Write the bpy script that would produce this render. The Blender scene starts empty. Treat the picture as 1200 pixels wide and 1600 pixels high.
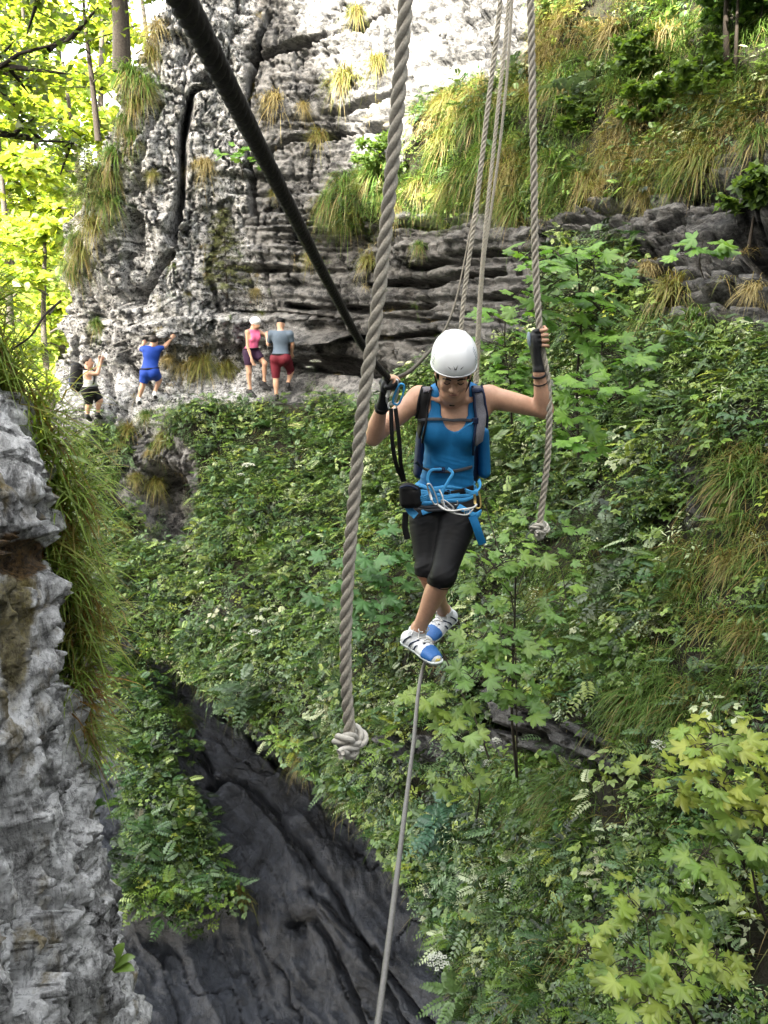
import bpy, math, random
import numpy as np
from mathutils import Vector, Matrix
from mathutils.bvhtree import BVHTree
SC = bpy.context.scene
COL = SC.collection
R = math.radians
# ------------------------------------------------------------------ camera, world, sun, exposure
F_PX = 1200.0
PITCH = R(14.0)
CP, SP = math.cos(PITCH), math.sin(PITCH)
cam_d = bpy.data.cameras.new('camera')
cam_d.sensor_fit = 'VERTICAL'
cam_d.sensor_height = 36.0
cam_d.lens = 36.0 * F_PX / 1600.0
cam_d.clip_start = 0.02
cam_d.clip_end = 600.0
cam = bpy.data.objects.new('camera', cam_d)
COL.objects.link(cam)
cam.location = (0, 0, 0)
cam.rotation_euler = (math.pi / 2 - PITCH, 0, 0)
SC.camera = cam
SUN_TRAVEL = Vector((0.42, 0.72, -0.55)).normalized()
SUN_EL = math.asin(-SUN_TRAVEL.z)
world = bpy.data.worlds.new('World')
SC.world = world
world.use_nodes = True
wn = world.node_tree
sky = wn.nodes.new('ShaderNodeTexSky')
sky.sky_type = 'NISHITA'
sky.sun_disc = False
sky.sun_elevation = SUN_EL
sky.sun_rotation = math.atan2(-SUN_TRAVEL.x, -SUN_TRAVEL.y)
sky.dust_density = 3.0
sky.ozone_density = 0.6
bg = wn.nodes['Background']
hs = wn.nodes.new('ShaderNodeHueSaturation')
hs.inputs['Saturation'].default_value = 0.42
wn.links.new(sky.outputs[0], hs.inputs['Color'])
wb = wn.nodes.new('ShaderNodeMix')
wb.data_type = 'RGBA'
wb.blend_type = 'MULTIPLY'
wb.inputs[0].default_value = 1.0
wb.inputs[7].default_value = (1.06, 1.0, 0.88, 1)
wn.links.new(hs.outputs[0], wb.inputs[6])
wn.links.new(wb.outputs[2], bg.inputs[0])
bg.inputs[1].default_value = 0.15
sun_d = bpy.data.lights.new('sun', 'SUN')
sun_d.energy = 3.6
sun_d.angle = R(0.5)
sun_d.color = (1.0, 0.94, 0.82)
sun = bpy.data.objects.new('sun', sun_d)
COL.objects.link(sun)
sun.rotation_euler = SUN_TRAVEL.to_track_quat('-Z', 'Y').to_euler()
SC.view_settings.view_transform = 'Standard'
SC.view_settings.look = 'None'
SC.view_settings.exposure = 3.68
SC.view_settings.gamma = 1.0
SC.cycles.max_bounces = 7
SC.cycles.diffuse_bounces = 1
SC.cycles.glossy_bounces = 2
SC.cycles.transmission_bounces = 3
SC.cycles.transparent_max_bounces = 8
SC.cycles.caustics_reflective = False
SC.cycles.caustics_refractive = False

# ------------------------------------------------------------------ helpers
rng = np.random.default_rng(11)
random.seed(5)

def ray(px, py):
    u = (np.asarray(px, float) - 600.0) / F_PX
    v = (800.0 - np.asarray(py, float)) / F_PX
    dy = CP + v * SP
    dz = -SP + v * CP
    return u, dy, dz

def P(px, py, Y):
    """world point in the direction of (px, py) at horizontal distance Y"""
    u, dy, dz = ray(px, py)
    k = Y / dy
    return np.stack([u * k, np.broadcast_to(Y, np.shape(k)) * 1.0, dz * k], -1)

def PIX(p):
    p = np.asarray(p, float)
    d = p[..., 1] * CP - p[..., 2] * SP
    v = p[..., 1] * SP + p[..., 2] * CP
    return 600 + F_PX * p[..., 0] / d, 800 - F_PX * v / d

def _h(ix, iy, iz, seed):
    n = (ix.astype(np.int64) * 374761393 + iy.astype(np.int64) * 668265263 + iz.astype(np.int64) * 2147483647 + seed * 974711) & 0xffffffff
    n = ((n ^ (n >> 13)) * 1274126177) & 0xffffffff
    n = ((n ^ (n >> 16)) * 2246822519) & 0xffffffff
    n = n ^ (n >> 15)
    return (n & 0xffffff) / float(0xffffff)

def hash1(i, seed=0):
    i = np.asarray(i)
    return _h(i, i * 0 + 3, i * 0 + 7, seed)

def vnoise(p, seed=0):
    """value noise in -1..1"""
    p = np.asarray(p, float)
    f0 = np.floor(p)
    f = p - f0
    w = f * f * f * (f * (f * 6 - 15) + 10)
    i = f0.astype(np.int64)
    x, y, z = i[..., 0], i[..., 1], i[..., 2]
    r = 0
    for a in (0, 1):
        wa = w[..., 0] if a else 1 - w[..., 0]
        for b in (0, 1):
            wb = w[..., 1] if b else 1 - w[..., 1]
            for c in (0, 1):
                wc = w[..., 2] if c else 1 - w[..., 2]
                r = r + wa * wb * wc * _h(x + a, y + b, z + c, seed)
    return r * 2 - 1

def fbm(p, octv=4, seed=0, gain=0.5, lac=2.03):
    a, s, t = 1.0, 0.0, 0.0
    q = np.asarray(p, float)
    for o in range(octv):
        s = s + a * vnoise(q, seed + o * 17)
        t += a
        a *= gain
        q = q * lac + 3.7
    return s / t

def ridged(p, octv=4, seed=0):
    a, s, t = 1.0, 0.0, 0.0
    q = np.asarray(p, float)
    for o in range(octv):
        s = s + a * (1 - np.abs(vnoise(q, seed + o * 31)) * 2)
        t += a
        a *= 0.5
        q = q * 2.1 + 1.3
    return s / t

def sstep(a, b, x):
    t = np.clip((x - a) / (b - a), 0, 1)
    return t * t * (3 - 2 * t)

def in_poly(px, py, poly):
    px = np.asarray(px, float); py = np.asarray(py, float)
    r = np.zeros(px.shape, bool)
    n = len(poly)
    for i in range(n):
        x0, y0 = poly[i]
        x1, y1 = poly[(i + 1) % n]
        if y0 == y1:
            continue
        c = ((y0 > py) != (y1 > py)) & (px < (x1 - x0) * (py - y0) / (y1 - y0) + x0)
        r ^= c
    return r

def dist_line(px, py, pts):
    d = np.full(np.shape(px), 1e9)
    for (x0, y0), (x1, y1) in zip(pts[:-1], pts[1:]):
        dx, dy = x1 - x0, y1 - y0
        t = np.clip(((px - x0) * dx + (py - y0) * dy) / (dx * dx + dy * dy), 0, 1)
        d = np.minimum(d, np.hypot(px - x0 - t * dx, py - y0 - t * dy))
    return d

def cr_interp(xs, vals, x):
    """catmull-rom along axis 0 of vals at positions x"""
    xs = np.asarray(xs, float)
    vals = np.asarray(vals, float)
    m = np.gradient(vals, xs, axis=0)
    i = np.clip(np.searchsorted(xs, x) - 1, 0, len(xs) - 2)
    h = (xs[i + 1] - xs[i])
    t = np.clip((x - xs[i]) / h, 0, 1)
    sh = (-1,) + (1,) * (vals.ndim - 1)
    t = t.reshape(sh); h = h.reshape(sh)
    return ((2 * t**3 - 3 * t**2 + 1) * vals[i] + (t**3 - 2 * t**2 + t) * h * m[i]
            + (-2 * t**3 + 3 * t**2) * vals[i + 1] + (t**3 - t**2) * h * m[i + 1])

def smooth_path(pts, n):
    pts = np.asarray(pts, float)
    s = np.r_[0, np.cumsum(np.linalg.norm(np.diff(pts, axis=0), axis=1))]
    return cr_interp(s, pts, np.linspace(0, s[-1], n))

def mesh_np(name, verts, faces, mat=None, smooth=False, tint=None, attrs=None, mat_idx=None):
    """faces: (M,k) array or list of such arrays with different k"""
    me = bpy.data.meshes.new(name)
    verts = np.asarray(verts, np.float32)
    fl = faces if isinstance(faces, (list, tuple)) else [faces]
    fl = [np.asarray(f, np.int32) for f in fl if len(f)]
    loops = np.concatenate([f.ravel() for f in fl])
    starts, o = [], 0
    for f in fl:
        m, k = f.shape
        starts.append(o + np.arange(m, dtype=np.int32) * k)
        o += m * k
    starts = np.concatenate(starts)
    me.vertices.add(len(verts))
    me.vertices.foreach_set('co', verts.ravel())
    me.loops.add(len(loops))
    me.loops.foreach_set('vertex_index', loops)
    me.polygons.add(len(starts))
    me.polygons.foreach_set('loop_start', starts.astype(np.int32))
    if smooth:
        me.polygons.foreach_set('use_smooth', np.ones(len(starts), bool))
    if tint is not None:
        at = me.attributes.new('tint', 'FLOAT_COLOR', 'POINT')
        t = np.ones((len(verts), 4), np.float32)
        t[:, :3] = tint
        at.data.foreach_set('color', t.ravel())
    for k, v in (attrs or {}).items():
        at = me.attributes.new(k, 'FLOAT', 'POINT')
        at.data.foreach_set('value', np.asarray(v, np.float32))
    for m in (mat if isinstance(mat, (list, tuple)) else [mat]):
        if m is not None:
            me.materials.append(m)
    if mat_idx is not None:
        me.polygons.foreach_set('material_index', np.asarray(mat_idx, np.int32))
    me.update(calc_edges=True)
    me.validate()
    return me

def link(name, me, parent=None, loc=None):
    o = bpy.data.objects.new(name, me)
    COL.objects.link(o)
    if parent is not None:
        o.parent = parent
    if loc is not None:
        o.location = loc
    return o

def tag(o, label=None, cat=None, group=None, kind=None):
    if label: o['label'] = label
    if cat: o['category'] = cat
    if group: o['group'] = group
    if kind: o['kind'] = kind
    return o

def empty(name, loc, label, cat, group=None):
    o = bpy.data.objects.new(name, None)
    o.empty_display_size = 0.1
    COL.objects.link(o)
    o.location = loc
    return tag(o, label, cat, group)

class MB:
    """collects shapes into one mesh"""
    def __init__(s):
        s.v, s.q, s.t, s.n = [], [], [], 0
    def add(s, v, quads=None, tris=None):
        v = np.asarray(v, float)
        if quads is not None and len(quads): s.q.append(np.asarray(quads) + s.n)
        if tris is not None and len(tris): s.t.append(np.asarray(tris) + s.n)
        s.v.append(v); s.n += len(v)
        return s
    def tube(s, pts, r, sides=10, cap=True, closed=False, flat=None, up=None):
        pts = np.asarray(pts, float); n = len(pts)
        r = np.broadcast_to(np.asarray(r, float), (n,))
        if closed:
            T = np.roll(pts, -1, 0) - np.roll(pts, 1, 0)
        else:
            T = np.gradient(pts, axis=0)
        T = T / (np.linalg.norm(T, axis=1, keepdims=True) + 1e-12)
        if up is None:
            a = np.array([0, 0, 1.0]) if abs(T[0, 2]) < 0.9 else np.array([1.0, 0, 0])
            U = np.zeros_like(T)
            u = a - T[0] * (a @ T[0]); u /= np.linalg.norm(u)
            U[0] = u
            for i in range(1, n):
                u = U[i - 1] - T[i] * (U[i - 1] @ T[i]); u /= np.linalg.norm(u) + 1e-12
                U[i] = u
        else:
            up = np.broadcast_to(np.asarray(up, float), T.shape)
            U = up - T * np.sum(up * T, 1, keepdims=True)
            U /= np.linalg.norm(U, axis=1, keepdims=True) + 1e-12
        W = np.cross(T, U)
        th = np.arange(sides) * 2 * math.pi / sides
        fu = 1.0 if flat is None else flat
        ring = (pts[:, None] + r[:, None, None] * (np.cos(th)[None, :, None] * U[:, None] * fu + np.sin(th)[None, :, None] * W[:, None]))
        v = ring.reshape(-1, 3)
        i = np.arange(n if closed else n - 1)[:, None]; j = np.arange(sides)[None]
        i2 = (i + 1) % n
        q = np.stack([i * sides + j, i2 * sides + j, i2 * sides + (j + 1) % sides, i * sides + (j + 1) % sides], -1).reshape(-1, 4)
        t = None
        if cap and not closed:
            c0, c1 = len(v), len(v) + 1
            v = np.vstack([v, pts[0] - T[0] * r[0] * .25, pts[-1] + T[-1] * r[-1] * .25])
            jj = np.arange(sides)
            t = np.vstack([np.stack([np.full(sides, c0), jj, (jj + 1) % sides], -1)[:, [0, 2, 1]][:, ::-1][:, ::-1],
                           np.stack([np.full(sides, c1), (n - 1) * sides + jj, (n - 1) * sides + (jj + 1) % sides], -1)])
        return s.add(v, q, t)
    def ribbon(s, pts, side, nrm, w, th):
        """strap: rectangular section of width w (along side) and thickness th (along nrm) with softened edges"""
        pts = np.asarray(pts, float); n = len(pts)
        side = np.broadcast_to(np.asarray(side, float), pts.shape); nrm = np.broadcast_to(np.asarray(nrm, float), pts.shape)
        w = np.broadcast_to(np.asarray(w, float), (n,))[:, None]
        prof = [(-.5, 0), (-.5, .6), (-.42, 1), (.42, 1), (.5, .6), (.5, 0)]
        ring = np.stack([pts + side * w * a + nrm * th * b for a, b in prof], 1)
        k = len(prof)
        i = np.arange(n - 1)[:, None]; j = np.arange(k)[None]
        q = np.stack([i * k + j, i * k + (j + 1) % k, (i + 1) * k + (j + 1) % k, (i + 1) * k + j], -1).reshape(-1, 4)
        v = ring.reshape(-1, 3)
        s.add(v, q)
        e = [0, 1, 2, 3, 4, 5]
        s.add(ring[0], None, [[0, 1, 5], [1, 4, 5], [1, 2, 4], [2, 3, 4]])
        s.add(ring[-1], None, [[0, 5, 1], [1, 5, 4], [1, 4, 2], [2, 4, 3]])
        return s
    def ell(s, c, r, rot=None, nu=14, nv=9, cut=None):
        th = np.arange(nu) * 2 * math.pi / nu
        ph = np.linspace(-math.pi / 2, math.pi / 2, nv)
        v = np.stack([np.cos(ph)[:, None] * np.cos(th), np.cos(ph)[:, None] * np.sin(th), np.repeat(np.sin(ph)[:, None], nu, 1)], -1).reshape(-1, 3) * np.asarray(r)
        if rot is not None: v = v @ np.asarray(rot).T
        v = v + np.asarray(c)
        i = np.arange(nv - 1)[:, None]; j = np.arange(nu)[None]
        q = np.stack([i * nu + j, i * nu + (j + 1) % nu, (i + 1) * nu + (j + 1) % nu, (i + 1) * nu + j], -1).reshape(-1, 4)
        return s.add(v, q)
    def box(s, c, size, rot=None, bev=0.15):
        """box with chamfered vertical edges"""
        a, b, h = np.asarray(size) / 2
        e = bev * min(a, b)
        o = [(-a + e, -b), (a - e, -b), (a, -b + e), (a, b - e), (a - e, b), (-a + e, b), (-a, b - e), (-a, -b + e)]
        rings = [[(x * .96, y * .96, -h) for x, y in o], [(x, y, -h * .9) for x, y in o], [(x, y, h * .9) for x, y in o], [(x * .96, y * .96, h) for x, y in o]]
        v = np.array([q for r_ in rings for q in r_], float)
        if rot is not None: v = v @ np.asarray(rot).T
        v = v + np.asarray(c)
        q = [[k * 8 + j, k * 8 + (j + 1) % 8, (k + 1) * 8 + (j + 1) % 8, (k + 1) * 8 + j] for k in range(3) for j in range(8)]
        t = [[0, j + 1, j] for j in range(1, 7)] + [[24, 24 + j, 25 + j] for j in range(1, 7)]
        return s.add(v, q, t)
    def build(s, name, mat, parent=None, smooth=True, loc=None):
        f = []
        if s.q: f.append(np.concatenate(s.q))
        if s.t: f.append(np.concatenate(s.t))
        v = np.concatenate(s.v)
        if loc is not None: v = v - np.asarray(loc)
        return link(name, mesh_np(name, v, f, mat, smooth), parent, loc)

# ------------------------------------------------------------------ materials
class NT:
    def __init__(s, name):
        s.m = bpy.data.materials.new(name); s.m.use_nodes = True
        s.t = s.m.node_tree; s.n = s.t.nodes; s.n.clear()
        s.out = s.n.new('ShaderNodeOutputMaterial')
    def new(s, typ, **kw):
        n = s.n.new(typ)
        for k, v in kw.items():
            if k.startswith('i_'):
                key = k[2:]
                key = int(key) if key.isdigit() else key.replace('_', ' ')
                n.inputs[key].default_value = v
            else: setattr(n, k, v)
        return n
    def l(s, a, b): s.t.links.new(a, b)
    def coords(s, scale=(1, 1, 1)):
        tc = s.new('ShaderNodeTexCoord'); mp = s.new('ShaderNodeMapping')
        mp.inputs['Scale'].default_value = scale
        s.l(tc.outputs['Object'], mp.inputs[0]); return mp.outputs[0]
    def noise(s, co, scale, detail=6, rough=.6, dist=0.0):
        n = s.new('ShaderNodeTexNoise', i_Scale=scale, i_Detail=detail, i_Roughness=rough, i_Distortion=dist)
        s.l(co, n.inputs['Vector']); return n.outputs['Fac']
    def ramp(s, fac, stops, interp='LINEAR'):
        r = s.new('ShaderNodeValToRGB'); e = r.color_ramp.elements
        r.color_ramp.interpolation = interp
        while len(e) < len(stops): e.new(0.5)
        for k, (p, c) in enumerate(stops):
            e[k].position = p
            e[k].color = (c, c, c, 1) if isinstance(c, (int, float)) else (*c, 1)
        s.l(fac, r.inputs[0]); return r.outputs[0]
    def mix(s, fac, a, b, blend='MIX'):
        m = s.new('ShaderNodeMix', data_type='RGBA', blend_type=blend)
        for v, k in ((fac, 0), (a, 6), (b, 7)):
            if isinstance(v, (int, float)): m.inputs[k].default_value = v
            elif isinstance(v, tuple): m.inputs[k].default_value = (*v, 1)
            else: s.l(v, m.inputs[k])
        return m.outputs[2]
    def math(s, op, a, b=0.0):
        m = s.new('ShaderNodeMath', operation=op)
        for k, v in ((0, a), (1, b)):
            if isinstance(v, (int, float)): m.inputs[k].default_value = v
            else: s.l(v, m.inputs[k])
        return m.outputs[0]
    def bsdf(s, color, rough=.6, spec=.5, metal=0.0, bump=None, bstr=.5, bdist=.02, **kw):
        b = s.new('ShaderNodeBsdfPrincipled')
        for v, k in ((color, 'Base Color'), (rough, 'Roughness'), (spec, 'Specular IOR Level'), (metal, 'Metallic')):
            if isinstance(v, tuple): b.inputs[k].default_value = (*v, 1)
            elif isinstance(v, (int, float)): b.inputs[k].default_value = v
            else: s.l(v, b.inputs[k])
        for k, v in kw.items(): b.inputs[k.replace('_', ' ')].default_value = v
        if bump is not None:
            bn = s.new('ShaderNodeBump', i_Strength=bstr, i_Distance=bdist)
            s.l(bump, bn.inputs['Height']); s.l(bn.outputs[0], b.inputs['Normal'])
        s.l(b.outputs[0], s.out.inputs[0]); return b

def simple_mat(name, color, rough=.6, spec=.4, metal=0.0, var=.18, nscale=60, bump=.25, bdist=.002, **kw):
    t = NT(name); co = t.coords()
    n = t.noise(co, nscale, 5, .6)
    n2 = t.noise(co, nscale * .12, 3, .5)
    lo = tuple(c * (1 - var) for c in color); hi = tuple(min(1, c * (1 + var)) for c in color)
    c = t.mix(t.ramp(n, [(.3, 0.0), (.7, 1.0)]), lo, hi)
    c = t.mix(t.ramp(n2, [(.35, 0.0), (.65, .35)]), c, tuple(x * .75 for x in color))
    t.bsdf(c, rough, spec, metal, n, bump, bdist, **kw)
    return t.m

def leaf_mat(name, base, rough=.42, trans=.35, spec=.45, tcol=None):
    t = NT(name); co = t.coords()
    a = t.new('ShaderNodeAttribute', attribute_name='tint')
    n = t.noise(co, 9.0, 3, .6)
    c = t.mix(1.0, a.outputs['Color'], base, 'MULTIPLY')
    c = t.mix(t.ramp(n, [(.35, 0.0), (.7, .5)]), c, t.mix(1.0, c, (.62, .72, .5), 'MULTIPLY'))
    b = t.bsdf(c, rough, spec)
    tr = t.new('ShaderNodeBsdfTranslucent')
    t.l(t.mix(1.0, c, tcol or (1.25, 1.35, .6), 'MULTIPLY'), tr.inputs[0])
    m = t.new('ShaderNodeMixShader', i_0=trans)
    t.l(b.outputs[0], m.inputs[1]); t.l(tr.outputs[0], m.inputs[2]); t.l(m.outputs[0], t.out.inputs[0])
    return t.m

def rock_mat(name, dark, mid, light, streak=(1, 1, .45), sc=1.0, green=None, veg=False, wet=False, stain=.5, ochre=None, brown=False):
    t = NT(name)
    co = t.coords(); cs = t.coords(streak)
    n1 = t.noise(cs, .9 * sc, 8, .62, .6)
    n2 = t.noise(cs, 4.5 * sc, 8, .68, .3)
    n3 = t.noise(co, 22 * sc, 7, .72)
    vo = t.new('ShaderNodeTexVoronoi', feature='DISTANCE_TO_EDGE', i_Scale=3.2 * sc)
    wv = t.mix(.12, cs, t.new('ShaderNodeTexNoise', i_Scale=2.0 * sc, i_Detail=5.0).outputs['Color'])
    t.l(wv, vo.inputs['Vector'])
    crack = t.ramp(vo.outputs['Distance'], [(0.0, 0.0), (.05, 1.0)])
    f = t.math('ADD', t.math('MULTIPLY', n1, .35), t.math('ADD', t.math('MULTIPLY', n2, .4), t.math('MULTIPLY', n3, .25)))
    c = t.ramp(f, [(.40, dark), (.455, mid), (.52, light), (.60, tuple(min(.8, x * 1.3) for x in light))])
    # black lichen and water stains with edges of their own
    st = t.ramp(t.noise(cs, 2.6 * sc, 9, .75, .8), [(.5 + .06 * (1 - stain), 0.0), (.6, 1.0)])
    sp = t.ramp(t.noise(co, 11 * sc, 9, .8), [(.53, 0.0), (.6, 1.0)])
    c = t.mix(t.math('MULTIPLY', st, .8 * stain), c, tuple(x * .45 for x in dark))
    c = t.mix(t.math('MULTIPLY', sp, .85 * stain), c, tuple(x * .5 for x in dark))
    if ochre:
        oc = t.ramp(t.noise(cs, 1.7 * sc, 5, .6), [(.58, 0.0), (.68, .8)])
        c = t.mix(oc, c, ochre)
    rough = .82
    if brown:
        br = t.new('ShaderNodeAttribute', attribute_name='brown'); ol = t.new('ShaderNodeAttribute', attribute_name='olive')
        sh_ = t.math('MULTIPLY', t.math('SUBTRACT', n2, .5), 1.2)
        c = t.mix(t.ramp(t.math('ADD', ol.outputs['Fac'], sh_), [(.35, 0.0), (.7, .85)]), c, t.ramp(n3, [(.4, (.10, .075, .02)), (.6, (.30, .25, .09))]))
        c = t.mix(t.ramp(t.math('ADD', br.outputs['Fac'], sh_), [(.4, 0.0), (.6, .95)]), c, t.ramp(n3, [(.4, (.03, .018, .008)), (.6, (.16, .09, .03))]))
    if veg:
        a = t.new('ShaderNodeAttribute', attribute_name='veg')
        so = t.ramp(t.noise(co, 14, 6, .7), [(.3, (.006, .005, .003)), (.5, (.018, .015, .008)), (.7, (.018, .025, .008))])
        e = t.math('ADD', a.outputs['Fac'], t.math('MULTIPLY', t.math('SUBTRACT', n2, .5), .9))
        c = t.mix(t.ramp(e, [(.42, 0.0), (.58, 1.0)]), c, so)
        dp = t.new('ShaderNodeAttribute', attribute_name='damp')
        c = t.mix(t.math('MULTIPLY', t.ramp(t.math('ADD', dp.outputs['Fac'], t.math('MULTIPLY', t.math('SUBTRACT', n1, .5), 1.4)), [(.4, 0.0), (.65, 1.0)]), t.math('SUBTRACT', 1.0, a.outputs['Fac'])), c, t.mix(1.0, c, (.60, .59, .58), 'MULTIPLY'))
        w = t.new('ShaderNodeAttribute', attribute_name='pale')
        e2 = t.math('ADD', w.outputs['Fac'], t.math('MULTIPLY', t.math('SUBTRACT', n3, .5), .8))
        pl = t.ramp(t.math('ADD', t.math('MULTIPLY', n3, .6), t.math('MULTIPLY', n2, .4)), [(.43, dark), (.48, (.24, .24, .24)), (.55, (.50, .50, .495)), (.66, (.64, .64, .63))])
        pl = t.mix(t.math('MULTIPLY', sp, .9), pl, (.02, .02, .02))
        c = t.mix(t.math('MULTIPLY', t.ramp(e2, [(.4, 0.0), (.6, 1.0)]), t.math('SUBTRACT', 1.0, a.outputs['Fac'])), c, pl)
    h = t.math('ADD', t.math('MULTIPLY', n2, 1.0), t.math('ADD', t.math('MULTIPLY', n3, .5), t.math('MULTIPLY', crack, .12)))
    if wet:
        rough = t.ramp(n2, [(.35, .28), (.6, .6)])
    t.bsdf(c, rough, .5 if wet else .3, 0.0, h, .9, .09 / sc)
    return t.m

M = {}
M['cliff'] = rock_mat('limestone_wall', (.012, .012, .013), (.058, .058, .059), (.185, .182, .178), (1, 1, 1.9), 1.0, veg=True, stain=.55)
M['near'] = rock_mat('white_limestone', (.04, .039, .037), (.40, .395, .39), (.76, .755, .745), (1.6, 1.0, .42), 3.2, stain=.8, ochre=(.2, .15, .05), brown=True)
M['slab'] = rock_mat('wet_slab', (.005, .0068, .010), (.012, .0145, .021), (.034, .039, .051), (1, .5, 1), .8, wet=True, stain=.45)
M['bank'] = rock_mat('bank_rock', (.1, .1, .1), (.25, .25, .24), (.4, .4, .38), (1, 1, 1), .3, stain=.3)
M['grass'] = leaf_mat('grass_blade', (1, 1, 1), .5, .35, .25)
M['leaf'] = leaf_mat('herb_leaf', (1, 1, 1), .30, .14, .38)
M['maple'] = leaf_mat('maple_leaf', (1, 1, 1), .33, .38, .35)
M['tree_leaf'] = leaf_mat('tree_leaf', (1, 1, 1), .5, .5, tcol=(1.5, 1.5, .5))
M['petal'] = leaf_mat('umbel_petal', (1, 1, 1), .6, .3, tcol=(1, 1, 1))
M['twig'] = simple_mat('twig_bark', (.042, .034, .027), .8, .2, nscale=80)
M['bark'] = simple_mat('tree_bark', (.055, .048, .042), .85, .2, nscale=25, bump=.6, bdist=.02, var=.5)
M['darkbark'] = simple_mat('dark_bark', (.03, .024, .02), .85, .2, nscale=25, bump=.6, bdist=.02)
M['rope'] = simple_mat('hemp_rope', (.37, .34, .285), .85, .15, nscale=220, bump=.6, bdist=.0015, var=.3)
M['ropeknot'] = simple_mat('pale_rope_knot', (.44, .42, .37), .85, .15, nscale=200, bump=.6, bdist=.0015)
M['ropefar'] = simple_mat('weathered_rope', (.12, .108, .088), .85, .15, nscale=200, bump=.5, bdist=.0015)
M['darkrope'] = simple_mat('dark_rope', (.035, .032, .028), .8, .2, nscale=180, bump=.7, bdist=.002, var=.4)
M['steel'] = simple_mat('galvanised_cable', (.16, .155, .145), .55, .4, .2, nscale=150)
M['skin'] = simple_mat('skin', (.55, .32, .215), .48, .4, nscale=70, var=.08, bump=.12, Subsurface_Weight=.08, Subsurface_Radius=(.01, .004, .002))
M['tan'] = simple_mat('tanned_skin', (.40, .21, .13), .48, .4, nscale=70, var=.08, bump=.12)
M['top'] = simple_mat('blue_tank_fabric', (.008, .15, .37), .62, .3, nscale=300, var=.12, bump=.2)
M['top2'] = simple_mat('light_blue_fabric', (.05, .30, .62), .6, .3, nscale=300, var=.12)
M['legging'] = simple_mat('black_legging_fabric', (.006, .0062, .007), .65, .18, nscale=300, var=.15)
M['black'] = simple_mat('black_webbing', (.006, .006, .007), .65, .25, nscale=250)
M['navy'] = simple_mat('navy_fabric', (.008, .018, .055), .6, .35, nscale=250)
M['grey_mesh'] = simple_mat('grey_mesh_fabric', (.2, .195, .22), .75, .25, nscale=400, var=.5, bump=.5)
M['dgrey'] = simple_mat('dark_grey_fabric', (.06, .065, .075), .7, .3, nscale=250)
M['helmet'] = simple_mat('white_helmet_shell', (.80, .82, .84), .28, .5, nscale=8, var=.02, bump=.02)
M['silver'] = simple_mat('brushed_alloy', (.62, .62, .62), .32, .5, .85, nscale=120, var=.1)
M['gold'] = simple_mat('gold_alloy', (.75, .55, .2), .35, .5, .6, nscale=120)
M['white'] = simple_mat('white_webbing', (.72, .72, .70), .65, .3, nscale=200)
M['glove'] = simple_mat('black_glove_leather', (.007, .0075, .009), .55, .3, nscale=150)
M['glovegrey'] = simple_mat('grey_glove_panel', (.17, .22, .27), .55, .4, nscale=150)
M['shoewhite'] = simple_mat('white_shoe_mesh', (.70, .72, .74), .6, .3, nscale=200)
M['shoeblue'] = simple_mat('blue_shoe_panel', (.03, .13, .38), .5, .4, nscale=200)
M['sole'] = simple_mat('pale_sole', (.66, .72, .70), .6, .3, nscale=120)
M['yellow'] = simple_mat('yellow_toe_cap', (.75, .6, .12), .55, .35, nscale=120)
M['hair'] = simple_mat('dark_hair', (.02, .014, .01), .5, .4, nscale=200)
M['lips'] = simple_mat('lips', (.33, .11, .09), .45, .4, nscale=150, var=.05)
M['eye'] = simple_mat('dark_lashes', (.02, .015, .012), .5, .3, nscale=150)
M['pink'] = simple_mat('pink_vest_fabric', (.80, .16, .32), .65, .3, nscale=120)
M['greyshirt'] = simple_mat('grey_blue_shirt', (.09, .12, .16), .75, .25, nscale=90)
M['maroon'] = simple_mat('maroon_shorts', (.12, .008, .018), .7, .3, nscale=90)
M['royal'] = simple_mat('royal_blue_shirt', (.008, .045, .30), .7, .3, nscale=90)
M['lightgrey'] = simple_mat('light_grey_vest', (.42, .42, .42), .7, .3, nscale=90)
M['boot'] = simple_mat('dark_boot', (.03, .03, .032), .7, .3, nscale=90)
M['purple'] = simple_mat('dark_purple_shorts', (.035, .012, .04), .7, .3, nscale=90)
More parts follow.
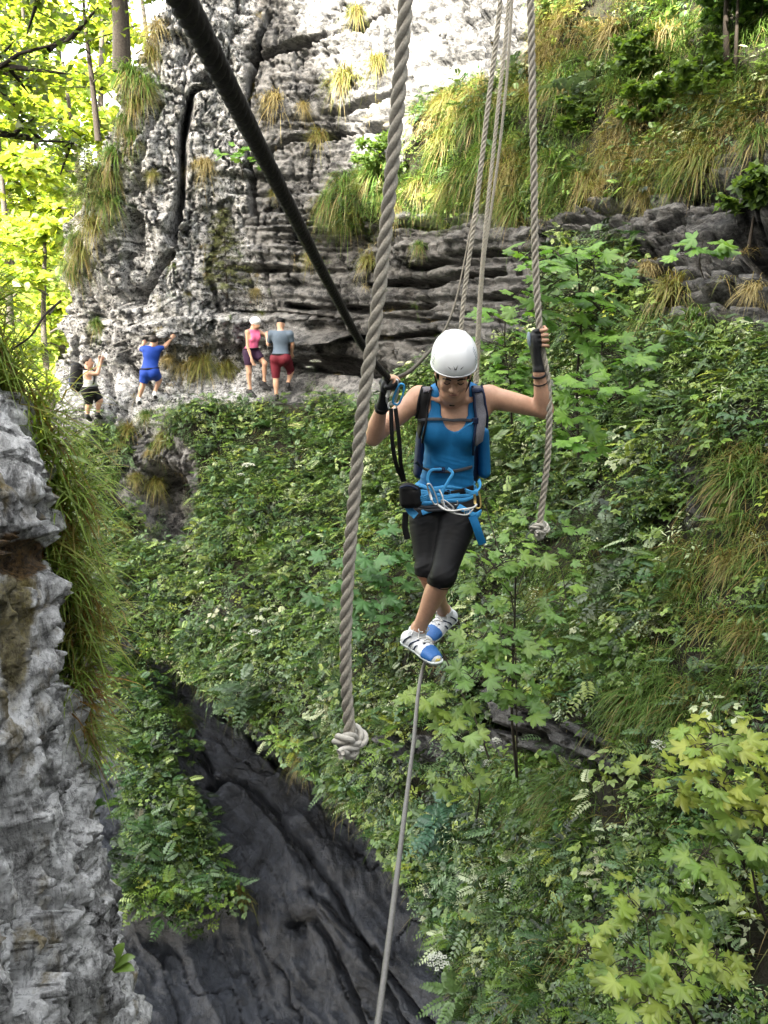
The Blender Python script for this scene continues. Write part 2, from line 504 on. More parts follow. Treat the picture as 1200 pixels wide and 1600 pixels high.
# ------------------------------------------------------------------ terrain
EDGE = np.array([(-300, 310), (-250, 300), (0, 248), (60, 225), (130, 192), (230, 152), (330, 114), (450, 93), (560, 96), (650, 84), (700, 60), (800, 0), (1000, -60), (1900, -60)], float)
T_ROWS = [-250, 0, 200, 350, 480, 590, 640, 760, 900, 1050, 1200, 1400, 1600, 1820]
T_COLS = [-100, 100, 250, 400, 550, 700, 850, 1000, 1200, 1450]
T_Y = np.array([
    [24, 20, 18.6, 18.6, 18.2, 17.2, 15.8, 14.2, 12.6, 11],
    [22, 18.5, 17.3, 17.6, 17.0, 15.7, 14.1, 12.5, 10.8, 9.3],
    [22, 18, 17, 17.4, 16.5, 14.7, 12.8, 11, 9.4, 8.1],
    [22, 18, 17, 17.3, 16.1, 14.0, 11.7, 9.9, 8.3, 7],
    [22, 18, 17, 17.2, 16, 13.6, 11.1, 9.1, 7.5, 6.2],
    [20, 17.8, 17, 17.1, 15.9, 13, 10.4, 8.4, 6.7, 5.5],
    [18, 16.8, 16.2, 16.0, 14.8, 12.1, 9.7, 7.8, 6.2, 5.1],
    [16, 15.8, 15.4, 14.4, 12.9, 10.5, 8.5, 6.8, 5.4, 4.5],
    [14.5, 14.5, 13.9, 12.6, 11.0, 9.0, 7.3, 5.9, 4.8, 4.0],
    [12.8, 12.8, 12.2, 11.0, 9.5, 7.8, 6.3, 5.1, 4.2, 3.5],
    [11, 11, 11, 10.0, 8.6, 7.0, 5.6, 4.6, 3.75, 3.1],
    [9.5, 9.5, 9.5, 8.6, 7.4, 6.0, 4.8, 3.9, 3.2, 2.7],
    [8, 8, 8, 7.4, 6.4, 5.2, 4.15, 3.35, 2.75, 2.3],
    [7, 7, 7, 6.4, 5.5, 4.5, 3.6, 2.9, 2.4, 2.0]])

def table(rows, cols, Y, py, px):
    py = np.asarray(py, float); px = np.asarray(px, float)
    sh = px.shape
    pf, xf = py.ravel(), px.ravel()
    a = cr_interp(rows, np.log(Y), pf)            # (N, cols)
    cols = np.asarray(cols, float)
    m = np.gradient(a, cols, axis=1)
    i = np.clip(np.searchsorted(cols, xf) - 1, 0, len(cols) - 2)
    h = cols[i + 1] - cols[i]
    t = np.clip((xf - cols[i]) / h, -0.3, 1.3)
    n = np.arange(len(xf))
    v = ((2 * t**3 - 3 * t**2 + 1) * a[n, i] + (t**3 - 2 * t**2 + t) * h * m[n, i] + (-2 * t**3 + 3 * t**2) * a[n, i + 1] + (t**3 - t**2) * h * m[n, i + 1])
    return np.exp(v).reshape(sh)

LOWER = np.array([(-200, 990), (60, 985), (150, 1000), (230, 1015), (330, 1072), (400, 1140), (484, 1212), (570, 1296), (638, 1376), (697, 1482), (742, 1605), (785, 1830), (1600, 1830)], float)
CRACK = [(345, 138), (300, 140), (288, 185), (281, 250), (276, 335), (262, 372)]
CRACK2 = [(262, 400), (232, 440), (205, 470), (192, 455), (186, 400)]

def grid_normals(V):
    du = np.gradient(V, axis=1); dv = np.gradient(V, axis=0)
    n = np.cross(du, dv)
    n /= np.linalg.norm(n, axis=-1, keepdims=True) + 1e-12
    return n

def grid_faces(nr, nc):
    i = np.arange(nr - 1)[:, None]; j = np.arange(nc - 1)[None]
    return np.stack([i * nc + j, (i + 1) * nc + j, (i + 1) * nc + j + 1, i * nc + j + 1], -1).reshape(-1, 4)

VEG_POLYS = [
    [(255, 648), (300, 636), (420, 640), (520, 640), (590, 655), (640, 600), (745, 560), (800, 520), (1000, 500), (1090, 520), (1200, 540), (1500, 560), (1500, 1850), (700, 1850), (600, 1350), (330, 1080), (150, 1010), (170, 900), (300, 840), (322, 760), (290, 690)],
    [(625, 335), (690, 335), (770, 320), (850, 340), (880, 300), (960, 300), (1060, 250), (1200, 225), (1500, 200), (1500, -300), (870, -300), (835, 60), (770, 120), (700, 130), (655, 200), (632, 300)],
    [(510, 300), (600, 235), (640, 300), (600, 340), (480, 340)],
    [(835, 400), (980, 380), (1010, 520), (840, 540)],
    [(60, 800), (110, 690), (150, 655), (185, 700), (180, 760), (230, 880), (170, 1000), (60, 1010)]]
OUTCROPS = [[(735, 1075), (800, 1060), (860, 1110), (960, 1165), (975, 1215), (900, 1210), (830, 1195), (745, 1175)],
            [(1070, 740), (1110, 730), (1110, 800), (1080, 830)], [(610, 1150), (680, 1145), (700, 1180), (640, 1200)]]
DARKS = [((250, 790), (45, 60), 1.1), ((520, 572), (75, 12), .7), ((1178, 372), (30, 38), .9), ((322, 122), (22, 10), .5),
         ((1120, 770), (30, 40), .3), ((200, 360), (16, 40), .5), ((195, 465), (26, 18), .4), ((113, 560), (7, 30), .5), ((262, 512), (9, 7), .4), ((300, 640), (30, 8), .4)]

def smooth_mask(px, py, polys, soft, warp):
    """soft polygon mask by sampling jittered positions"""
    s = 0.0
    offs = [(0, 0)] + [(math.cos(a) * soft * r, math.sin(a) * soft * r) for r in (.5, 1) for a in np.arange(0, 6.28, 1.05)]
    for ox, oy in offs:
        q = np.zeros(px.shape, bool)
        for p in polys:
            q |= in_poly(px + warp[0] + ox, py + warp[1] + oy, p)
        s = s + q
    return s / len(offs)

STEP = 2.6
NR, NC = int(2100 / STEP), int(1500 / STEP)
r0 = np.linspace(-270, 1830, NR)[:, None]
s0 = np.linspace(0, 1, NC)[None]
edge = np.interp(r0, EDGE[:, 0], EDGE[:, 1])
edge = edge + 9 * vnoise(np.concatenate([r0 * .028, r0 * 0, r0 * 0], -1), 3)[:, None] * (r0 < 690) + 5 * vnoise(np.concatenate([r0 * .09, r0 * 0, r0 * 0], -1), 4)[:, None] * (r0 < 690)
PX = edge + s0 * (1460 - edge)
low = np.interp(PX, LOWER[:, 0], LOWER[:, 1])
PY = np.where(r0 < 800, r0 + 0 * PX, 800 + (r0 - 800) / 1030 * (low - 800))
low_n = 14 * vnoise(np.stack([PX * .012, PX * 0, PX * 0], -1), 8) + 7 * vnoise(np.stack([PX * .05, PX * 0, PX * 0], -1), 9)
PY = PY + np.where(r0 < 800, 0, (r0 - 800) / 1030) * low_n
YY = table(T_ROWS, T_COLS, T_Y, PY, PX)
V = P(PX, PY, YY)
warp = (26 * fbm(np.stack([PX * .012, PY * .012, PX * 0], -1), 3, 21), 22 * fbm(np.stack([PX * .012, PY * .012, PX * 0 + 9], -1), 3, 22))
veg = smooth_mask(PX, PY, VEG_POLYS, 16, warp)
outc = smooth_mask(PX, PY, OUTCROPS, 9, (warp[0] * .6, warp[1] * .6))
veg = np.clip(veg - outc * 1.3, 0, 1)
pale = sstep(440, 330, PX + 40 * warp[0] / 26) * sstep(700, 600, PY) + .30 * sstep(330, 250, PX) * sstep(640, 680, PY)
pale = np.clip(pale + .35 * sstep(560, 470, PX) * sstep(300, 480, PY) * sstep(660, 600, PY), 0, 1)
N0 = grid_normals(V)
N0 = np.where((N0[..., 1:2] > 0) & (N0[..., 2:3] < .2), -N0, N0)
rk = 1 - veg
# bedded rock, layer by layer and block by block
q = V.copy()
z = V[..., 2] + .12 * fbm(q * .35, 3, 41) + .035 * V[..., 0] + .05 * fbm(q * 1.3, 2, 42)
tt = (V[..., 0] * .75 - V[..., 1] * .65) + .25 * fbm(q * .8, 3, 43)
disp = np.zeros(PX.shape)
for hgt, amp, wblk, bamp, sd in ((.95, .30, 1.9, .16, 50), (.36, .17, .8, .14, 60), (.125, .055, .34, .065, 70)):
    zz = z / hgt + hash1(np.floor(z / hgt).astype(int), sd + 5) * 0
    li = np.floor(zz).astype(int)
    fr = zz - li
    bo = tt / wblk + hash1(li, sd + 2) * 9
    bi = np.floor(bo).astype(int)
    bf = bo - bi
    disp += amp * (hash1(li, sd) - .5) + bamp * (hash1(li * 131 + bi, sd + 1) - .5)
    gap = np.where(fr < .5, hash1(li, sd + 8), hash1(li + 1, sd + 8))
    cr = np.exp(-(np.minimum(fr, 1 - fr) * hgt / (.022 + .03 * gap)) ** 2) * gap ** 1.5 * 1.6 * np.clip(.55 + .9 * vnoise(q * .7, sd + 3), 0, 1.2) + .8 * np.exp(-(np.minimum(bf, 1 - bf) * wblk / .035) ** 2) * (hash1(li * 77 + bi, sd + 4) > .45)
    disp -= np.clip(cr, 0, 1.3) * min(.34, amp * 1.5 + .03)
strat = sstep(300, 470, PX + 1.2 * warp[0]) * (1 - .55 * sstep(330, 200, PY) * sstep(820, 700, PX))
cell = q * np.array([1.0, 1.0, .8]) + .5 * np.stack([fbm(q * .9, 3, 71), fbm(q * .9, 3, 72), fbm(q * .9, 3, 73)], -1)
ci = np.floor(cell * 1.7).astype(int); cf = np.abs(cell * 1.7 - ci - .5).max(-1)
chunk = .30 * (_h(ci[..., 0], ci[..., 1], ci[..., 2], 74) - .5) - .16 * sstep(.43, .5, cf)
ci = np.floor(cell * 4.6).astype(int); cf = np.abs(cell * 4.6 - ci - .5).max(-1)
chunk += .09 * (_h(ci[..., 0], ci[..., 1], ci[..., 2], 75) - .5) - .09 * sstep(.40, .5, cf)
fis = np.abs(vnoise(q * np.array([1.9, 1.9, .8]) + .5 * np.stack([fbm(q * 2.2, 3, 76), fbm(q * 2.2, 3, 77), fbm(q * 2.2, 3, 78)], -1), 79))
fis2 = np.abs(vnoise(q * np.array([4.5, 4.5, 3.0]) + .6 * np.stack([fbm(q * 4, 2, 76), fbm(q * 4, 2, 77), fbm(q * 4, 2, 78)], -1), 80))
pill = .42 * chunk + fbm(q * np.array([1.1, 1.1, .6]), 4, 81) * .22 - .36 * sstep(.055, .0, fis) * sstep(-.2, .3, fbm(q * .8, 2, 82)) - .15 * sstep(.075, .0, fis2) + fbm(q * np.array([5, 5, 4]), 3, 83) * .045 
gen = fbm(q * .42, 3, 85) * .35 + fbm(q * 2.6, 5, 86) * .10 + fbm(q * 9, 3, 87) * .035
near_l = 1 - .65 * np.exp(-((PY - 612) / 34) ** 2) * (PX < 620)
sc_near = np.clip(YY / 12.0, .35, 1.15)
lin = .45 + .75 * sstep(-.25, .3, fbm(q * .6, 3, 98))
rb = sstep(800, 880, PX) * sstep(560, 500, PY)
D = rk * (strat * disp * lin * (1.15 + .9 * rb) + (1 - strat) * pill * 1.05 + gen * (.8 - .5 * rb)) * near_l * sc_near
D += veg * (fbm(q * .8, 4, 91) * .32 + fbm(q * 3.0, 3, 92) * .10) * sc_near
D += outc * .25 * sc_near
dc = dist_line(PX + warp[0] * .45, PY + warp[1] * .45, CRACK)
cw = 6.5 + 5.5 * fbm(q * 1.1, 3, 97)
dc = dc + 5 * fbm(q * 4.5, 3, 99)
D -= 1.2 * sstep(cw + 3, cw - 4, dc)
dc = dist_line(PX + warp[0] * .5, PY + warp[1] * .5, CRACK2)
D -= .7 * sstep(cw + 2, cw - 5, dc)
GAPS = [[(445, 478), (560, 486), (640, 478), (720, 470), (800, 455), (850, 450)], [(470, 522), (600, 530), (690, 520)], [(425, 560), (470, 568), (560, 578), (640, 585)], [(488, 334), (560, 342), (640, 350), (700, 346), (745, 340), (835, 350)],
        [(380, 258), (440, 222), (520, 200), (585, 192)], [(840, 335), (890, 305), (930, 318), (990, 300)], [(960, 405), (1030, 392), (1090, 372), (1150, 355), (1210, 335)], [(1000, 448), (1080, 428), (1210, 410)], [(860, 488), (960, 465), (1100, 478)],
        [(395, 92), (470, 62), (530, 40), (600, 15)], [(500, 168), (560, 155), (610, 140)], [(752, 40), (768, 90), (776, 150)], [(560, 205), (610, 198)], [(640, 420), (720, 400), (800, 395)], [(850, 362), (930, 345), (1010, 330)], [(900, 432), (980, 425), (1060, 405)], [(1020, 348), (1100, 322), (1190, 290)], [(1060, 302), (1130, 282), (1215, 262)], [(1110, 460), (1220, 440)], [(580, 450), (660, 440), (780, 425)],
        [(738, 1090), (800, 1100), (860, 1128), (985, 1195)], [(740, 1128), (840, 1152), (950, 1208)], [(745, 1075), (830, 1075), (880, 1108)], [(800, 1175), (880, 1200)], [(240, 160), (222, 230), (200, 300)], [(350, 330), (330, 420), (345, 520)], [(420, 20), (395, 120), (385, 240), (400, 330)],
        [(190, 560), (240, 600), (300, 606), (420, 648)], [(150, 540), (180, 620), (150, 690)], [(270, 730), (300, 800), (240, 830)]]
for gk, gl in enumerate(GAPS):
    wig = .35 + .25 * (gk % 3)
    dg = dist_line(PX + warp[0] * wig * .5, PY + warp[1] * wig * .5 + 5 * fbm(q * 2.2, 3, 300 + gk), gl)
    gw_ = (3.9 + 3.4 * fbm(q * 1.5, 2, 340 + gk)) * (1 + .5 * (PX > 830)) * np.clip(9 / YY, .8, 1.6) ** .5
    D -= .55 * np.clip(YY / 11, .5, 1.15) * sstep(gw_ + 2.5, gw_ - 2.0, dg) * sstep(-.55, -.1, fbm(q * .9, 2, 360 + gk)) * np.clip(1.3 - veg, 0, 1)
D += outc * (.10 * (hash1(np.floor(z / .055).astype(int), 380) - .5) + .10 * (hash1(np.floor(tt / .16 + hash1(np.floor(z / .11).astype(int), 381) * 7).astype(int) + 91 * np.floor(z / .11).astype(int), 382) - .5))
for (cx, cy), (ax, ay), dep in DARKS:
    rr = np.hypot((PX + warp[0] * .5 - cx) / ax, (PY + warp[1] * .5 - cy) / ay)
    D -= dep * sstep(1.25, .6, rr)
V = V + N0 * D[..., None]
# ledge above the crack and thin sharp bedding ledges in the middle of the wall
vegf = veg.copy(); palef = pale.copy()
damp = (sstep(780, 900, PX) * sstep(240, 290, PY) * sstep(560, 500, PY) + .75 * sstep(440, 520, PX) * sstep(330, 370, PY) * sstep(620, 560, PY) * sstep(900, 800, PX) + outc + .9 * sstep(230, 260, PX) * sstep(700, 740, PY) * sstep(340, 320, PX))  # rock tinted darker in these bands, on outcrops and at lower left
dark_rockf = np.clip(damp, 0, 1)
# the wall turns away beyond its left edge, and the slope undercuts at its lower edge
kk = np.arange(1, 22)
back = V[:, :1] + np.stack([.06 * kk + .03 * kk * vnoise(np.stack([kk * .5, kk * 0, kk * 0], -1), 5), .32 * kk, -.03 * kk], -1)[None, ::-1] + .22 * fbm(V[:, :1] * 1.2 + kk[None, :, None] * np.array([0, .5, 0]), 4, 95)[..., None] * sstep(0, 4, kk)[None, ::-1, None]
V = np.concatenate([back, V], 1)
vegf = np.concatenate([np.repeat(vegf[:, :1], 21, 1), vegf], 1)
dark_rockf = np.concatenate([np.repeat(dark_rockf[:, :1], 21, 1), dark_rockf], 1)
palef = np.concatenate([np.repeat(palef[:, :1], 21, 1), palef], 1)
kk = np.arange(1, 15)[:, None]
und = V[-1:] + np.stack([.05 * kk + 0 * V[-1:, :, 0], .13 * kk + .006 * kk**2 + 0 * V[-1:, :, 0], -.045 * kk - .004 * kk**2 + 0 * V[-1:, :, 0]], -1)
und += .12 * fbm(und * 1.5, 3, 96)[..., None] * sstep(0, 3, kk)[..., None]
V = np.concatenate([V, und], 0)
vegf = np.concatenate([vegf, np.repeat(vegf[-1:], 14, 0) * sstep(5, 1, kk)], 0)
palef = np.concatenate([palef, np.repeat(palef[-1:], 14, 0)], 0)
dark_rockf = np.concatenate([dark_rockf, np.repeat(dark_rockf[-1:], 14, 0)], 0)
kk = np.arange(1, 26)  # unseen wall continuation on the right, added to cut sky light from that side
rgt = V[:, -1:] + np.stack([.10 * kk + .9 * np.sin(kk * .3) * .3, -.55 * kk, 0 * kk], -1)[None] * np.ones((V.shape[0], 1, 1))
rgt[..., 2] = V[:, -1:, 2] * (1 + .01 * kk[None]) + .7 * fbm(rgt * .4, 3, 399)
V = np.concatenate([V, rgt], 1)
vegf = np.concatenate([vegf, np.repeat(vegf[:, -1:], 25, 1)], 1); palef = np.concatenate([palef, np.repeat(palef[:, -1:] * 0, 25, 1)], 1)
dark_rockf = np.concatenate([dark_rockf, np.repeat(dark_rockf[:, -1:], 25, 1)], 1)
# and the upper wall carries on above the frame
kk = np.arange(1, 16)[::-1][:, None]
upr = V[:1] + np.stack([.05 * kk + 0 * V[:1, :, 0], .28 * kk + 0 * V[:1, :, 0], .55 * kk + 0 * V[:1, :, 0]], -1); upr[:, -25:] = V[:1, -25:] + (upr[:, -25:] - V[:1, -25:]) * .12; upr += .6 * fbm(upr * .35, 3, 398)[..., None] * np.array([0, 1, 0])
V = np.concatenate([upr, V], 0)
vegf = np.concatenate([np.repeat(vegf[:1], 15, 0), vegf], 0); palef = np.concatenate([np.repeat(palef[:1] * 0, 15, 0), palef], 0)
dark_rockf = np.concatenate([np.repeat(dark_rockf[:1], 15, 0), dark_rockf], 0)
nr, nc = V.shape[:2]
WALL_V, WALL_VEG = V, vegf
gw = link('terrain', mesh_np('terrain', V.reshape(-1, 3), grid_faces(nr, nc), M['cliff'], True, attrs={'veg': vegf.ravel(), 'pale': palef.ravel(), 'damp': dark_rockf.ravel()}))
tag(gw, kind='structure')

# ---- the dark water-worn floor of the gorge
G_COLS = [-300, -100, 250, 400, 600, 800, 1100]
G_ROWS = [850, 1080, 1250, 1400, 1600, 1880]
G_Y = np.array([[17, 16, 16, 15.6, 15.4, 15, 14], [14, 13.5, 13, 12.5, 12.5, 12, 11], [11.5, 11, 11, 11, 10.8, 10, 9],
                [9.6, 9.4, 9.4, 9.5, 9.2, 8.5, 7.5], [7.8, 7.6, 7.8, 8, 7.8, 7, 6], [6, 6, 6.2, 6.4, 6.2, 5.6, 5]])
nr, nc = 380, 400
PYs = np.linspace(850, 1880, nr)[:, None] + np.zeros((1, nc)); PXs = np.linspace(-280, 1080, nc)[None] + np.zeros((nr, 1))
YS = table(G_ROWS, G_COLS, G_Y, PYs, PXs)
S = P(PXs, PYs, YS)
NS = grid_normals(S); NS = np.where(NS[..., 2:3] < 0, -NS, NS)
# flow folds run from the upper left to the lower right
wx = 40 * fbm(np.stack([PXs * .006, PYs * .006, PXs * 0], -1), 4, 101)
a = R(52)
al = (PXs * math.cos(a) + PYs * math.sin(a)); ac = (-PXs * math.sin(a) + PYs * math.cos(a)) + wx + 30 * np.sin(al * .011)
fold = ridged(np.stack([ac * .011, al * .0028, PXs * 0], -1), 4, 103)
fine = ridged(np.stack([ac * .05, al * .012, PXs * 0], -1), 4, 105)
DS = .22 * fold + .07 * fine + .13 * fbm(S * 2.2, 5, 107) + .03 * fbm(S * 9, 3, 112)
scr = np.abs(vnoise(np.stack([ac * .022, al * .008, PXs * 0], -1) + .35 * np.stack([fbm(S * 1.5, 3, 113), fbm(S * 1.5, 3, 114), PXs * 0], -1), 115))
DS -= .13 * sstep(.05, 0, scr)
FOLDS = [[(330, 1235), (385, 1225), (430, 1270), (470, 1330), (520, 1395), (560, 1460), (620, 1560), (650, 1620)], [(450, 1445), (490, 1440), (520, 1490), (560, 1560), (590, 1640)],
         [(340, 1110), (400, 1170), (440, 1200)], [(300, 1150), (340, 1240)], [(480, 1400), (530, 1440), (600, 1500), (690, 1620)]]
for f in FOLDS:
    d = dist_line(PXs + wx * .3 + 9 * fbm(S * 2, 3, 117), PYs + wx * .2 + 9 * fbm(S * 2, 3, 118), f)
    DS -= .30 * np.exp(-(d / 4.0) ** 2) * (1 + .6 * fbm(S * 1.2, 2, 116))
    DS += .07 * np.exp(-((d - 22) / 18) ** 2)
RAMP = [(180, 1060), (275, 1085), (285, 1200), (295, 1290), (340, 1390), (375, 1440), (315, 1465), (215, 1480), (205, 1350)]
w2 = (20 * fbm(np.stack([PXs * .02, PYs * .02, PXs * 0], -1), 3, 109), 20 * fbm(np.stack([PXs * .02, PYs * .02, PXs * 0 + 5], -1), 3, 110))
ramp = smooth_mask(PXs, PYs, [RAMP], 14, w2)
DS += .7 * ramp + ramp * .3 * fbm(S * 1.2, 3, 111)
SLAB_V, SLAB_RAMP = S + NS * DS[..., None], ramp
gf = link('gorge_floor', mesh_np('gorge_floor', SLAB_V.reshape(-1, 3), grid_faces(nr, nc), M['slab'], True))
tag(gf, kind='structure')

# ---- the pale rock face close by on the left
PLAN = smooth_path([(-.70, -3.2), (-.74, -1.6), (-.78, -.4), (-.84, .6), (-.90, 1.2), (-.96, 1.8), (-1.0, 2.2), (-1.06, 2.42), (-1.2, 2.58), (-1.5, 2.75), (-2.0, 2.85), (-2.6, 2.8), (-3.6, 2.6)], 900)
sl = np.r_[0, np.cumsum(np.linalg.norm(np.diff(PLAN, axis=0), axis=1))]
s_s = np.r_[np.linspace(0, 3.6, 60)[:-1], np.linspace(3.6, 6.5, 440)[:-1], np.linspace(6.5, sl[-1], 60)]
pl = np.stack([np.interp(s_s, sl, PLAN[:, k]) for k in (0, 1)], -1)
tg = np.gradient(pl, axis=0); tg /= np.linalg.norm(tg, axis=1, keepdims=True)
nn = np.stack([tg[:, 1], -tg[:, 0]], -1)
zt = np.r_[np.linspace(.25, -3.3, 480), np.linspace(-3.35, -9.5, 60)]
lean = np.interp(zt, [-9.5, -3.3, -2.6, -1.2, -.6, -.3, 0.0, .25], [.25, .12, .07, 0.0, -.05, -.10, -.16, -.34])
NV = np.zeros((len(zt), len(s_s), 3))
NV[..., 0] = pl[None, :, 0] + nn[None, :, 0] * lean[:, None]
NV[..., 1] = pl[None, :, 1] + nn[None, :, 1] * lean[:, None]
NV[..., 2] = zt[:, None]
q = NV * np.array([1, 1, .55])
nd = .16 * ridged(q * 1.6, 3, 121) + .07 * ridged(q * 5.2, 4, 123) + .045 * fbm(q * 11, 4, 125) + .016 * fbm(NV * 38, 3, 127)
bz = NV[..., 2] + .35 * NV[..., 1] + .1 * fbm(NV * 2, 3, 128)
nd += .04 * (hash1(np.floor(bz / .23).astype(int), 129) - .5) + .035 * (hash1(np.floor(NV[..., 1] / .17 + hash1(np.floor(bz / .23).astype(int), 3) * 5).astype(int) * 7 + np.floor(bz / .23).astype(int), 130) - .5)
pitn = vnoise(q * np.array([6.5, 6.5, 6.5]), 131)
nd -= .10 * sstep(.40, .56, pitn)
nd -= .035 * sstep(.25, .5, vnoise(q * np.array([19., 19, 15]), 132)) * sstep(-.2, .3, fbm(q * 2.5, 2, 133))
nd += .05 * fbm(NV * np.array([7, 7, 2.2]), 4, 134)
gcr = np.abs(vnoise(q * 3.1 + .4 * np.stack([fbm(q * 4, 3, 135), fbm(q * 4, 3, 136), fbm(q * 4, 3, 137)], -1), 138))
nd -= .07 * sstep(.05, .0, gcr)
ppx, ppy = PIX(NV)
for (cx, cy), (ax, ay), dep in (((25, 868), (48, 30), .16), ((15, 800), (40, 14), .05), ((125, 1255), (9, 50), .12), ((40, 1015), (14, 70), .05), ((66, 900), (16, 10), .05), ((8, 540), (10, 40), .06), ((190, 1490), (8, 90), .08)):
    nd -= dep * sstep(1.4, .5, np.hypot((ppx - cx) / ax, (ppy - cy) / ay)) * (NV[..., 1] > .6)
wq = NV * np.array([1, 1, .6]) + .12 * np.stack([fbm(NV * 3.0, 3, 151), fbm(NV * 3.0, 3, 152), fbm(NV * 3.0, 3, 153)], -1)
nd = .55 * nd
for fq, amp_, sd in ((3.0, .085, 154), (8.5, .035, 156), (22., .020, 158)):
    cc = wq * fq + hash1(np.floor(wq[..., 2] * fq).astype(int), sd)[..., None] * np.array([.7, .7, 0])
    ci = np.floor(cc).astype(int); fr_ = np.abs(cc - ci - .5)
    tilt_ = _h(ci[..., 0], ci[..., 1], ci[..., 2], sd + 1) - .5; t2_ = _h(ci[..., 0], ci[..., 1], ci[..., 2], sd + 2) - .5
    nd += amp_ * (_h(ci[..., 0], ci[..., 1], ci[..., 2], sd) - .5) + amp_ * .9 * tilt_ * (cc - ci - .5)[..., 2] + amp_ * .9 * t2_ * (cc - ci - .5)[..., 1]
    nd -= amp_ * .55 * sstep(.40, .5, np.maximum(fr_[..., 2], fr_[..., 1])) * (_h(ci[..., 0], ci[..., 1], ci[..., 2], sd + 3) > .35)
nd = 1.1 * (nd - .045) - .012 * sstep(-1.0, -1.8, NV[..., 2])
NV[..., 0] += nn[None, :, 0] * nd; NV[..., 1] += nn[None, :, 1] * nd
# flat top, covered by grass, going back from the edge
tp = NV[:1] + np.stack([-nn[:, 0][None] * np.arange(1, 12)[::-1][:, None] * .25, -nn[:, 1][None] * np.arange(1, 12)[::-1][:, None] * .25, .1 + .05 * np.arange(1, 12)[::-1][:, None] + 0 * s_s[None]], -1)
NF = np.concatenate([tp, NV], 0)
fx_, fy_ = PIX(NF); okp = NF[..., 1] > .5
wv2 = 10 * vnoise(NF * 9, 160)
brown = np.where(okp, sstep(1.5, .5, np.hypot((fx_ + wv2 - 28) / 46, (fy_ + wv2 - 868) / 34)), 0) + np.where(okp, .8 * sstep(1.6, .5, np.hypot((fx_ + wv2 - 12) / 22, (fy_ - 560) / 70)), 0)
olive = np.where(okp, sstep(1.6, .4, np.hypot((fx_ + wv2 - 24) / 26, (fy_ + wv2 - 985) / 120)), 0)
nc2 = link('near_cliff_terrain', mesh_np('near_cliff_terrain', NF.reshape(-1, 3), grid_faces(*NF.shape[:2])[:, ::-1], M['near'], True, attrs={'brown': brown.ravel(), 'olive': olive.ravel()}))
tag(nc2, kind='structure')

# ---- unseen bank behind the viewpoint, top edge shaped so it keeps the gorge in shade up to the sunlit patch on the wall
YB = -12.0
L = np.array(SUN_TRAVEL)
SHADE = [(150, -120), (330, -120), (420, -60), (440, 40), (448, 130), (468, 185), (492, 245), (545, 312), (610, 345), (680, 350), (700, 300), (712, 235), (742, 160), (770, 120), (815, 110), (850, 60), (900, 30), (960, 45), (1030, 60), (1080, 100), (1130, 70), (1180, 130), (1230, 60), (1300, 0)]
pts = []
for a_, b_ in SHADE:
    w_ = P(a_, b_, table(T_ROWS, T_COLS, T_Y, np.array([b_]), np.array([a_]))[0])
    w_ = w_ - L * (w_[1] - YB) / L[1]
    pts.append((w_[0], w_[2]))
pts = np.array(pts); pts = pts[np.argsort(pts[:, 0])]
xs = np.unique(np.r_[np.linspace(-34, 14, 260)])
ztop = np.interp(xs, pts[:, 0], pts[:, 1])
ztop = np.where(xs < pts[0, 0] - .5, np.interp(xs, [pts[0, 0] - 6, pts[0, 0] - .5], [10, pts[0, 1] - 1]), ztop)
ztop = np.where(xs > pts[-1, 0], pts[-1, 1] + (xs - pts[-1, 0]) * .3, ztop)
ztop = ztop + .35 * vnoise(np.stack([xs * 2.2, xs * 0, xs * 0], -1), 141) + .25 * vnoise(np.stack([xs * 5, xs * 0, xs * 0], -1), 142)
pr = [(-9.5, None), (-10.5, .15), (-11.2, .45), (-11.7, .75), (-12, 1.0), (-14, .98), (-20, .9), (-26, .8), (-27, None)]
B = np.zeros((len(pr), len(xs), 3))
for k, (yy, fz) in enumerate(pr):
    B[k, :, 0] = xs; B[k, :, 1] = yy
    B[k, :, 2] = -2.2 if fz is None else (-2.2 + (ztop + 2.2) * fz)
B[1:4, :, 1] += .8 * fbm(B[1:4] * .4, 3, 144)
xl = np.linspace(-13, 5.2, 90)  # unseen left bank, added to block sky light from the side
LBK = np.zeros((9, len(xl), 3))
for k, (dx_, zz_) in enumerate(((0, -3), (-.3, .6), (-.5, 2.0), (-.9, 3.5), (-1.6, 5.0), (-3, 6.5), (-6, 8), (-11, 9), (-12, -3))):
    LBK[k, :, 0] = -4.0 - .10 * np.clip(xl, 0, 9) ** 1.6 + dx_; LBK[k, :, 1] = xl; LBK[k, :, 2] = zz_ * (1 - .25 * sstep(2, 5.2, xl) * (zz_ > 0))
LBK += .5 * fbm(LBK * .45, 4, 149)[..., None] * np.array([1, .3, .6])
lb_ = link('left_bank_blocker', mesh_np('left_bank_blocker', LBK.reshape(-1, 3), grid_faces(9, len(xl)), M['bank'], True)); tag(lb_, kind='structure')
bk = link('shading_bank_terrain', mesh_np('shading_bank_terrain', B.reshape(-1, 3), grid_faces(len(pr), len(xs)), M['bank'], True))
tag(bk, kind='structure')
gx, gy = np.meshgrid(np.linspace(-34, 14, 90), np.linspace(-27, .25, 60))
G = np.stack([gx, gy, -1.78 + .1 * fbm(np.stack([gx * .7, gy * .7, gx * 0], -1), 4, 146) + .03 * fbm(np.stack([gx * 4, gy * 4, gx * 0], -1), 2, 147)], -1)
G[-1, :, 2] -= 3.0
gr = link('ground', mesh_np('ground', G.reshape(-1, 3), grid_faces(60, 90), M['bank'], True)); tag(gr, kind='structure')

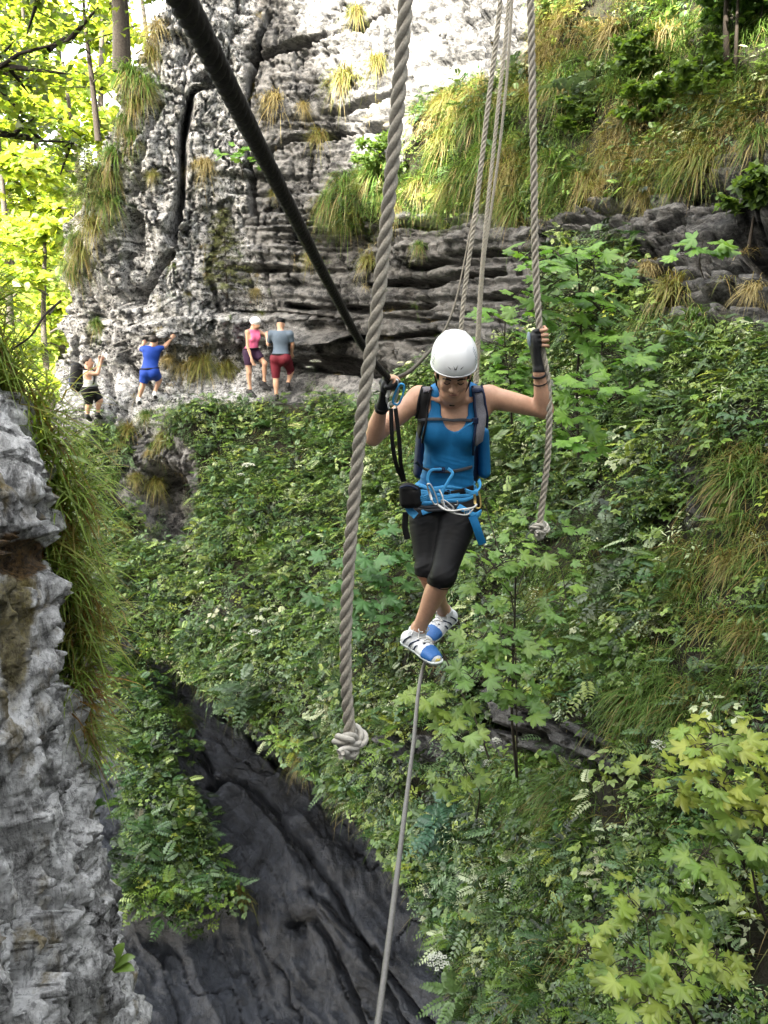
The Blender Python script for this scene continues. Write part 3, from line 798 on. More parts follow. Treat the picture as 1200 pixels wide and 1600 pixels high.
# ---- sunny hillside beyond the end of the gorge
gx, gy = np.meshgrid(np.linspace(-70, 6, 120), np.linspace(24, 110, 100))
H = np.stack([gx, gy, -11 + (gy - 24) * .26 - (gx + 20) * .06 + 2.0 * fbm(np.stack([gx * .07, gy * .07, gx * 0], -1), 4, 148)], -1)
_t = NT('forest_floor'); _c = _t.noise(_t.coords(), .6, 7, .7)
_t.bsdf(_t.ramp(_c, [(.35, (.05, .05, .02)), (.5, (.09, .13, .03)), (.65, (.18, .2, .06))]), .9, .2, 0, _c, .6, .4)
M['hill'] = _t.m
hl = link('hill', mesh_np('hill', H.reshape(-1, 3), grid_faces(100, 120), M['hill'], True)); tag(hl, kind='structure')

def bvh_of(V, st=1):
    G = V[::st, ::st]
    return BVHTree.FromPolygons(G.reshape(-1, 3).tolist(), grid_faces(*G.shape[:2]).tolist())
BV_WALL, BV_SLAB, BV_NEAR = bvh_of(WALL_V, 2), bvh_of(SLAB_V, 2), bvh_of(NF, 2)

def hit(px, py, which=None):
    """point and normal of the terrain in the direction (px, py)"""
    u, dy, dz = ray(px, py)
    d = Vector((float(u), float(dy), float(dz))).normalized()
    best = None
    for b in (which or (BV_WALL, BV_SLAB, BV_NEAR)):
        h = b.ray_cast(Vector((0, 0, 0)), d)
        if h[0] is not None and (best is None or h[3] < best[2]):
            n = h[1]
            if n.dot(d) > 0: n = -n
            best = (np.array(h[0]), np.array(n), h[3])
    return best
# ------------------------------------------------------------------ ropes
def twisted(mb, pts, r, lay=1.0, strands=3, sides=9, step=None, off=.53, sr=.49):
    """a laid rope: strands wound round the path pts"""
    pts = np.asarray(pts, float)
    s = np.r_[0, np.cumsum(np.linalg.norm(np.diff(pts, axis=0), axis=1))]
    n = max(24, int(s[-1] / (step or r * .42)))
    c = cr_interp(s, pts, np.linspace(0, s[-1], n))
    T = np.gradient(c, axis=0); T /= np.linalg.norm(T, axis=1, keepdims=True)
    a = np.array([0, 1.0, 0]) if abs(T[0, 1]) < .9 else np.array([1.0, 0, 0])
    U = np.zeros_like(T); u = a - T[0] * (a @ T[0]); U[0] = u / np.linalg.norm(u)
    for i in range(1, n):
        u = U[i - 1] - T[i] * (U[i - 1] @ T[i]); U[i] = u / np.linalg.norm(u)
    W = np.cross(T, U)
    ph = np.linspace(0, s[-1], n) / (r * 6.6 * lay) * 2 * math.pi
    jit = 1 + .03 * vnoise(np.stack([np.linspace(0, s[-1], n) / r * .7, np.zeros(n), np.zeros(n)], -1), 7)
    for k in range(strands):
        f = ph + k * 2 * math.pi / strands
        o = (np.cos(f)[:, None] * U + np.sin(f)[:, None] * W) * (r * off * jit)[:, None]
        mb.tube(c + o, r * sr * jit, sides)
    return c

def knot_path(c, size, seed=0, n=150, turns=1.0):
    """a pulled-tight overhand knot, seen as crossing bights"""
    t = np.linspace(0, 2 * math.pi, n)
    x = np.sin(t) + 1.75 * np.sin(2 * t)
    y = np.cos(t) - 1.75 * np.cos(2 * t)
    z = -1.15 * np.sin(3 * t)
    q = np.stack([x * .37, z * .42, y * .37], -1) * size
    a = .6 + seed
    Rz = np.array([[math.cos(a), -math.sin(a), 0], [math.sin(a), math.cos(a), 0], [0, 0, 1]])
    return q @ Rz.T + np.asarray(c)

def hanging_rope(name, px_path, Y, r, label, knot=None, mat='rope', lay=1.0, tail=True, group=None):
    Ys = Y if hasattr(Y, '__len__') else [Y] * len(px_path)
    pts = np.array([P(a, b, y) for (a, b), y in zip(px_path, Ys)])
    base = pts[-1]
    mb = MB(); twisted(mb, smooth_path(pts, 60), r, lay)
    o = mb.build(name, M[mat], None, loc=base)
    tag(o, label, 'rope', group)
    if knot:
        kc = base + np.array([0.0, 0, -knot * .38])
        k = MB(); rr = r * .92
        twisted(k, knot_path(kc, knot * .82, 0, 160), rr * 1.05, 1.15, 3, 8)
        twisted(k, smooth_path([kc + (-.5 * knot, -.06, .05 * knot), kc + (.0, -.55 * knot, -.12 * knot), kc + (.5 * knot, -.1 * knot, -.05 * knot), kc + (.1 * knot, .5 * knot, .1 * knot), kc + (-.5 * knot, 0, .12 * knot)], 40), rr * .95, 1.1)
        twisted(k, smooth_path([kc + (.1 * knot, 0, -.3 * knot), kc + (.12 * knot, -.1 * knot, -.62 * knot), kc + (.05 * knot, -.02, -.78 * knot)], 20), rr, 1.1)
        twisted(k, smooth_path([kc + (-.42 * knot, -.1 * knot, -.42 * knot), kc + (0, -.45 * knot, -.58 * knot), kc + (.42 * knot, -.05 * knot, -.40 * knot), kc + (0, .4 * knot, -.4 * knot), kc + (-.40 * knot, -.05 * knot, -.42 * knot)], 40), rr * .9, 1.1)
        ko = k.build('knot', M['ropeknot'], o)
        ko.matrix_parent_inverse = Matrix.Translation(Vector(base)).inverted()
    return o

hanging_rope('hanging_rope', [(640, -90), (634, 0), (609, 300), (588, 490), (569, 620), (555, 760), (544, 900), (540, 1000), (541, 1070), (547, 1150)], 1.72, .0155,
             'thick twisted rope with a big pale knot hanging closest to the viewer', knot=.040)
hanging_rope('hanging_rope', [(826, -110), (829, 0), (834, 250), (838, 440), (842, 500), (846, 540), (855, 590), (858, 640), (855, 720), (848, 780), (843, 822)], 3.62, .0165,
             'twisted rope gripped in the raised left hand of the woman', knot=.05)
hanging_rope('hanging_rope', [(790, -110), (782, 0), (762, 170), (742, 340), (726, 455), (718, 540)], 5.3, .0165, 'twisted rope hanging behind the white helmet, left of the paired thin ropes')
hanging_rope('hanging_rope', [(800, -100), (795, 0), (776, 190), (758, 360), (749, 470), (742, 600)], 5.9, .0145, 'rope hanging behind the right edge of the white helmet')
hanging_rope('hanging_rope', [(803, -100), (800, 0), (783, 210), (765, 345), (757, 400), (752, 470), (746, 600)], 6.0, .011, 'thinnest hanging rope, right beside the rope at the helmet edge')
# the hand line: from above the viewer down to the woman's right hand, then up to the wall
GRIP_R = P(611, 596, 3.50)
hl_pts = np.array([P(170, -190, .62), P(250, -60, .78), P(296, 20, .88), P(340, 105, 1.02), P(430, 280, 1.5), P(520, 455, 2.35), P(570, 545, 3.0), P(597, 580, 3.38), P(611, 594, 3.50),
                   P(630, 586, 3.75), P(660, 561, 4.6), P(690, 524, 6.2), P(712, 470, 8.6), P(730, 385, 11.5), P(740, 330, 13.9)])
mb = MB(); twisted(mb, smooth_path(hl_pts[:9], 90), .0145, .75, off=.41, sr=.62)
hand_line = tag(mb.build('hand_line', M['darkrope'], loc=GRIP_R), 'dark hand line running diagonally down to the right hand of the woman', 'rope')
mb = MB(); twisted(mb, smooth_path(hl_pts[8:], 90), .0105, 1.1, step=.012)
o = mb.build('far_span', M['ropefar'], hand_line); o.matrix_parent_inverse = Matrix.Translation(Vector(GRIP_R)).inverted()
# the foot cable
FOOT_F, FOOT_B = P(661, 1044, 3.56), P(681, 993, 3.93)
ct = [P(560, 1790, 1.28), P(590, 1600, 1.62), P(606, 1480, 1.85), P(630, 1290, 2.4), P(645, 1170, 2.92), FOOT_F, FOOT_B, P(690, 900, 5.2), P(700, 760, 8.2), P(704, 640, 12.4)]
mb = MB()
twisted(mb, smooth_path(ct[:7], 120), .0098, 1.0, 6, 6, .012)
twisted(mb, smooth_path(ct[5:], 60), .0098, 1.0, 6, 6, .03)
tag(mb.build('foot_cable', M['steel'], loc=FOOT_F), 'grey steel cable under the shoes of the woman', 'cable')
# safety cables across the pale rock by the far climbers
def wall_cable(pxs, lift, label, r=.012):
    pts = []
    for a_, b_ in pxs:
        h = hit(a_, b_, (BV_WALL,))
        y_ = h[0][1] - lift if h else 16.5
        pts.append(P(a_, b_, y_))
    pts = smooth_path(pts, 60)
    pts[:, 2] -= .0
    mb = MB(); mb.tube(pts, r, 6)
    tag(mb.build('safety_cable', M['steel'], loc=pts[0]), label, 'cable')
wall_cable([(100, 584), (140, 560), (185, 535), (224, 525), (268, 528)], .28, 'steel safety cable above the lowest climber with the black backpack')
wall_cable([(182, 553), (205, 545), (240, 535), (266, 527)], .24, 'short steel safety cable behind the climber in the royal blue shirt', .010)
# ------------------------------------------------------------------ figures: distance fields turned into meshes
class Field:
    def __init__(s, lo, hi, h):
        s.lo = np.asarray(lo, float); s.h = h
        s.n = np.ceil((np.asarray(hi) - s.lo) / h).astype(int) + 1
        s.d = np.full(s.n, .2, np.float32)
    def _box(s, lo, hi):
        a = np.clip(np.floor((lo - s.lo) / s.h).astype(int), 0, s.n - 1); b = np.clip(np.ceil((hi - s.lo) / s.h).astype(int) + 1, 1, s.n)
        if np.any(b - a < 1): return None, None
        sl = tuple(slice(int(x), int(y)) for x, y in zip(a, b))
        g = np.stack(np.meshgrid(*[s.lo[k] + s.h * np.arange(a[k], b[k]) for k in range(3)], indexing='ij'), -1)
        return sl, g
    def _join(s, sl, d, k, sub):
        c = s.d[sl]
        if sub:
            h = np.clip(k - np.abs(c + d), 0, None) / k
            s.d[sl] = np.maximum(c, -d) + h * h * k * .25
        else:
            h = np.clip(k - np.abs(c - d), 0, None) / k
            s.d[sl] = np.minimum(c, d) - h * h * k * .25
    def tube(s, pts, ra, rb=None, right=None, k=.02, infl=0.0, sub=False, fine=True):
        pts = np.asarray(pts, float); n = len(pts)
        ra = np.broadcast_to(np.asarray(ra, float), (n,)) + infl
        rb = ra if rb is None else np.broadcast_to(np.asarray(rb, float), (n,)) + infl
        if fine and n > 2:
            sp = np.r_[0, np.cumsum(np.linalg.norm(np.diff(pts, axis=0), axis=1))]
            x = np.linspace(0, sp[-1], 4 * n)
            q = cr_interp(sp, np.column_stack([pts, ra, rb]), x)
            pts, ra, rb = q[:, :3], q[:, 3], q[:, 4]; n = len(pts)
        pad = max(ra.max(), rb.max()) + k + 2 * s.h
        sl, g = s._box(pts.min(0) - pad, pts.max(0) + pad)
        if sl is None: return s
        best = np.full(g.shape[:3], .2, np.float32)
        for i in range(n - 1):
            a, b = pts[i], pts[i + 1]
            ab = b - a; l2 = ab @ ab
            w = g - a
            t = np.clip(w @ ab / l2, 0, 1)
            w = w - t[..., None] * ab
            A = ra[i] + (ra[i + 1] - ra[i]) * t
            if right is None:
                d = np.linalg.norm(w, axis=-1) - A
            else:
                Bq = rb[i] + (rb[i + 1] - rb[i]) * t
                T = ab / math.sqrt(l2)
                Rr = np.asarray(right, float); Rr = Rr - T * (Rr @ T); Rr /= np.linalg.norm(Rr)
                Fv = np.cross(T, Rr)
                m = np.minimum(A, Bq)
                d = (np.sqrt((w @ Rr / A) ** 2 + (w @ Fv / Bq) ** 2 + (w @ T / m) ** 2) - 1) * m
            best = np.minimum(best, d)
        s._join(sl, best, k, sub)
        return s
    def ell(s, c, r, rot=None, k=.02, infl=0.0, sub=False):
        c = np.asarray(c, float); r = np.asarray(r, float) + infl
        pad = r.max() + k + 2 * s.h
        sl, g = s._box(c - pad, c + pad)
        if sl is None: return s
        w = g - c
        if rot is not None: w = w @ np.asarray(rot)
        d = (np.linalg.norm(w / r, axis=-1) - 1) * r.min()
        s._join(sl, d, k, sub)
        return s
    def cut(s, fn):
        """keep only where fn(points) < 0"""
        g = np.stack(np.meshgrid(*[s.lo[k] + s.h * np.arange(s.n[k]) for k in range(3)], indexing='ij'), -1)
        s.d = np.maximum(s.d, fn(g).astype(np.float32))
        return s
    def mesh(s):
        d = s.d; n = s.n
        d[0] = d[-1] = .1; d[:, 0] = d[:, -1] = .1; d[:, :, 0] = d[:, :, -1] = .1
        S = d < 0
        c = [S[i:n[0] - 1 + i, j:n[1] - 1 + j, k:n[2] - 1 + k] for i in (0, 1) for j in (0, 1) for k in (0, 1)]
        al = c[0].copy(); an = c[0].copy()
        for x in c[1:]: al &= x; an |= x
        m = an & ~al
        I = np.argwhere(m)
        idx = np.full(m.shape, -1, np.int64); idx[m] = np.arange(len(I))
        off = np.array([(i, j, k) for i in (0, 1) for j in (0, 1) for k in (0, 1)])
        val = np.stack([d[tuple((I + o).T)] for o in off], 1)
        acc = np.zeros((len(I), 3)); cnt = np.zeros(len(I))
        for a in range(8):
            for b in range(a + 1, 8):
                if np.abs(off[a] - off[b]).sum() != 1: continue
                x = (val[:, a] < 0) != (val[:, b] < 0)
                t = np.where(x, val[:, a] / np.where(x, val[:, a] - val[:, b], 1), 0)[:, None]
                acc += np.where(x[:, None], off[a] + t * (off[b] - off[a]), 0); cnt += x
        V = s.lo + s.h * (I + acc / cnt[:, None])
        F = []
        for ax in range(3):
            o = [0, 0, 0]; o[ax] = 1
            A = S[:n[0] - o[0], :n[1] - o[1], :n[2] - o[2]]; Bv = S[o[0]:, o[1]:, o[2]:]
            E = np.argwhere(A != Bv)
            u, v = [(1, 2), (2, 0), (0, 1)][ax]
            E = E[(E[:, u] > 0) & (E[:, v] > 0)]
            sg = A[tuple(E.T)]
            du = np.zeros(3, int); du[u] = 1; dv = np.zeros(3, int); dv[v] = 1
            f = np.stack([idx[tuple((E - du - dv).T)], idx[tuple((E - dv).T)], idx[tuple(E.T)], idx[tuple((E - du).T)]], 1)
            f[~sg] = f[~sg][:, ::-1]
            F.append(f)
        return V, np.concatenate(F)
    def build(s, name, mat, parent=None, base=None, relax=1):
        V, F_ = s.mesh()
        for _ in range(relax):
            acc = np.zeros_like(V); cnt = np.zeros(len(V))
            for a in range(4):
                b = (a + 1) % 4
                np.add.at(acc, F_[:, a], V[F_[:, b]]); np.add.at(acc, F_[:, b], V[F_[:, a]])
                np.add.at(cnt, F_[:, a], 1); np.add.at(cnt, F_[:, b], 1)
            V = V * .5 + .5 * acc / cnt[:, None]
        s.V, s.F = V, F_
        base = np.zeros(3) if base is None else np.asarray(base)
        return link(name, mesh_np(name, V - base, F_, mat, True), parent, base if parent is None else None)

def nrmz(v):
    v = np.asarray(v, float); return v / np.linalg.norm(v)

def frame(up, fwd):
    """columns right, forward, up"""
    u = nrmz(up); f = np.asarray(fwd, float); f = nrmz(f - u * (f @ u)); r = np.cross(f, u)
    return np.stack([r, f, u], 1)

def grip_prims(c, axis, start, sgn, rr, side_n=4, fw=.0092, spread=.0205, arc=3.6):
    """finger chains wound round a rope of radius rr at c: list of (points, radii)"""
    A = nrmz(axis); s0 = np.asarray(start, float); s0 = nrmz(s0 - A * (s0 @ A)); s1 = np.cross(A, s0) * sgn
    out = []
    for i in range(side_n):
        z = (1.5 - i) * spread
        a0 = .5 + .05 * i
        L = arc * (1, 1.06, 1.0, .84)[i]
        th = np.linspace(a0, a0 + L, 7)
        rad = rr + fw * np.linspace(1.55, 1.0, 7)
        p = c + A * z + (np.cos(th) * rad)[:, None] * s0 + (np.sin(th) * rad)[:, None] * s1 + A * (np.linspace(0, -.006 * i, 7))[:, None]
        out.append((p, fw * np.linspace(1.12, .82, 7) * (1, 1.03, 1, .88)[i]))
    return out, A, s0, s1

def body_prims(F, J, S, infl=0.0, parts=('torso', 'arms', 'legs', 'head', 'neck'), k=.03):
    """J: joints in world space; S: radii"""
    Rt = nrmz(np.asarray(J['sr']) - np.asarray(J['sl'])); Rh = nrmz(np.asarray(J['hr']) - np.asarray(J['hl']))
    sm = (np.asarray(J['sr']) + J['sl']) / 2; hm = (np.asarray(J['hr']) + J['hl']) / 2
    ax = sm - hm
    f = np.cross(ax, Rt); f = nrmz(f) * S.get('fsign', 1)
    w = S['w']
    if 'torso' in parts:
        t = np.array([-.10, .04, .22, .42, .62, .80, .95, 1.04])
        a = np.array([.115, .152, .140, .118, .128, .140, .125, .075]) * w
        b = np.array([.085, .108, .098, .083, .092, .094, .074, .055]) * w * S.get('dep', 1)
        fo = np.array([.0, -.012, -.002, .008, .008, -.004, -.018, -.02])
        pts = hm + t[:, None] * ax + fo[:, None] * f
        if 'waist' in S: a[2:4] *= S['waist']
        F.tube(pts[:4], a[:4], b[:4], Rh, .02, infl)
        F.tube(pts[3:], a[3:], b[3:], Rt, .03, infl)
        for s_ in ('r', 'l'):
            sh = np.asarray(J['s' + s_])
            F.tube([sm + .06 * ax + .25 * (sh - sm), sm + .0 * ax + .7 * (sh - sm), sh], [.045 * w, .05 * w, .05 * w], k=.04, infl=infl)   # trapezius and deltoid
            F.tube([sm - .22 * ax + .55 * (sh - sm) + .04 * f, sh - .02 * ax], [.06 * w, .045 * w], k=.04, infl=infl)                      # pectoral
            if S.get('bust'):
                F.ell(hm + .70 * ax + .46 * (sh - sm) + .062 * f, (.060, .052, .060), None, .035, infl)
            F.ell(np.asarray(J['h' + s_]) - .05 * f - .02 * ax, (.078 * w, .085 * w, .085 * w), None, .04, infl)                              # buttock
    if 'neck' in parts:
        F.tube([sm - .02 * ax, sm * .5 + np.asarray(J['nk']) * .5, J['nk']], np.array([.062, .05, .05]) * w ** .5, k=.03, infl=infl)
    if 'arms' in parts:
        for s_ in ('r', 'l'):
            a, e, h = (np.asarray(J[x + s_]) for x in ('s', 'e', 'w'))
            F.tube([a, a * .65 + e * .35, a * .25 + e * .75, e], np.array([.050, .0455, .040, .036]) * S['arm'], k=.025, infl=infl)
            F.tube([e, e * .72 + h * .28, e * .3 + h * .7, h], np.array([.036, .039, .030, .0235]) * S['arm'], k=.02, infl=infl)
    if 'legs' in parts:
        for s_ in ('r', 'l'):
            a, e, h = (np.asarray(J[x + s_]) for x in ('h', 'k', 'a'))
            bk = np.asarray(J.get('kf' + s_, f)) * 1.0
            F.tube([a, a * .7 + e * .3, a * .3 + e * .7, e], np.array([.088, .084, .064, .052]) * S['leg'], k=.03, infl=infl)
            F.tube([e, e * .72 + h * .28 - .014 * bk, e * .35 + h * .65 - .006 * bk, h], np.array([.050, .054, .040, .034]) * S['leg'], k=.02, infl=infl)
            F.ell(e + .012 * bk, np.array([.043, .043, .052]) * S['leg'], None, .03, infl)
    return f

def foot_prims(F, ank, toe_dir, up, ln=.24, infl=0.0, k=.02):
    d = nrmz(toe_dir); u = np.asarray(up, float); u = nrmz(u - d * (u @ d)); r = np.cross(d, u)
    h = ank - u * .055
    F.tube([ank + u * .02, ank - u * .03 - d * .012], [.036, .036], k=k, infl=infl)
    F.tube([h - d * .055 - u * .005, h + d * .05, h + d * .11 - u * .012, h + d * (ln - .085) - u * .02], [.034, .038, .044, .036], [.036, .038, .027, .02], r, k, infl)

def shoe(parent, base, ank, toe_dir, up, ln, mats, voxel=.005, detail=True):
    d = nrmz(toe_dir); u = np.asarray(up, float); u = nrmz(u - d * (u @ d)); r = np.cross(d, u)
    lo = ank - .3; hi = ank + .3
    F = Field(lo, hi, voxel); foot_prims(F, ank, d, u, ln, .008)
    sole_h = lambda g: ((g - ank) @ u) + .083
    F.cut(lambda g: np.maximum(((g - ank) @ u) - .018 - .15 * np.abs((g - ank) @ d + .01), -((g - ank) @ u) - .098))
    o = F.build('shoe', mats[0], parent, base)
    toe = ank + d * (ln - .07)
    G = Field(lo, hi, voxel); foot_prims(G, ank, d, u, ln + .008, .013)
    G.cut(lambda g: np.abs(((g - ank) @ u) + .092) - .0125)
    G.build('sole', mats[1], o, base)
    if detail:
        # coloured panels, toe cap and laces lie on the shoe
        bv = BVHTree.FromPolygons(F.V.tolist(), F.F.tolist())
        def on(pt, dr, off):
            h = bv.ray_cast(Vector(pt + dr * .15), Vector(-dr))
            return (np.array(h[0]) + np.array(h[1]) * off, np.array(h[1])) if h[0] is not None else (pt, dr)
        for name, lo_t, hi_t, mat in (('toe_panel', .098, .165, 'shoeblue'), ('toe_cap', .172, .21, 'yellow')):
            K = Field(lo, hi, voxel); foot_prims(K, ank, d, u, ln, .0105)
            K.cut(lambda g: np.maximum(np.abs((g - ank) @ d - (lo_t + hi_t) / 2) - (hi_t - lo_t) / 2, -((g - ank) @ u) - .082))
            K.build(name, M[mat], o, base)
        for sgn in (-1, 1):
            mb = MB()
            for x0, x1 in ((-.045, -.015), (.0, .03), (.04, .065)):
                dr = nrmz(r * sgn + u * .15)
                p0, n0 = on(ank + d * x0 - u * .075, dr, .003); p1, n1 = on(ank + d * (x1 + .02) - u * .03, nrmz(r * sgn + u * .5), .003)
                pm, nm = on((ank + d * (x0 + x1) / 2 - u * .052), dr, .003)
                mb.ribbon(np.array([p0, pm, p1]), d, np.array([n0, nm, n1]), .010, .002)
            local(mb.build('side_stripe', M['navy'], o), base)
        mb = MB()
        for i in range(5):
            x0 = .015 + i * .017
            pr_ = []
            for w_ in np.linspace(-1, 1, 7):
                dr = nrmz(u + r * w_ * .9)
                p, n_ = on(ank + d * (x0 + .008 * w_ * (1 if i % 2 else -1)) - u * .045, dr, .003); pr_.append(p)
            mb.tube(pr_, .0038, 6)
        b1, _ = on(ank + d * .018 - u * .045, nrmz(u + d * .2), .006)
        for sg in (-1, 1):
            mb.tube(smooth_path([b1, b1 + r * sg * .02 + u * .012, b1 + r * sg * .035 + d * .012 + u * .004, b1 + r * sg * .018 + d * .02 - u * .004, b1], 16), .003, 6)
        local(mb.build('laces', M['white'], o), base)
    return o

def local(o, base):
    for v in o.data.vertices: v.co -= Vector(base)
    return o

# =============================================================== the woman on the cable
WJ = dict(sr=P(655, 621, 3.74), sl=P(764, 620, 3.72), er=P(583, 683, 3.64), el=P(851, 641, 3.66), wr=P(597, 634, 3.54), wl=P(842, 583, 3.60),
          hr=P(668, 792, 3.80), hl=P(722, 792, 3.76), kr=P(667, 890, 3.62), kl=P(692, 900, 3.50), ar=P(694, 957, 3.98), al=P(652, 988, 3.62), nk=P(708, 618, 3.66))
WS = dict(w=.95, arm=1.07, leg=.99, bust=True, dep=.95, waist=.96)
WBASE = (FOOT_F + FOOT_B) / 2
WF = nrmz(np.cross((WJ['sr'] + WJ['sl']) / 2 - (WJ['hr'] + WJ['hl']) / 2, WJ['sr'] - WJ['sl']))
if WF[1] > 0: WF = -WF; WS['fsign'] = -1
WJ['kfr'] = nrmz(np.array([-.1, -1, .15])); WJ['kfl'] = nrmz(np.array([0, -1, .2]))
person = empty('person', WBASE, 'woman in a white helmet and blue tank top balancing on the steel cable', 'person')
HC = P(708, 583, 3.615)                                   # centre of the head
HUP = nrmz([.0, -.50, .86]); HFW = np.array([-.03, -.86, -.50])
HF = frame(HUP, HFW); HR, HFd, HU = HF[:, 0], HF[:, 1], HF[:, 2]
def hd(x, y, z): return HC + HR * x + HFd * y + HU * z
lo, hi = np.array([-.22, 3.2, -1.78]), np.array([.95, 4.15, .12])
LG = P(846, 527, 3.62); RG = GRIP_R
l_axis = nrmz(P(841, 500, 3.62) - P(848, 555, 3.62)); r_axis = nrmz(P(596, 579, 3.38) - P(632, 585, 3.75))
l_f, lA, l0, l1 = grip_prims(LG, l_axis, np.array([-1, .12, 0]), 1, .0165)
r_f, rA, r0_, r1 = grip_prims(RG, r_axis, np.array([-.6, -.5, -.35]), 1, .0145)
def palm_prims(F, c, A, s0, s1, wrist, rr, infl=0.0):
    pc = c + s0 * (rr + .020)
    F.tube([wrist, wrist * .5 + (pc - A * .012) * .5, pc + A * .0, pc + A * .012], np.array([.024, .032, .041, .036]), np.array([.021, .020, .017, .016]), A, .015, infl)
    F.tube([pc - A * .025, pc - A * .01 - s1 * (rr + .012)], [.019, .014], k=.015, infl=infl)
def thumb_prims(F, c, A, s0, s1, rr, infl=0.0):
    p = [c + s0 * (rr + .014) - A * .02 - s1 * .018, c + s0 * (rr * .3) + A * .008 - s1 * (rr + .014), c - s0 * (rr * .5) + A * .032 - s1 * (rr + .006), c - s0 * (rr + .002) + A * .044 - s1 * .0]
    F.tube(p, [.0135, .0115, .0105, .0085], k=.008, infl=infl)
# which way do the fingers go round: towards the camera side
if l1[1] > 0: l_f, lA, l0, l1 = grip_prims(LG, l_axis, np.array([-1, .12, 0]), -1, .0165)
FB = Field(lo, hi, .0048)
body_prims(FB, WJ, WS)
# head
FB.ell(hd(0, -.012, .035), (.074, .094, .088), HF, .02)
FB.ell(hd(0, .022, -.035), (.060, .068, .075), HF, .025)
FB.ell(hd(0, .062, -.096), (.026, .022, .022), HF, .03)          # chin
FB.tube([hd(-.052, .01, -.062), hd(-.03, .055, -.088), hd(.03, .055, -.088), hd(.052, .01, -.062)], [.018, .016, .016, .018], k=.03)
FB.ell(hd(-.036, .062, -.025), (.022, .02, .018), HF, .02); FB.ell(hd(.036, .062, -.025), (.022, .02, .018), HF, .02)   # cheeks
FB.ell(hd(-.031, .098, .012), (.019, .016, .012), HF, .012, sub=True); FB.ell(hd(.031, .098, .012), (.019, .016, .012), HF, .012, sub=True)   # eye sockets
FB.ell(hd(-.031, .078, .010), (.015, .011, .010), HF, .006); FB.ell(hd(.031, .078, .010), (.015, .011, .010), HF, .006)
FB.tube([hd(0, .086, .018), hd(0, .097, -.008), hd(0, .108, -.028)], [.008, .0095, .013], k=.012)
FB.ell(hd(-.012, .096, -.031), (.009, .010, .008), HF, .008); FB.ell(hd(.012, .096, -.031), (.009, .010, .008), HF, .008)
FB.tube([hd(-.036, .086, .026), hd(0, .095, .024), hd(.036, .086, .026)], .008, k=.012)
FB.ell(hd(0, .086, -.055), (.024, .012, .007), HF, .01); FB.ell(hd(0, .084, -.066), (.020, .012, .008), HF, .01)
for sg in (-1, 1): FB.ell(hd(sg * .078, -.005, -.01), (.008, .02, .032), HF, .008)
FB.tube([WJ['nk'], hd(0, -.025, -.05)], [.05, .052], k=.03)
# muscles and collar bones
for s_ in ('r', 'l'):
    a, e = WJ['s' + s_], WJ['e' + s_]
    FB.tube([a * .75 + e * .25 + np.array([0, -.01, .012]), a * .4 + e * .6 + np.array([0, -.012, .010])], [.033, .030], k=.02)
    sm = (WJ['sr'] + WJ['sl']) / 2
    FB.tube([sm + WF * .052 + np.array([0, 0, -.022]), WJ['s' + s_] * .8 + sm * .2 + WF * .045 + np.array([0, 0, .008])], [.010, .010], k=.018)
for fl, c, A, s0, s1, wr, rr in ((l_f, LG, lA, l0, l1, WJ['wl'], .0165), (r_f, RG, rA, r0_, r1, WJ['wr'], .0145)):
    palm_prims(FB, c, A, s0, s1, wr, rr)
    for p, r_ in fl: FB.tube(p, r_, k=.004, fine=False)
    thumb_prims(FB, c, A, s0, s1, rr)
TOE_F = nrmz([.60, -.76, -.10]); TOE_B = nrmz([-.62, -.74, -.22])
UPF = nrmz([.12, .0, 1.0]); UPB = nrmz([-.05, -.15, 1])
foot_prims(FB, WJ['al'], TOE_F, UPF, .225); foot_prims(FB, WJ['ar'], TOE_B, UPB, .225)
body = FB.build('body', M['skin'], person, WBASE)
body.data.materials.append(M['tan'])

# tank top
NECKC = (WJ['sr'] + WJ['sl']) / 2
hips = (WJ['hr'] + WJ['hl']) / 2
SX = nrmz(WJ['sl'] - WJ['sr'])
def top_region(g):
    x = (g - NECKC) @ SX; zz = g[..., 2] - NECKC[2]; fy = (g - NECKC) @ WF
    scoop = np.where(zz > -.085, .062 + (zz + .085) * .06, .062 * np.sqrt(np.clip(1 - ((zz + .085) / .072) ** 2, 0, 1)) - .006) - np.abs(x)      # > 0 inside the neckline
    scoop = np.where(fy > -.02, scoop, np.minimum(scoop, zz + .04))
    arm = np.abs(x) - (.112 + np.clip(-zz - .05, 0, .2) * .42)
    low = (hips[2] + .035) - g[..., 2]
    return np.maximum(np.maximum(scoop, np.where(zz > -.145, arm, -1)), low)
FT = Field(lo, hi, .005)
body_prims(FT, WJ, WS, .0065, ('torso',))
FT.cut(top_region)
top = FT.build('tank_top', M['top'], person, WBASE)
def wrinkle(o, fn):
    me = o.data; n_ = len(me.vertices); co = np.empty(n_ * 3, np.float32); no = np.empty(n_ * 3, np.float32)
    me.vertices.foreach_get('co', co); me.vertices.foreach_get('normal', no)
    co = co.reshape(-1, 3); no = no.reshape(-1, 3); w_ = co + WBASE
    me.vertices.foreach_set('co', (co + no * fn(w_)[:, None]).astype(np.float32).ravel()); me.update()
def top_fold(w_):
    zz = w_[:, 2] - hips[2]
    lo_ = sstep(.36, .12, zz)
    f_ = ridged(np.stack([w_[:, 0] * 5, w_[:, 1] * 5, w_[:, 2] * 26 + w_[:, 0] * 7], -1), 2, 401) * .0050 * lo_
    g_ = fbm(np.stack([w_[:, 0] * 22, w_[:, 1] * 9, w_[:, 2] * 10 - w_[:, 0] * 8], -1), 3, 402) * .0022
    return f_ + g_
wrinkle(top, top_fold)
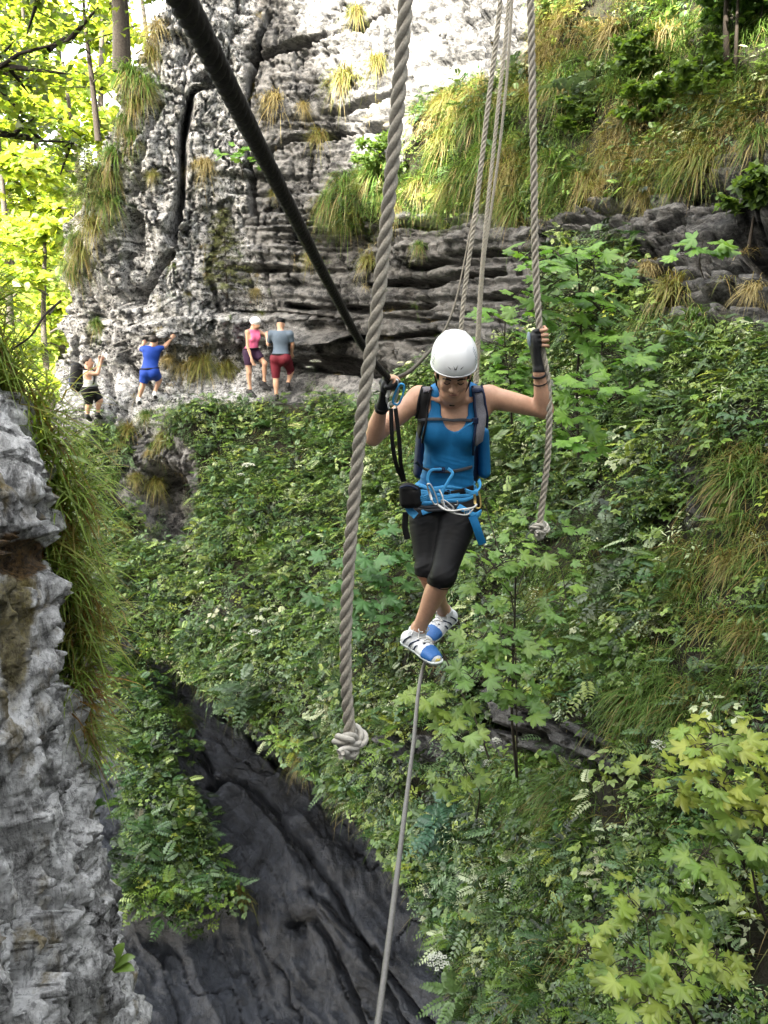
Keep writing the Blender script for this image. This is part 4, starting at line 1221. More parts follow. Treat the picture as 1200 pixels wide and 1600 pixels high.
# the gathered hem: rolls of cloth round the hips
rolls = MB()
FBV = BVHTree.FromPolygons(FT.V.tolist(), FT.F.tolist())
def around(cz, a, b, tilt=0.0, n=48, ph=0.0, wob=.004, c=None):
    th = np.linspace(0, 2 * math.pi, n, endpoint=False)
    c0 = hips if c is None else c
    p = c0 + np.cos(th)[:, None] * SX * a + np.sin(th)[:, None] * WF * b
    p[:, 2] = cz + tilt * np.cos(th) + wob * np.sin(5 * th + ph)
    return p
for i in range(5):
    rolls.tube(around(hips[2] + .055 + .016 * i, .153 - .003 * i, .112 - .002 * i, .016 - .003 * i, ph=i * 1.7, wob=.0055), .0165 - .0012 * i, 10, closed=True)
hem = rolls.build('gathered_hem', M['top2'], top); local(hem, WBASE)

# leggings
hem_z = {'r': P(668, 896, 3.62)[2], 'l': P(690, 914, 3.50)[2]}
FL = Field(lo, np.array([hi[0], hi[1], -.6]), .005)
body_prims(FL, WJ, WS, .006, ('torso', 'legs'))
def leg_region(g):
    # nearest leg decides the hem
    def seg(p, a, b):
        ab = b - a; t = np.clip((p - a) @ ab / (ab @ ab), 0, 1.6); return np.linalg.norm(p - a - t[..., None] * ab, axis=-1)
    dr = seg(g, WJ['kr'], WJ['ar']); dl = seg(g, WJ['kl'], WJ['al'])
    hz = np.where(dr < dl, hem_z['r'], hem_z['l'])
    return np.maximum(hz - g[..., 2], g[..., 2] - (hips[2] + .085))
FL.cut(leg_region)
leg = FL.build('leggings', M['legging'], person, WBASE)
def leg_fold(w_):
    kz = np.exp(-((w_[:, 2] - WJ['kl'][2]) / .07) ** 2) + 1.0 * np.exp(-((w_[:, 2] - hips[2] + .04) / .07) ** 2)
    return ridged(np.stack([w_[:, 0] * 7 + w_[:, 2] * 5, w_[:, 1] * 6, w_[:, 2] * 30 - w_[:, 0] * 14], -1), 2, 403) * .0045 * kz
wrinkle(leg, leg_fold)
for s_ in ('r', 'l'):
    kn, an = WJ['k' + s_], WJ['a' + s_]
    t_ = (hem_z[s_] + .006 - kn[2]) / (an[2] - kn[2]); c = kn + (an - kn) * max(t_, 0)
    dd = nrmz(an - kn); uu = nrmz(np.cross(dd, [0, 1, .2])); ww = np.cross(dd, uu)
    th = np.linspace(0, 2 * math.pi, 28, endpoint=False)
    cf = MB()
    for o_ in (.0, .012): cf.tube(c - dd * (.006 + o_) + .056 * WS['leg'] * (np.cos(th)[:, None] * uu + np.sin(th)[:, None] * ww) - .004 * WF, .0042, 6, closed=True)
    local(cf.build('leg_cuff', M['black'], leg), WBASE)

# gloves: palm and the first finger joints, finger ends bare
for nm, fl, c, A, s0, s1, wr, rr in (('left', l_f, LG, lA, l0, l1, WJ['wl'], .0165), ('right', r_f, RG, rA, r0_, r1, WJ['wr'], .0145)):
    FG = Field(c - .16, c + .16, .0042)
    palm_prims(FG, c, A, s0, s1, wr, rr, .0035)
    wd = nrmz(wr - WJ['e' + nm[0]])
    FG.tube([wr - wd * .028, wr + wd * .01], [.029, .027], k=.01)
    for p, r_ in fl: FG.tube(p[:2 if nm == 'left' else 4], r_[:2 if nm == 'left' else 4], k=.005, infl=.003, fine=False)
    thumb_prims(FG, c, A, s0, s1, rr, .003)
    tipc = c - s0 * (rr + .002) + A * .05
    FG.ell(tipc, (.026, .026, .026), None, .004, sub=True)
    g_ = FG.build('glove', M['glove'], person, WBASE)
    mb = MB(); mb.tube(np.array([wr - wd * .012 + .0285 * (math.cos(t_) * nrmz(np.cross(wd, [0, 1, 0])) + math.sin(t_) * np.cross(wd, nrmz(np.cross(wd, [0, 1, 0])))) for t_ in np.linspace(0, 6.283, 25)[:-1]]), .006, 6, closed=True)
    local(mb.build('wrist_strap', M['black'], g_), WBASE)
    if nm == 'left':
        pn = MB(); pc = c + s0 * (rr + .038) - A * .004
        pn.ell(pc, (.012, .03, .04), frame(A, s1), 12, 9)
        local(pn.build('back_panel', M['glovegrey'], g_), WBASE)
# bracelet
bd = nrmz(WJ['wl'] - WJ['el']); u_ = nrmz(np.cross(bd, [0, 1, 0])); v_ = np.cross(bd, u_)
mb = MB(); bc = WJ['wl'] - bd * .05
mb.tube(np.array([bc + .030 * (math.cos(t_) * u_ + math.sin(t_) * v_) for t_ in np.linspace(0, 6.283, 25)[:-1]]), .0042, 6, closed=True)
local(mb.build('bracelet', M['darkbark'], person), WBASE)

# face details
for sg in (-1, 1):
    mb = MB(); mb.tube(smooth_path([hd(sg * .046, .084, .005), hd(sg * .031, .0905, -.002), hd(sg * .017, .086, .004)], 10), .0022, 6)
    local(mb.build('eyelashes', M['eye'], person), WBASE)
    mb = MB(); mb.tube(smooth_path([hd(sg * .050, .082, .024), hd(sg * .034, .096, .031), hd(sg * .014, .0985, .026)], 10), .0032, 6)
    local(mb.build('eyebrow', M['hair'], person), WBASE)
mb = MB(); mb.ell(hd(0, .0915, -.056), (.021, .0075, .0052), HF, 14, 8); mb.ell(hd(0, .090, -.0655), (.017, .0075, .006), HF, 14, 8)
local(mb.build('lips', M['lips'], person), WBASE)
# hair under the helmet and a short pony tail behind
mb = MB()
for sg in (-1, 1): mb.ell(hd(sg * .069, -.02, .005), (.014, .045, .045), HF)
mb.ell(hd(0, -.07, -.01), (.06, .04, .055), HF)
local(mb.build('hair', M['hair'], person), WBASE)

# helmet: a shell with a short peak, vents at the front and a rim
nu, nv = 64, 22
th = np.linspace(0, 2 * math.pi, nu, endpoint=False)
def helm(th, ph, infl=0.0):
    a, b, c = .106 + infl, .132 + infl, .116 + infl
    x = np.cos(th) * np.cos(ph) * a; y = np.sin(th) * np.cos(ph) * b - .006; z_ = np.sin(ph) * c + .088
    fr = np.clip(np.sin(th), 0, 1) ** 2
    low_ = sstep(.5, -.3, ph)
    y = y + low_ * fr * .010; z_ = z_ - low_ * (.012 * (1 - fr) + .028 * np.clip(-np.sin(th), 0, 1)) + low_ * fr * .004
    rdg = .0022 * np.exp(-((np.abs(np.cos(th)) * np.cos(ph) - .42) / .06) ** 2) * sstep(-.2, .4, ph)
    s_ = 1 + rdg / .12
    return HC + HR * (x * s_)[..., None] + HFd * (y * s_)[..., None] + HU * (z_ * s_)[..., None]
phs = np.linspace(-.20, math.pi / 2, nv)
gv = helm(th[None] + 0 * phs[:, None], phs[:, None] + 0 * th[None])
rim_in = helm(th[None], np.full((1, nu), -.16), -.007)
gv = np.concatenate([helm(th[None], np.full((1, nu), .3), -.006), rim_in, helm(th[None], np.full((1, nu), -.215), -.002), gv], 0)
fc = []
i = np.arange(gv.shape[0] - 1)[:, None]; j = np.arange(nu)[None]
fc = np.stack([i * nu + j, i * nu + (j + 1) % nu, (i + 1) * nu + (j + 1) % nu, (i + 1) * nu + j], -1).reshape(-1, 4)
helmet = link('helmet', mesh_np('helmet', gv.reshape(-1, 3) - WBASE, fc, M['helmet'], True), person)
mb = MB(); mb.tube(helm(th, np.full(nu, -.20), .001), .0032, 8, closed=True)
local(mb.build('rim', M['helmet'], helmet), WBASE)
def on_helm(x, z_, infl=.0012):
    """surface point at front angle x (rad, 0 = front) and height angle z_"""
    return helm(np.array([math.pi / 2 - x]), np.array([z_]), infl)[0]
mk = MB()
for poly in ([(-.36, .20), (-.20, .075), (-.23, .15)], [(.36, .20), (.20, .075), (.23, .15)], [(-.10, .30), (0, .08), (-.045, .10)], [(-.045, .25), (.0, .08), (.012, .115)], [(.10, .26), (.0, .08), (.05, .10)]):
    p3 = [on_helm(x, z_ + .03) for x, z_ in poly]
    c3 = np.mean(p3, 0); nrm = nrmz(c3 - hd(0, 0, .03))
    vtx = np.array(p3 + [q_ + nrm * .001 for q_ in p3])
    mk.add(vtx, [[0, 1, 4, 3], [1, 2, 5, 4], [2, 0, 3, 5]], [[3, 4, 5], [0, 2, 1]])
local(mk.build('vent_mark', M['dgrey'], helmet, smooth=False), WBASE)
for sg in (-1, 1):
    sm_ = MB()
    for kx in range(7):
        z0 = .0 + .1 * kx
        p = np.array([on_helm(sg * (1.08 + .02 * (kx % 2)), z0, .001), on_helm(sg * (1.12 - .03 * (kx % 3)), z0 + .03, .001), on_helm(sg * 1.22, z0 + .05, .001)])
        sm_.tube(p, .0011, 5)
    local(sm_.build('side_marking', M['glovegrey'], helmet), WBASE)
sp_ = MB()
for sg in (-1, 1):
    sp_.tube(smooth_path([hd(sg * .088, .02, .0), hd(sg * .072, .035, -.05), hd(sg * .03, .06, -.105), hd(0, .062, -.118)], 20), .005, 6, flat=.5)
    sp_.tube(smooth_path([hd(sg * .086, -.05, .0), hd(sg * .074, .03, -.052)], 8), .005, 6, flat=.5)
sp_.box(hd(0, .07, -.122), (.024, .012, .022), HF)
local(sp_.build('chin_strap', M['black'], helmet), WBASE)

# straps are laid on the clothed body
def bv_of(*Fs):
    vs, fs, n_ = [], [], 0
    for f_ in Fs:
        vs.append(f_.V); fs.append(f_.F + n_); n_ += len(f_.V)
    return BVHTree.FromPolygons(np.concatenate(vs).tolist(), np.concatenate(fs).tolist())
BV_W = bv_of(FB, FT, FL)
def surf(px, py, off=.003):
    u, dy, dz = ray(px, py); d = Vector((float(u), float(dy), float(dz))).normalized()
    h = BV_W.ray_cast(Vector((0, 0, 0)), d)
    if h[0] is None: return None
    return np.array(h[0]) + np.array(h[1]) * off, np.array(h[1])
def strap_on(mb, pxs, w, th=.004, off=.002, n=26, fallY=3.68):
    pth = smooth_path(np.array(pxs, float), n)
    pts, nr_ = [], []
    for a_, b_ in pth:
        s_ = surf(a_, b_, off)
        if s_ is None:
            s_ = (pts[-1] if pts else P(a_, b_, fallY), nr_[-1] if nr_ else np.array([0, -1.0, 0]))
            if not pts: pass
        pts.append(s_[0]); nr_.append(s_[1])
    pts = np.array(pts); nr_ = np.array(nr_)
    for _ in range(3):
        pts[1:-1] = (pts[:-2] + 2 * pts[1:-1] + pts[2:]) / 4; nr_[1:-1] = (nr_[:-2] + 2 * nr_[1:-1] + nr_[2:]) / 4
    nr_ /= np.linalg.norm(nr_, axis=1, keepdims=True)
    T = np.gradient(pts, axis=0); T /= np.linalg.norm(T, axis=1, keepdims=True) + 1e-9
    sd = np.cross(T, nr_); sd /= np.linalg.norm(sd, axis=1, keepdims=True) + 1e-9
    mb.ribbon(pts, sd, nr_, w, th)
    return pts

# harness
harness = MB()
for dz_, rr_ in ((.015, .010), (.03, .010), (.045, .009)):
    harness.tube(around(hips[2] + dz_, .157, .118, .012, wob=.002), rr_, 8, closed=True)
harness = harness.build('climbing_harness', M['dgrey'], person); local(harness, WBASE)
mb = MB(); strap_on(mb, [(650, 762), (672, 768), (700, 771), (725, 766), (748, 758)], .030, .006, .008)
local(mb.build('waist_belt', M['black'], harness), WBASE)
mb = MB()
strap_on(mb, [(660, 802), (672, 797), (686, 790)], .028, .006, .005); 
local(mb.build('leg_loop', M['top2'], harness), WBASE)
mb = MB()
strap_on(mb, [(716, 792), (730, 800), (742, 806), (749, 800)], .030, .006, .005)
local(mb.build('leg_loop', M['top2'], harness), WBASE)
def dangling(name, mat, pts, w, th, nrm=(0, -1, 0), parent=harness):
    mb = MB(); p = smooth_path(pts, 18); T = np.gradient(p, axis=0); sd = np.cross(T, nrm); sd /= np.linalg.norm(sd, axis=1, keepdims=True)
    mb.ribbon(p, sd, nrmz(nrm), w, th); return local(mb.build(name, M[mat], parent), WBASE)
dangling('strap_end', 'top', [P(738, 806, 3.60), P(744, 822, 3.585), P(750, 840, 3.59), P(754, 850, 3.60)], .040, .005)
dangling('strap_end', 'top2', [P(636, 782, 3.66), P(640, 796, 3.65), P(650, 806, 3.62)], .036, .005)
dangling('strap_end', 'black', [P(634, 800, 3.66), P(633, 825, 3.655), P(637, 842, 3.655)], .030, .004)
dangling('belt_tail', 'top2', [P(690, 733, 3.60), P(672, 736, 3.59), P(668, 748, 3.585), P(676, 765, 3.58), P(684, 782, 3.575)], .014, .003)
dangling('belt_tail', 'top2', [P(700, 732, 3.60), P(707, 738, 3.59), P(700, 752, 3.58), P(692, 768, 3.575), P(688, 782, 3.575)], .014, .003)
# buckles
for (x_, y_), sz, mt in (((688, 733), (.05, .012, .022), 'navy'), ((697, 769), (.032, .01, .024), 'black'), ((655, 786), (.03, .008, .02), 'silver'), ((711, 786), (.026, .008, .02), 'silver'), ((728, 802), (.026, .008, .022), 'silver')):
    s_ = surf(x_, y_, .012); mb = MB()
    if s_: 
        fr_ = frame([0, 0, 1], -s_[1])
        w_, d_, h_ = sz
        ring = [s_[0] + fr_ @ np.array([a_ * w_ / 2, 0, b_ * h_ / 2]) for a_, b_ in ((-1, -1), (1, -1), (1, 1), (-1, 1))]
        mb.tube(np.array([ring[q_] * (1 - f_) + ring[(q_ + 1) % 4] * f_ for q_ in range(4) for f_ in (0, .25, .5, .75)]), .003, 6, closed=True)
        if mt in ('navy', 'black'): mb.box(s_[0], (w_ * .8, d_, h_ * .7), fr_)
        else: mb.tube([(ring[0] + ring[1]) / 2, (ring[2] + ring[3]) / 2], .0025, 6)
        local(mb.build('buckle', M[mt], harness), WBASE)
def carabiner(parent, name, a, b, w, r, mat, nrm=(0, -1, 0), base=None, gate=None):
    ax = b - a; L_ = np.linalg.norm(ax); ax = ax / L_; sd = nrmz(np.cross(ax, nrm))
    th_ = np.linspace(0, 2 * math.pi, 40, endpoint=False)
    t_ = (1 - np.cos(th_)) / 2
    sh = np.sign(np.sin(th_)) * np.abs(np.sin(th_)) ** .55 * w / 2 * np.where(np.sin(th_) > 0, .75 + .4 * t_, 1)
    p = a + (t_ * L_)[:, None] * ax + sh[:, None] * sd
    mb = MB(); mb.tube(p, r, 8, closed=True)
    o = mb.build(name, M[mat], parent); local(o, base)
    if gate:
        mb = MB(); m0 = p[13]; m1 = p[6]
        mb.tube([m0, (m0 + m1) / 2, m1], [r * 1.5, r * 1.7, r * 1.5], 10)
        local(mb.build('gate', M[gate], o), base)
    return o
carabiner(harness, 'carabiner', P(669, 756, 3.57), P(682, 788, 3.56), .026, .0035, 'silver', base=WBASE, gate='white')
carabiner(harness, 'carabiner', P(744, 766, 3.60), P(748, 794, 3.60), .028, .0042, 'gold', base=WBASE, gate='gold')
carabiner(harness, 'carabiner', P(690, 782, 3.565), P(708, 796, 3.56), .022, .0035, 'silver', base=WBASE)
sl_ = MB()
sl_.tube(smooth_path([P(683, 787, 3.56), P(690, 794, 3.555), P(704, 798, 3.55), P(722, 796, 3.55), P(741, 792, 3.57), P(745, 788, 3.59)], 30), .0045, 6)
sl_.tube(smooth_path([P(684, 788, 3.565), P(698, 797, 3.56), P(715, 803, 3.555), P(730, 804, 3.56), P(740, 795, 3.58)], 30), .0038, 6)
sl_.tube(smooth_path([P(686, 765, 3.57), P(690, 772, 3.56), P(693, 785, 3.56), P(695, 793, 3.56)], 20), .004, 6)
local(sl_.build('sling', M['white'], harness), WBASE)
cl_ = MB()
for i in range(3): cl_.tube(smooth_path([P(726 + i, 764 + 3 * i, 3.58), P(738, 768 + 2 * i, 3.575), P(749 + i, 762 - 2 * i, 3.60), P(747 + i, 750 - i, 3.62)], 16), .0045, 6)
local(cl_.build('cord_loop', M['top2'], harness), WBASE)
cl_ = MB()
for i in range(3): cl_.tube(smooth_path([P(655, 777 + 3 * i, 3.60), P(664, 775 + 3 * i, 3.585), P(676, 771 + 2 * i, 3.58)], 12), .005, 6)
local(cl_.build('cord_loop', M['top2'], harness), WBASE)
FP = Field(P(640, 776, 3.62) - .16, P(640, 776, 3.62) + .16, .005)
FP.tube([P(638, 765, 3.63), P(637, 784, 3.63)], [.046, .040], [.034, .034], SX, .01); FP.tube([P(648, 770, 3.61), P(650, 784, 3.61)], [.03, .03], k=.02)
pouch = FP.build('pouch', M['black'], harness, WBASE)
mb = MB(); mb.tube(smooth_path([P(625, 762, 3.60), P(638, 759, 3.585), P(652, 764, 3.585)], 12), .005, 6); local(mb.build('pouch_rim', M['navy'], pouch), WBASE)

# shoes
for ank, td, up_ in ((WJ['al'], TOE_F, UPF), (WJ['ar'], TOE_B, UPB)):
    shoe(person, WBASE, ank, td, up_, .232, (M['shoewhite'], M['sole']))

# backpack on her back, straps over the shoulders
bp_c = NECKC - WF * .17 + np.array([0, 0, -.23])
pack = empty('backpack', bp_c + np.array([0, 0, -.25]), 'blue and black rucksack on the back of the woman with grey mesh straps', 'backpack')
PB = bp_c + np.array([0, 0, -.25])
FK = Field(bp_c - .36, bp_c + .36, .01)
FK.tube([bp_c + (0, 0, .19), bp_c + (0, 0, .0), bp_c + (0, 0, -.2)], [.115, .15, .145], [.07, .09, .085], SX, .03)
FK.build('bag', M['navy'], pack, PB)
for sg in (-1, 1):
    FK = Field(bp_c - .4, bp_c + .4, .01)
    FK.tube([bp_c + SX * sg * .155 + (0, -.02, .02), bp_c + SX * sg * .165 + (0, -.03, -.18)], [.03, .034], [.05, .055], SX, .02)
    FK.build('side_pocket', M['top' if sg > 0 else 'navy'], pack, PB)
def pack_strap(pxs, w, mat, edge_mat):
    mb = MB(); pts = strap_on(mb, pxs, w, .008, .004, 34)
    o = mb.build('shoulder_strap', M[mat], pack); local(o, PB)
    e = MB()
    for sg in (-1, 1):
        pth = smooth_path(np.array(pxs, float) + np.array([sg * w * 311 / 2, 0]), 34)
        ep = [surf(a_, b_, .010) for a_, b_ in pth]
        ep = [x[0] for x in ep if x is not None]
        if len(ep) > 4:
            ep = np.array(ep)
            for _ in range(3): ep[1:-1] = (ep[:-2] + 2 * ep[1:-1] + ep[2:]) / 4
            e.tube(ep, .006, 6)
    local(e.build('strap_edge', M[edge_mat], o), PB)
    return o
pack_strap([(667, 607), (664, 617), (660, 635), (660, 655), (656, 680), (652, 705)], .050, 'black', 'black')
pack_strap([(745, 605), (748, 616), (750, 635), (751, 655), (748, 680), (745, 710)], .052, 'grey_mesh', 'navy')
mb = MB(); strap_on(mb, [(660, 612), (667, 611), (674, 612)], .03, .006, .013)
local(mb.build('strap_pad', M['grey_mesh'], pack), PB)
mb = MB(); strap_on(mb, [(737, 611), (746, 612), (755, 612)], .022, .005, .013)
local(mb.build('strap_pad', M['navy'], pack), PB)
mb = MB()
p_ = strap_on(mb, [(657, 656), (680, 656), (700, 657), (720, 657), (744, 659)], .015, .003, .010)
local(mb.build('chest_strap', M['dgrey'], pack), PB)
mb = MB(); s_ = surf(741, 659, .016); mb.box(s_[0], (.03, .014, .028), frame([0, 0, 1], -s_[1])); local(mb.build('chest_buckle', M['navy'], pack), PB)
mb = MB(); p_ = smooth_path([P(738, 661, 3.575), P(728, 666, 3.565), P(716, 675, 3.56)], 12); mb.ribbon(p_, np.cross(np.gradient(p_, axis=0) / .01, WF) * 0 + nrmz([.5, 0, .8]), WF, .016, .002); local(mb.build('strap_tail', M['top2'], pack), PB)
mb = MB(); strap_on(mb, [(650, 722), (662, 731), (676, 735), (690, 736), (712, 735), (735, 729)], .016, .003, .009)
local(mb.build('hip_strap', M['dgrey'], pack), PB)
# lanyard: carabiner on the hand line and a doubled black sling down to the harness
lan_b = P(616, 640, 3.52)
lan = empty('lanyard', lan_b, 'black sling and alloy carabiner clipped to the dark hand line', 'lanyard')
cb = carabiner(lan, 'carabiner', P(617, 593, 3.475), P(610, 632, 3.50), .044, .0058, 'silver', base=lan_b, gate='white')
carabiner(lan, 'carabiner', P(628, 600, 3.47), P(618, 632, 3.49), .036, .005, 'top2', base=lan_b)
mb = MB(); mb.tube(np.array([P(613, 634, 3.495) + .018 * np.array([math.cos(t_), .3 * math.sin(t_), math.sin(t_)]) for t_ in np.linspace(0, 6.283, 20)[:-1]]), .005, 8, closed=True)
local(mb.build('ring', M['silver'], lan), lan_b)
for dx in (0, 1):
    a_ = P(611 + 7 * dx, 638, 3.49); mid = P(613 + 11 * dx, 690, 3.50); m2 = P(618 + 8 * dx, 722, 3.53); e_ = P(630 + 2 * dx, 752, 3.60)
    mb = MB(); p_ = smooth_path([a_, mid, m2, e_], 30); T = np.gradient(p_, axis=0); sd = np.cross(T, [0, -1, 0]); sd /= np.linalg.norm(sd, axis=1, keepdims=True)
    mb.ribbon(p_, sd, np.array([0, -1.0, 0]), .019, .006)
    local(mb.build('sling', M['black'], lan), lan_b)

# =============================================================== the climbers on the far rock
SHOE_SM = (M['boot'], M['boot'])
def climber(label, foot_px, J_px, S, clothes, facing, head_up, head_fw, hat=None, tank=False, hand_up=(), vox=.0125, extra=None, shoes='boot', lift=.10):
    """J_px: pixel joints; every joint is set at the standing point's distance plus its own offset"""
    h = hit(*foot_px, (BV_WALL,))
    Y0 = h[0][1] - lift if h else 16.4
    J = {k_: P(v[0], v[1], Y0 + (v[2] if len(v) > 2 else 0)) for k_, v in J_px.items()}
    base = P(foot_px[0], foot_px[1], Y0)
    per = empty('person', base, label, 'person')
    S = dict(S)
    f = nrmz(np.cross((J['sr'] + J['sl']) / 2 - (J['hr'] + J['hl']) / 2, J['sr'] - J['sl']))
    if f @ np.asarray(facing) < 0: S['fsign'] = -1; f = -f
    allp = np.array(list(J.values())); lo_, hi_ = allp.min(0) - .32, allp.max(0) + .34
    B = Field(lo_, hi_, vox)
    for s_ in 'rl': J['kf' + s_] = f
    body_prims(B, J, S)
    Hf = frame(head_up, head_fw); hc = J['hd']
    q = lambda x, y, z_: hc + Hf @ np.array([x, y, z_])
    B.ell(q(0, -.01, .03), (.076, .096, .09), Hf, .02); B.ell(q(0, .022, -.04), (.06, .068, .075), Hf, .025); B.ell(q(0, .105, -.03), (.014, .018, .02), Hf, .01)
    for sg in (-1, 1):
        B.ell(q(sg * .078, -.005, -.012), (.012, .02, .03), Hf, .008)
        B.ell(q(sg * .031, .1, .01), (.017, .014, .012), Hf, .01, sub=True)
    B.tube([J['nk'], q(0, -.02, -.05)], [.055, .055], k=.03)
    for s_ in 'rl':
        w_ = J['w' + s_]; d_ = nrmz(w_ - J['e' + s_])
        sd = nrmz(np.cross(d_, f + np.array([.01, .02, .3])))
        B.tube([w_, w_ + d_ * .05, w_ + d_ * .085], [.028, .038, .036], [.022, .018, .016], sd, .015)
        for q_ in range(4):
            o_ = sd * (q_ - 1.5) * .019; bend = f * .02
            B.tube([w_ + d_ * .085 + o_, w_ + d_ * .125 + o_ * 1.25 + bend * .5, w_ + d_ * (.155 - .008 * abs(q_ - 1.3)) + o_ * 1.35 + bend * 1.6], [.0105, .01, .009], k=.006, fine=False)
        B.tube([w_ + d_ * .03 + sd * .03, w_ + d_ * .075 + sd * .055 + bend], [.013, .010], k=.01)
        foot_prims(B, J['a' + s_], J.get('t' + s_, None) - J['a' + s_], (0, 0, 1), .23)
    B.build('body', M['skin'], per, base)
    hp = (J['hr'] + J['hl']) / 2; nk_ = (J['sr'] + J['sl']) / 2; sx = nrmz(J['sl'] - J['sr'])
    # shirt
    T_ = Field(lo_, hi_, vox); body_prims(T_, J, S, .014, ('torso',) if tank else ('torso', 'arms'))
    def sreg(g):
        x = (g - nk_) @ sx; zz = g[..., 2] - nk_[2]
        low_ = hp[2] - .02 - g[..., 2]
        if tank: return np.maximum(np.maximum(low_, zz - .05), np.where(zz > -.14, np.abs(x) - .13 * S['w'], -1))
        r_ = np.maximum(low_, zz - .075)
        for s_ in 'rl':
            a_ = J['s' + s_]; e_ = J['e' + s_]; d_ = nrmz(e_ - a_)
            t_ = (g - a_) @ d_ - .75 * np.linalg.norm(e_ - a_)
            near_ = np.linalg.norm(g - (a_ + np.clip((g - a_) @ d_, 0, 9)[..., None] * d_), axis=-1) < .085
            r_ = np.where(near_ & (t_ > -.05), np.maximum(r_, t_), r_)
            d2 = nrmz(J['w' + s_] - e_); u2 = np.clip((g - e_) @ d2, 0, .5); nr2 = np.linalg.norm(g - e_ - u2[..., None] * d2, axis=-1) < .06
            r_ = np.where(nr2 & ((g - a_) @ d_ > .1), .1, r_)
        return r_
    T_.cut(sreg); T_.build('shirt', clothes[0], per, base)
    Z_ = Field(lo_, hi_, vox); body_prims(Z_, J, S, .022, ('torso', 'legs'))
    def zreg(g):
        r_ = g[..., 2] - (hp[2] + .10)
        def seg(p, a, b):
            ab = b - a; t_ = np.clip((p - a) @ ab / (ab @ ab), 0, 1.3); return np.linalg.norm(p - a - t_[..., None] * ab, axis=-1), t_
        (d1, t1), (d2, t2) = seg(g, J['hr'], J['kr']), seg(g, J['hl'], J['kl'])
        t_ = np.where(d1 < d2, t1, t2)
        return np.maximum(r_, (t_ - clothes[2]) * .35)
    Z_.cut(zreg); Z_.build('shorts', clothes[1], per, base)
    # straps of a harness round the hips
    th_ = np.linspace(0, 2 * math.pi, 28, endpoint=False); fx = np.cross(sx, [0, 0, 1])
    mb = MB(); mb.tube(hp + np.array([0, 0, .085]) + .175 * S['w'] * np.cos(th_)[:, None] * sx + .135 * S['w'] * np.sin(th_)[:, None] * fx, .017, 8, closed=True)
    local(mb.build('harness_belt', M['black'], per), base)
    mb = MB()
    if hat == 'helmet':
        mb.ell(q(0, -.004, .055), (.105, .125, .095), Hf, 24, 14); o = mb.build('helmet', M['helmet'], per)
    elif hat == 'cap':
        mb.ell(q(0, -.01, .062), (.088, .108, .075), Hf, 20, 12); mb.ell(q(0, .10, .05), (.06, .06, .012), Hf, 16, 6); o = mb.build('cap', M['black'], per)
    else:
        mb.ell(q(0, -.022, .045), (.086, .1, .092), Hf, 20, 12); o = mb.build('hair', M['hair'], per)
    local(o, base)
    for s_ in 'rl': shoe(per, base, J['a' + s_], J['t' + s_] - J['a' + s_], (0, 0, 1), .26, (M[shoes], M['boot']), vox, False)
    return per, J, base, f

MS = dict(w=1.12, arm=1.12, leg=1.08); FS = dict(w=.95, arm=.95, leg=1.0, bust=True)
climber('man in a grey blue T-shirt and dark red shorts with his back turned', (440, 622),
        dict(sr=(453, 522, -.05), sl=(424, 522, .0), hr=(446, 560, -.05), hl=(431, 560, .0), nk=(438, 512, .0), hd=(439, 507, .03), er=(457, 538, .0), el=(420, 538, .15), wr=(456, 552, .12), wl=(417, 526, .32),
             kr=(455, 580, .18), kl=(431, 592, -.02), ar=(450, 599, .12), al=(432, 618, -.05), tr=(452, 602, .5), tl=(434, 622, .3)), MS, (M['greyshirt'], M['maroon'], .95), (0, 1, 0), (0.05, .2, 1), (.1, 1, -.25), 'cap')
climber('woman in a pink vest and white helmet stepping along the ledge', (395, 612),
        dict(sr=(387, 519, -.10), sl=(404, 518, .10), hr=(388, 551, -.05), hl=(398, 551, .06), nk=(396, 512, 0), hd=(399, 506, 0), er=(387, 541, -.12), el=(413, 523, .12), wr=(393, 560, -.16), wl=(425, 521, .15),
             kr=(389, 582, -.06), kl=(414, 568, -.02), ar=(391, 609, -.02), al=(413, 597, .0), tr=(399, 614, -.1), tl=(422, 602, 0)), FS, (M['pink'], M['purple'], .62), (.8, -.6, 0), (.05, -.05, 1), (.85, -.4, -.2), 'helmet', tank=True)
climber('man in a royal blue shirt and shorts reaching to the right for a hold', (230, 620),
        dict(sr=(247, 545, .05), sl=(227, 546, .0), hr=(240, 582, .0), hl=(228, 582, .0), nk=(239, 539, .0), hd=(241, 534, .03), er=(258, 541, .14), el=(219, 545, .18), wr=(267, 530, .28), wl=(224, 538, .34),
             kr=(249, 593, .14), kl=(223, 602, .0), ar=(242, 613, .08), al=(217, 622, .0), tr=(244, 618, .4), tl=(218, 628, .35)), MS, (M['royal'], M['royal'], .8), (.1, 1, 0), (.1, .1, 1), (.3, 1, .1), None, shoes='shoewhite', lift=.34)
_p, J4, b4, f4 = climber('lowest climber, a man in a light grey vest and black shorts with a backpack', (140, 652),
        dict(sr=(137, 584, -.08), sl=(141, 580, .15), hr=(138, 611, -.05), hl=(145, 610, .1), nk=(137, 574, .0), hd=(138, 566, .02), er=(152, 584, -.02), el=(153, 576, .2), wr=(157, 568, .10), wl=(154, 566, .28),
             kr=(139, 632, -.02), kl=(156, 626, .1), ar=(137, 648, .0), al=(153, 645, .1), tr=(143, 652, .2), tl=(160, 649, .3)), MS, (M['lightgrey'], M['black'], .95), (.8, .3, 0), (-.15, 0, 1), (.9, -.1, .15), None, tank=True, lift=.36)
pc = (J4['sr'] + J4['sl'] + J4['hr'] + J4['hl']) / 4 - nrmz(np.array([.95, .1, 0])) * .26 + np.array([0, 0, .08])
pk = empty('backpack', pc - np.array([0, 0, .28]), 'black backpack worn by the lowest climber in the grey vest', 'backpack'); pb = pc - np.array([0, 0, .28])
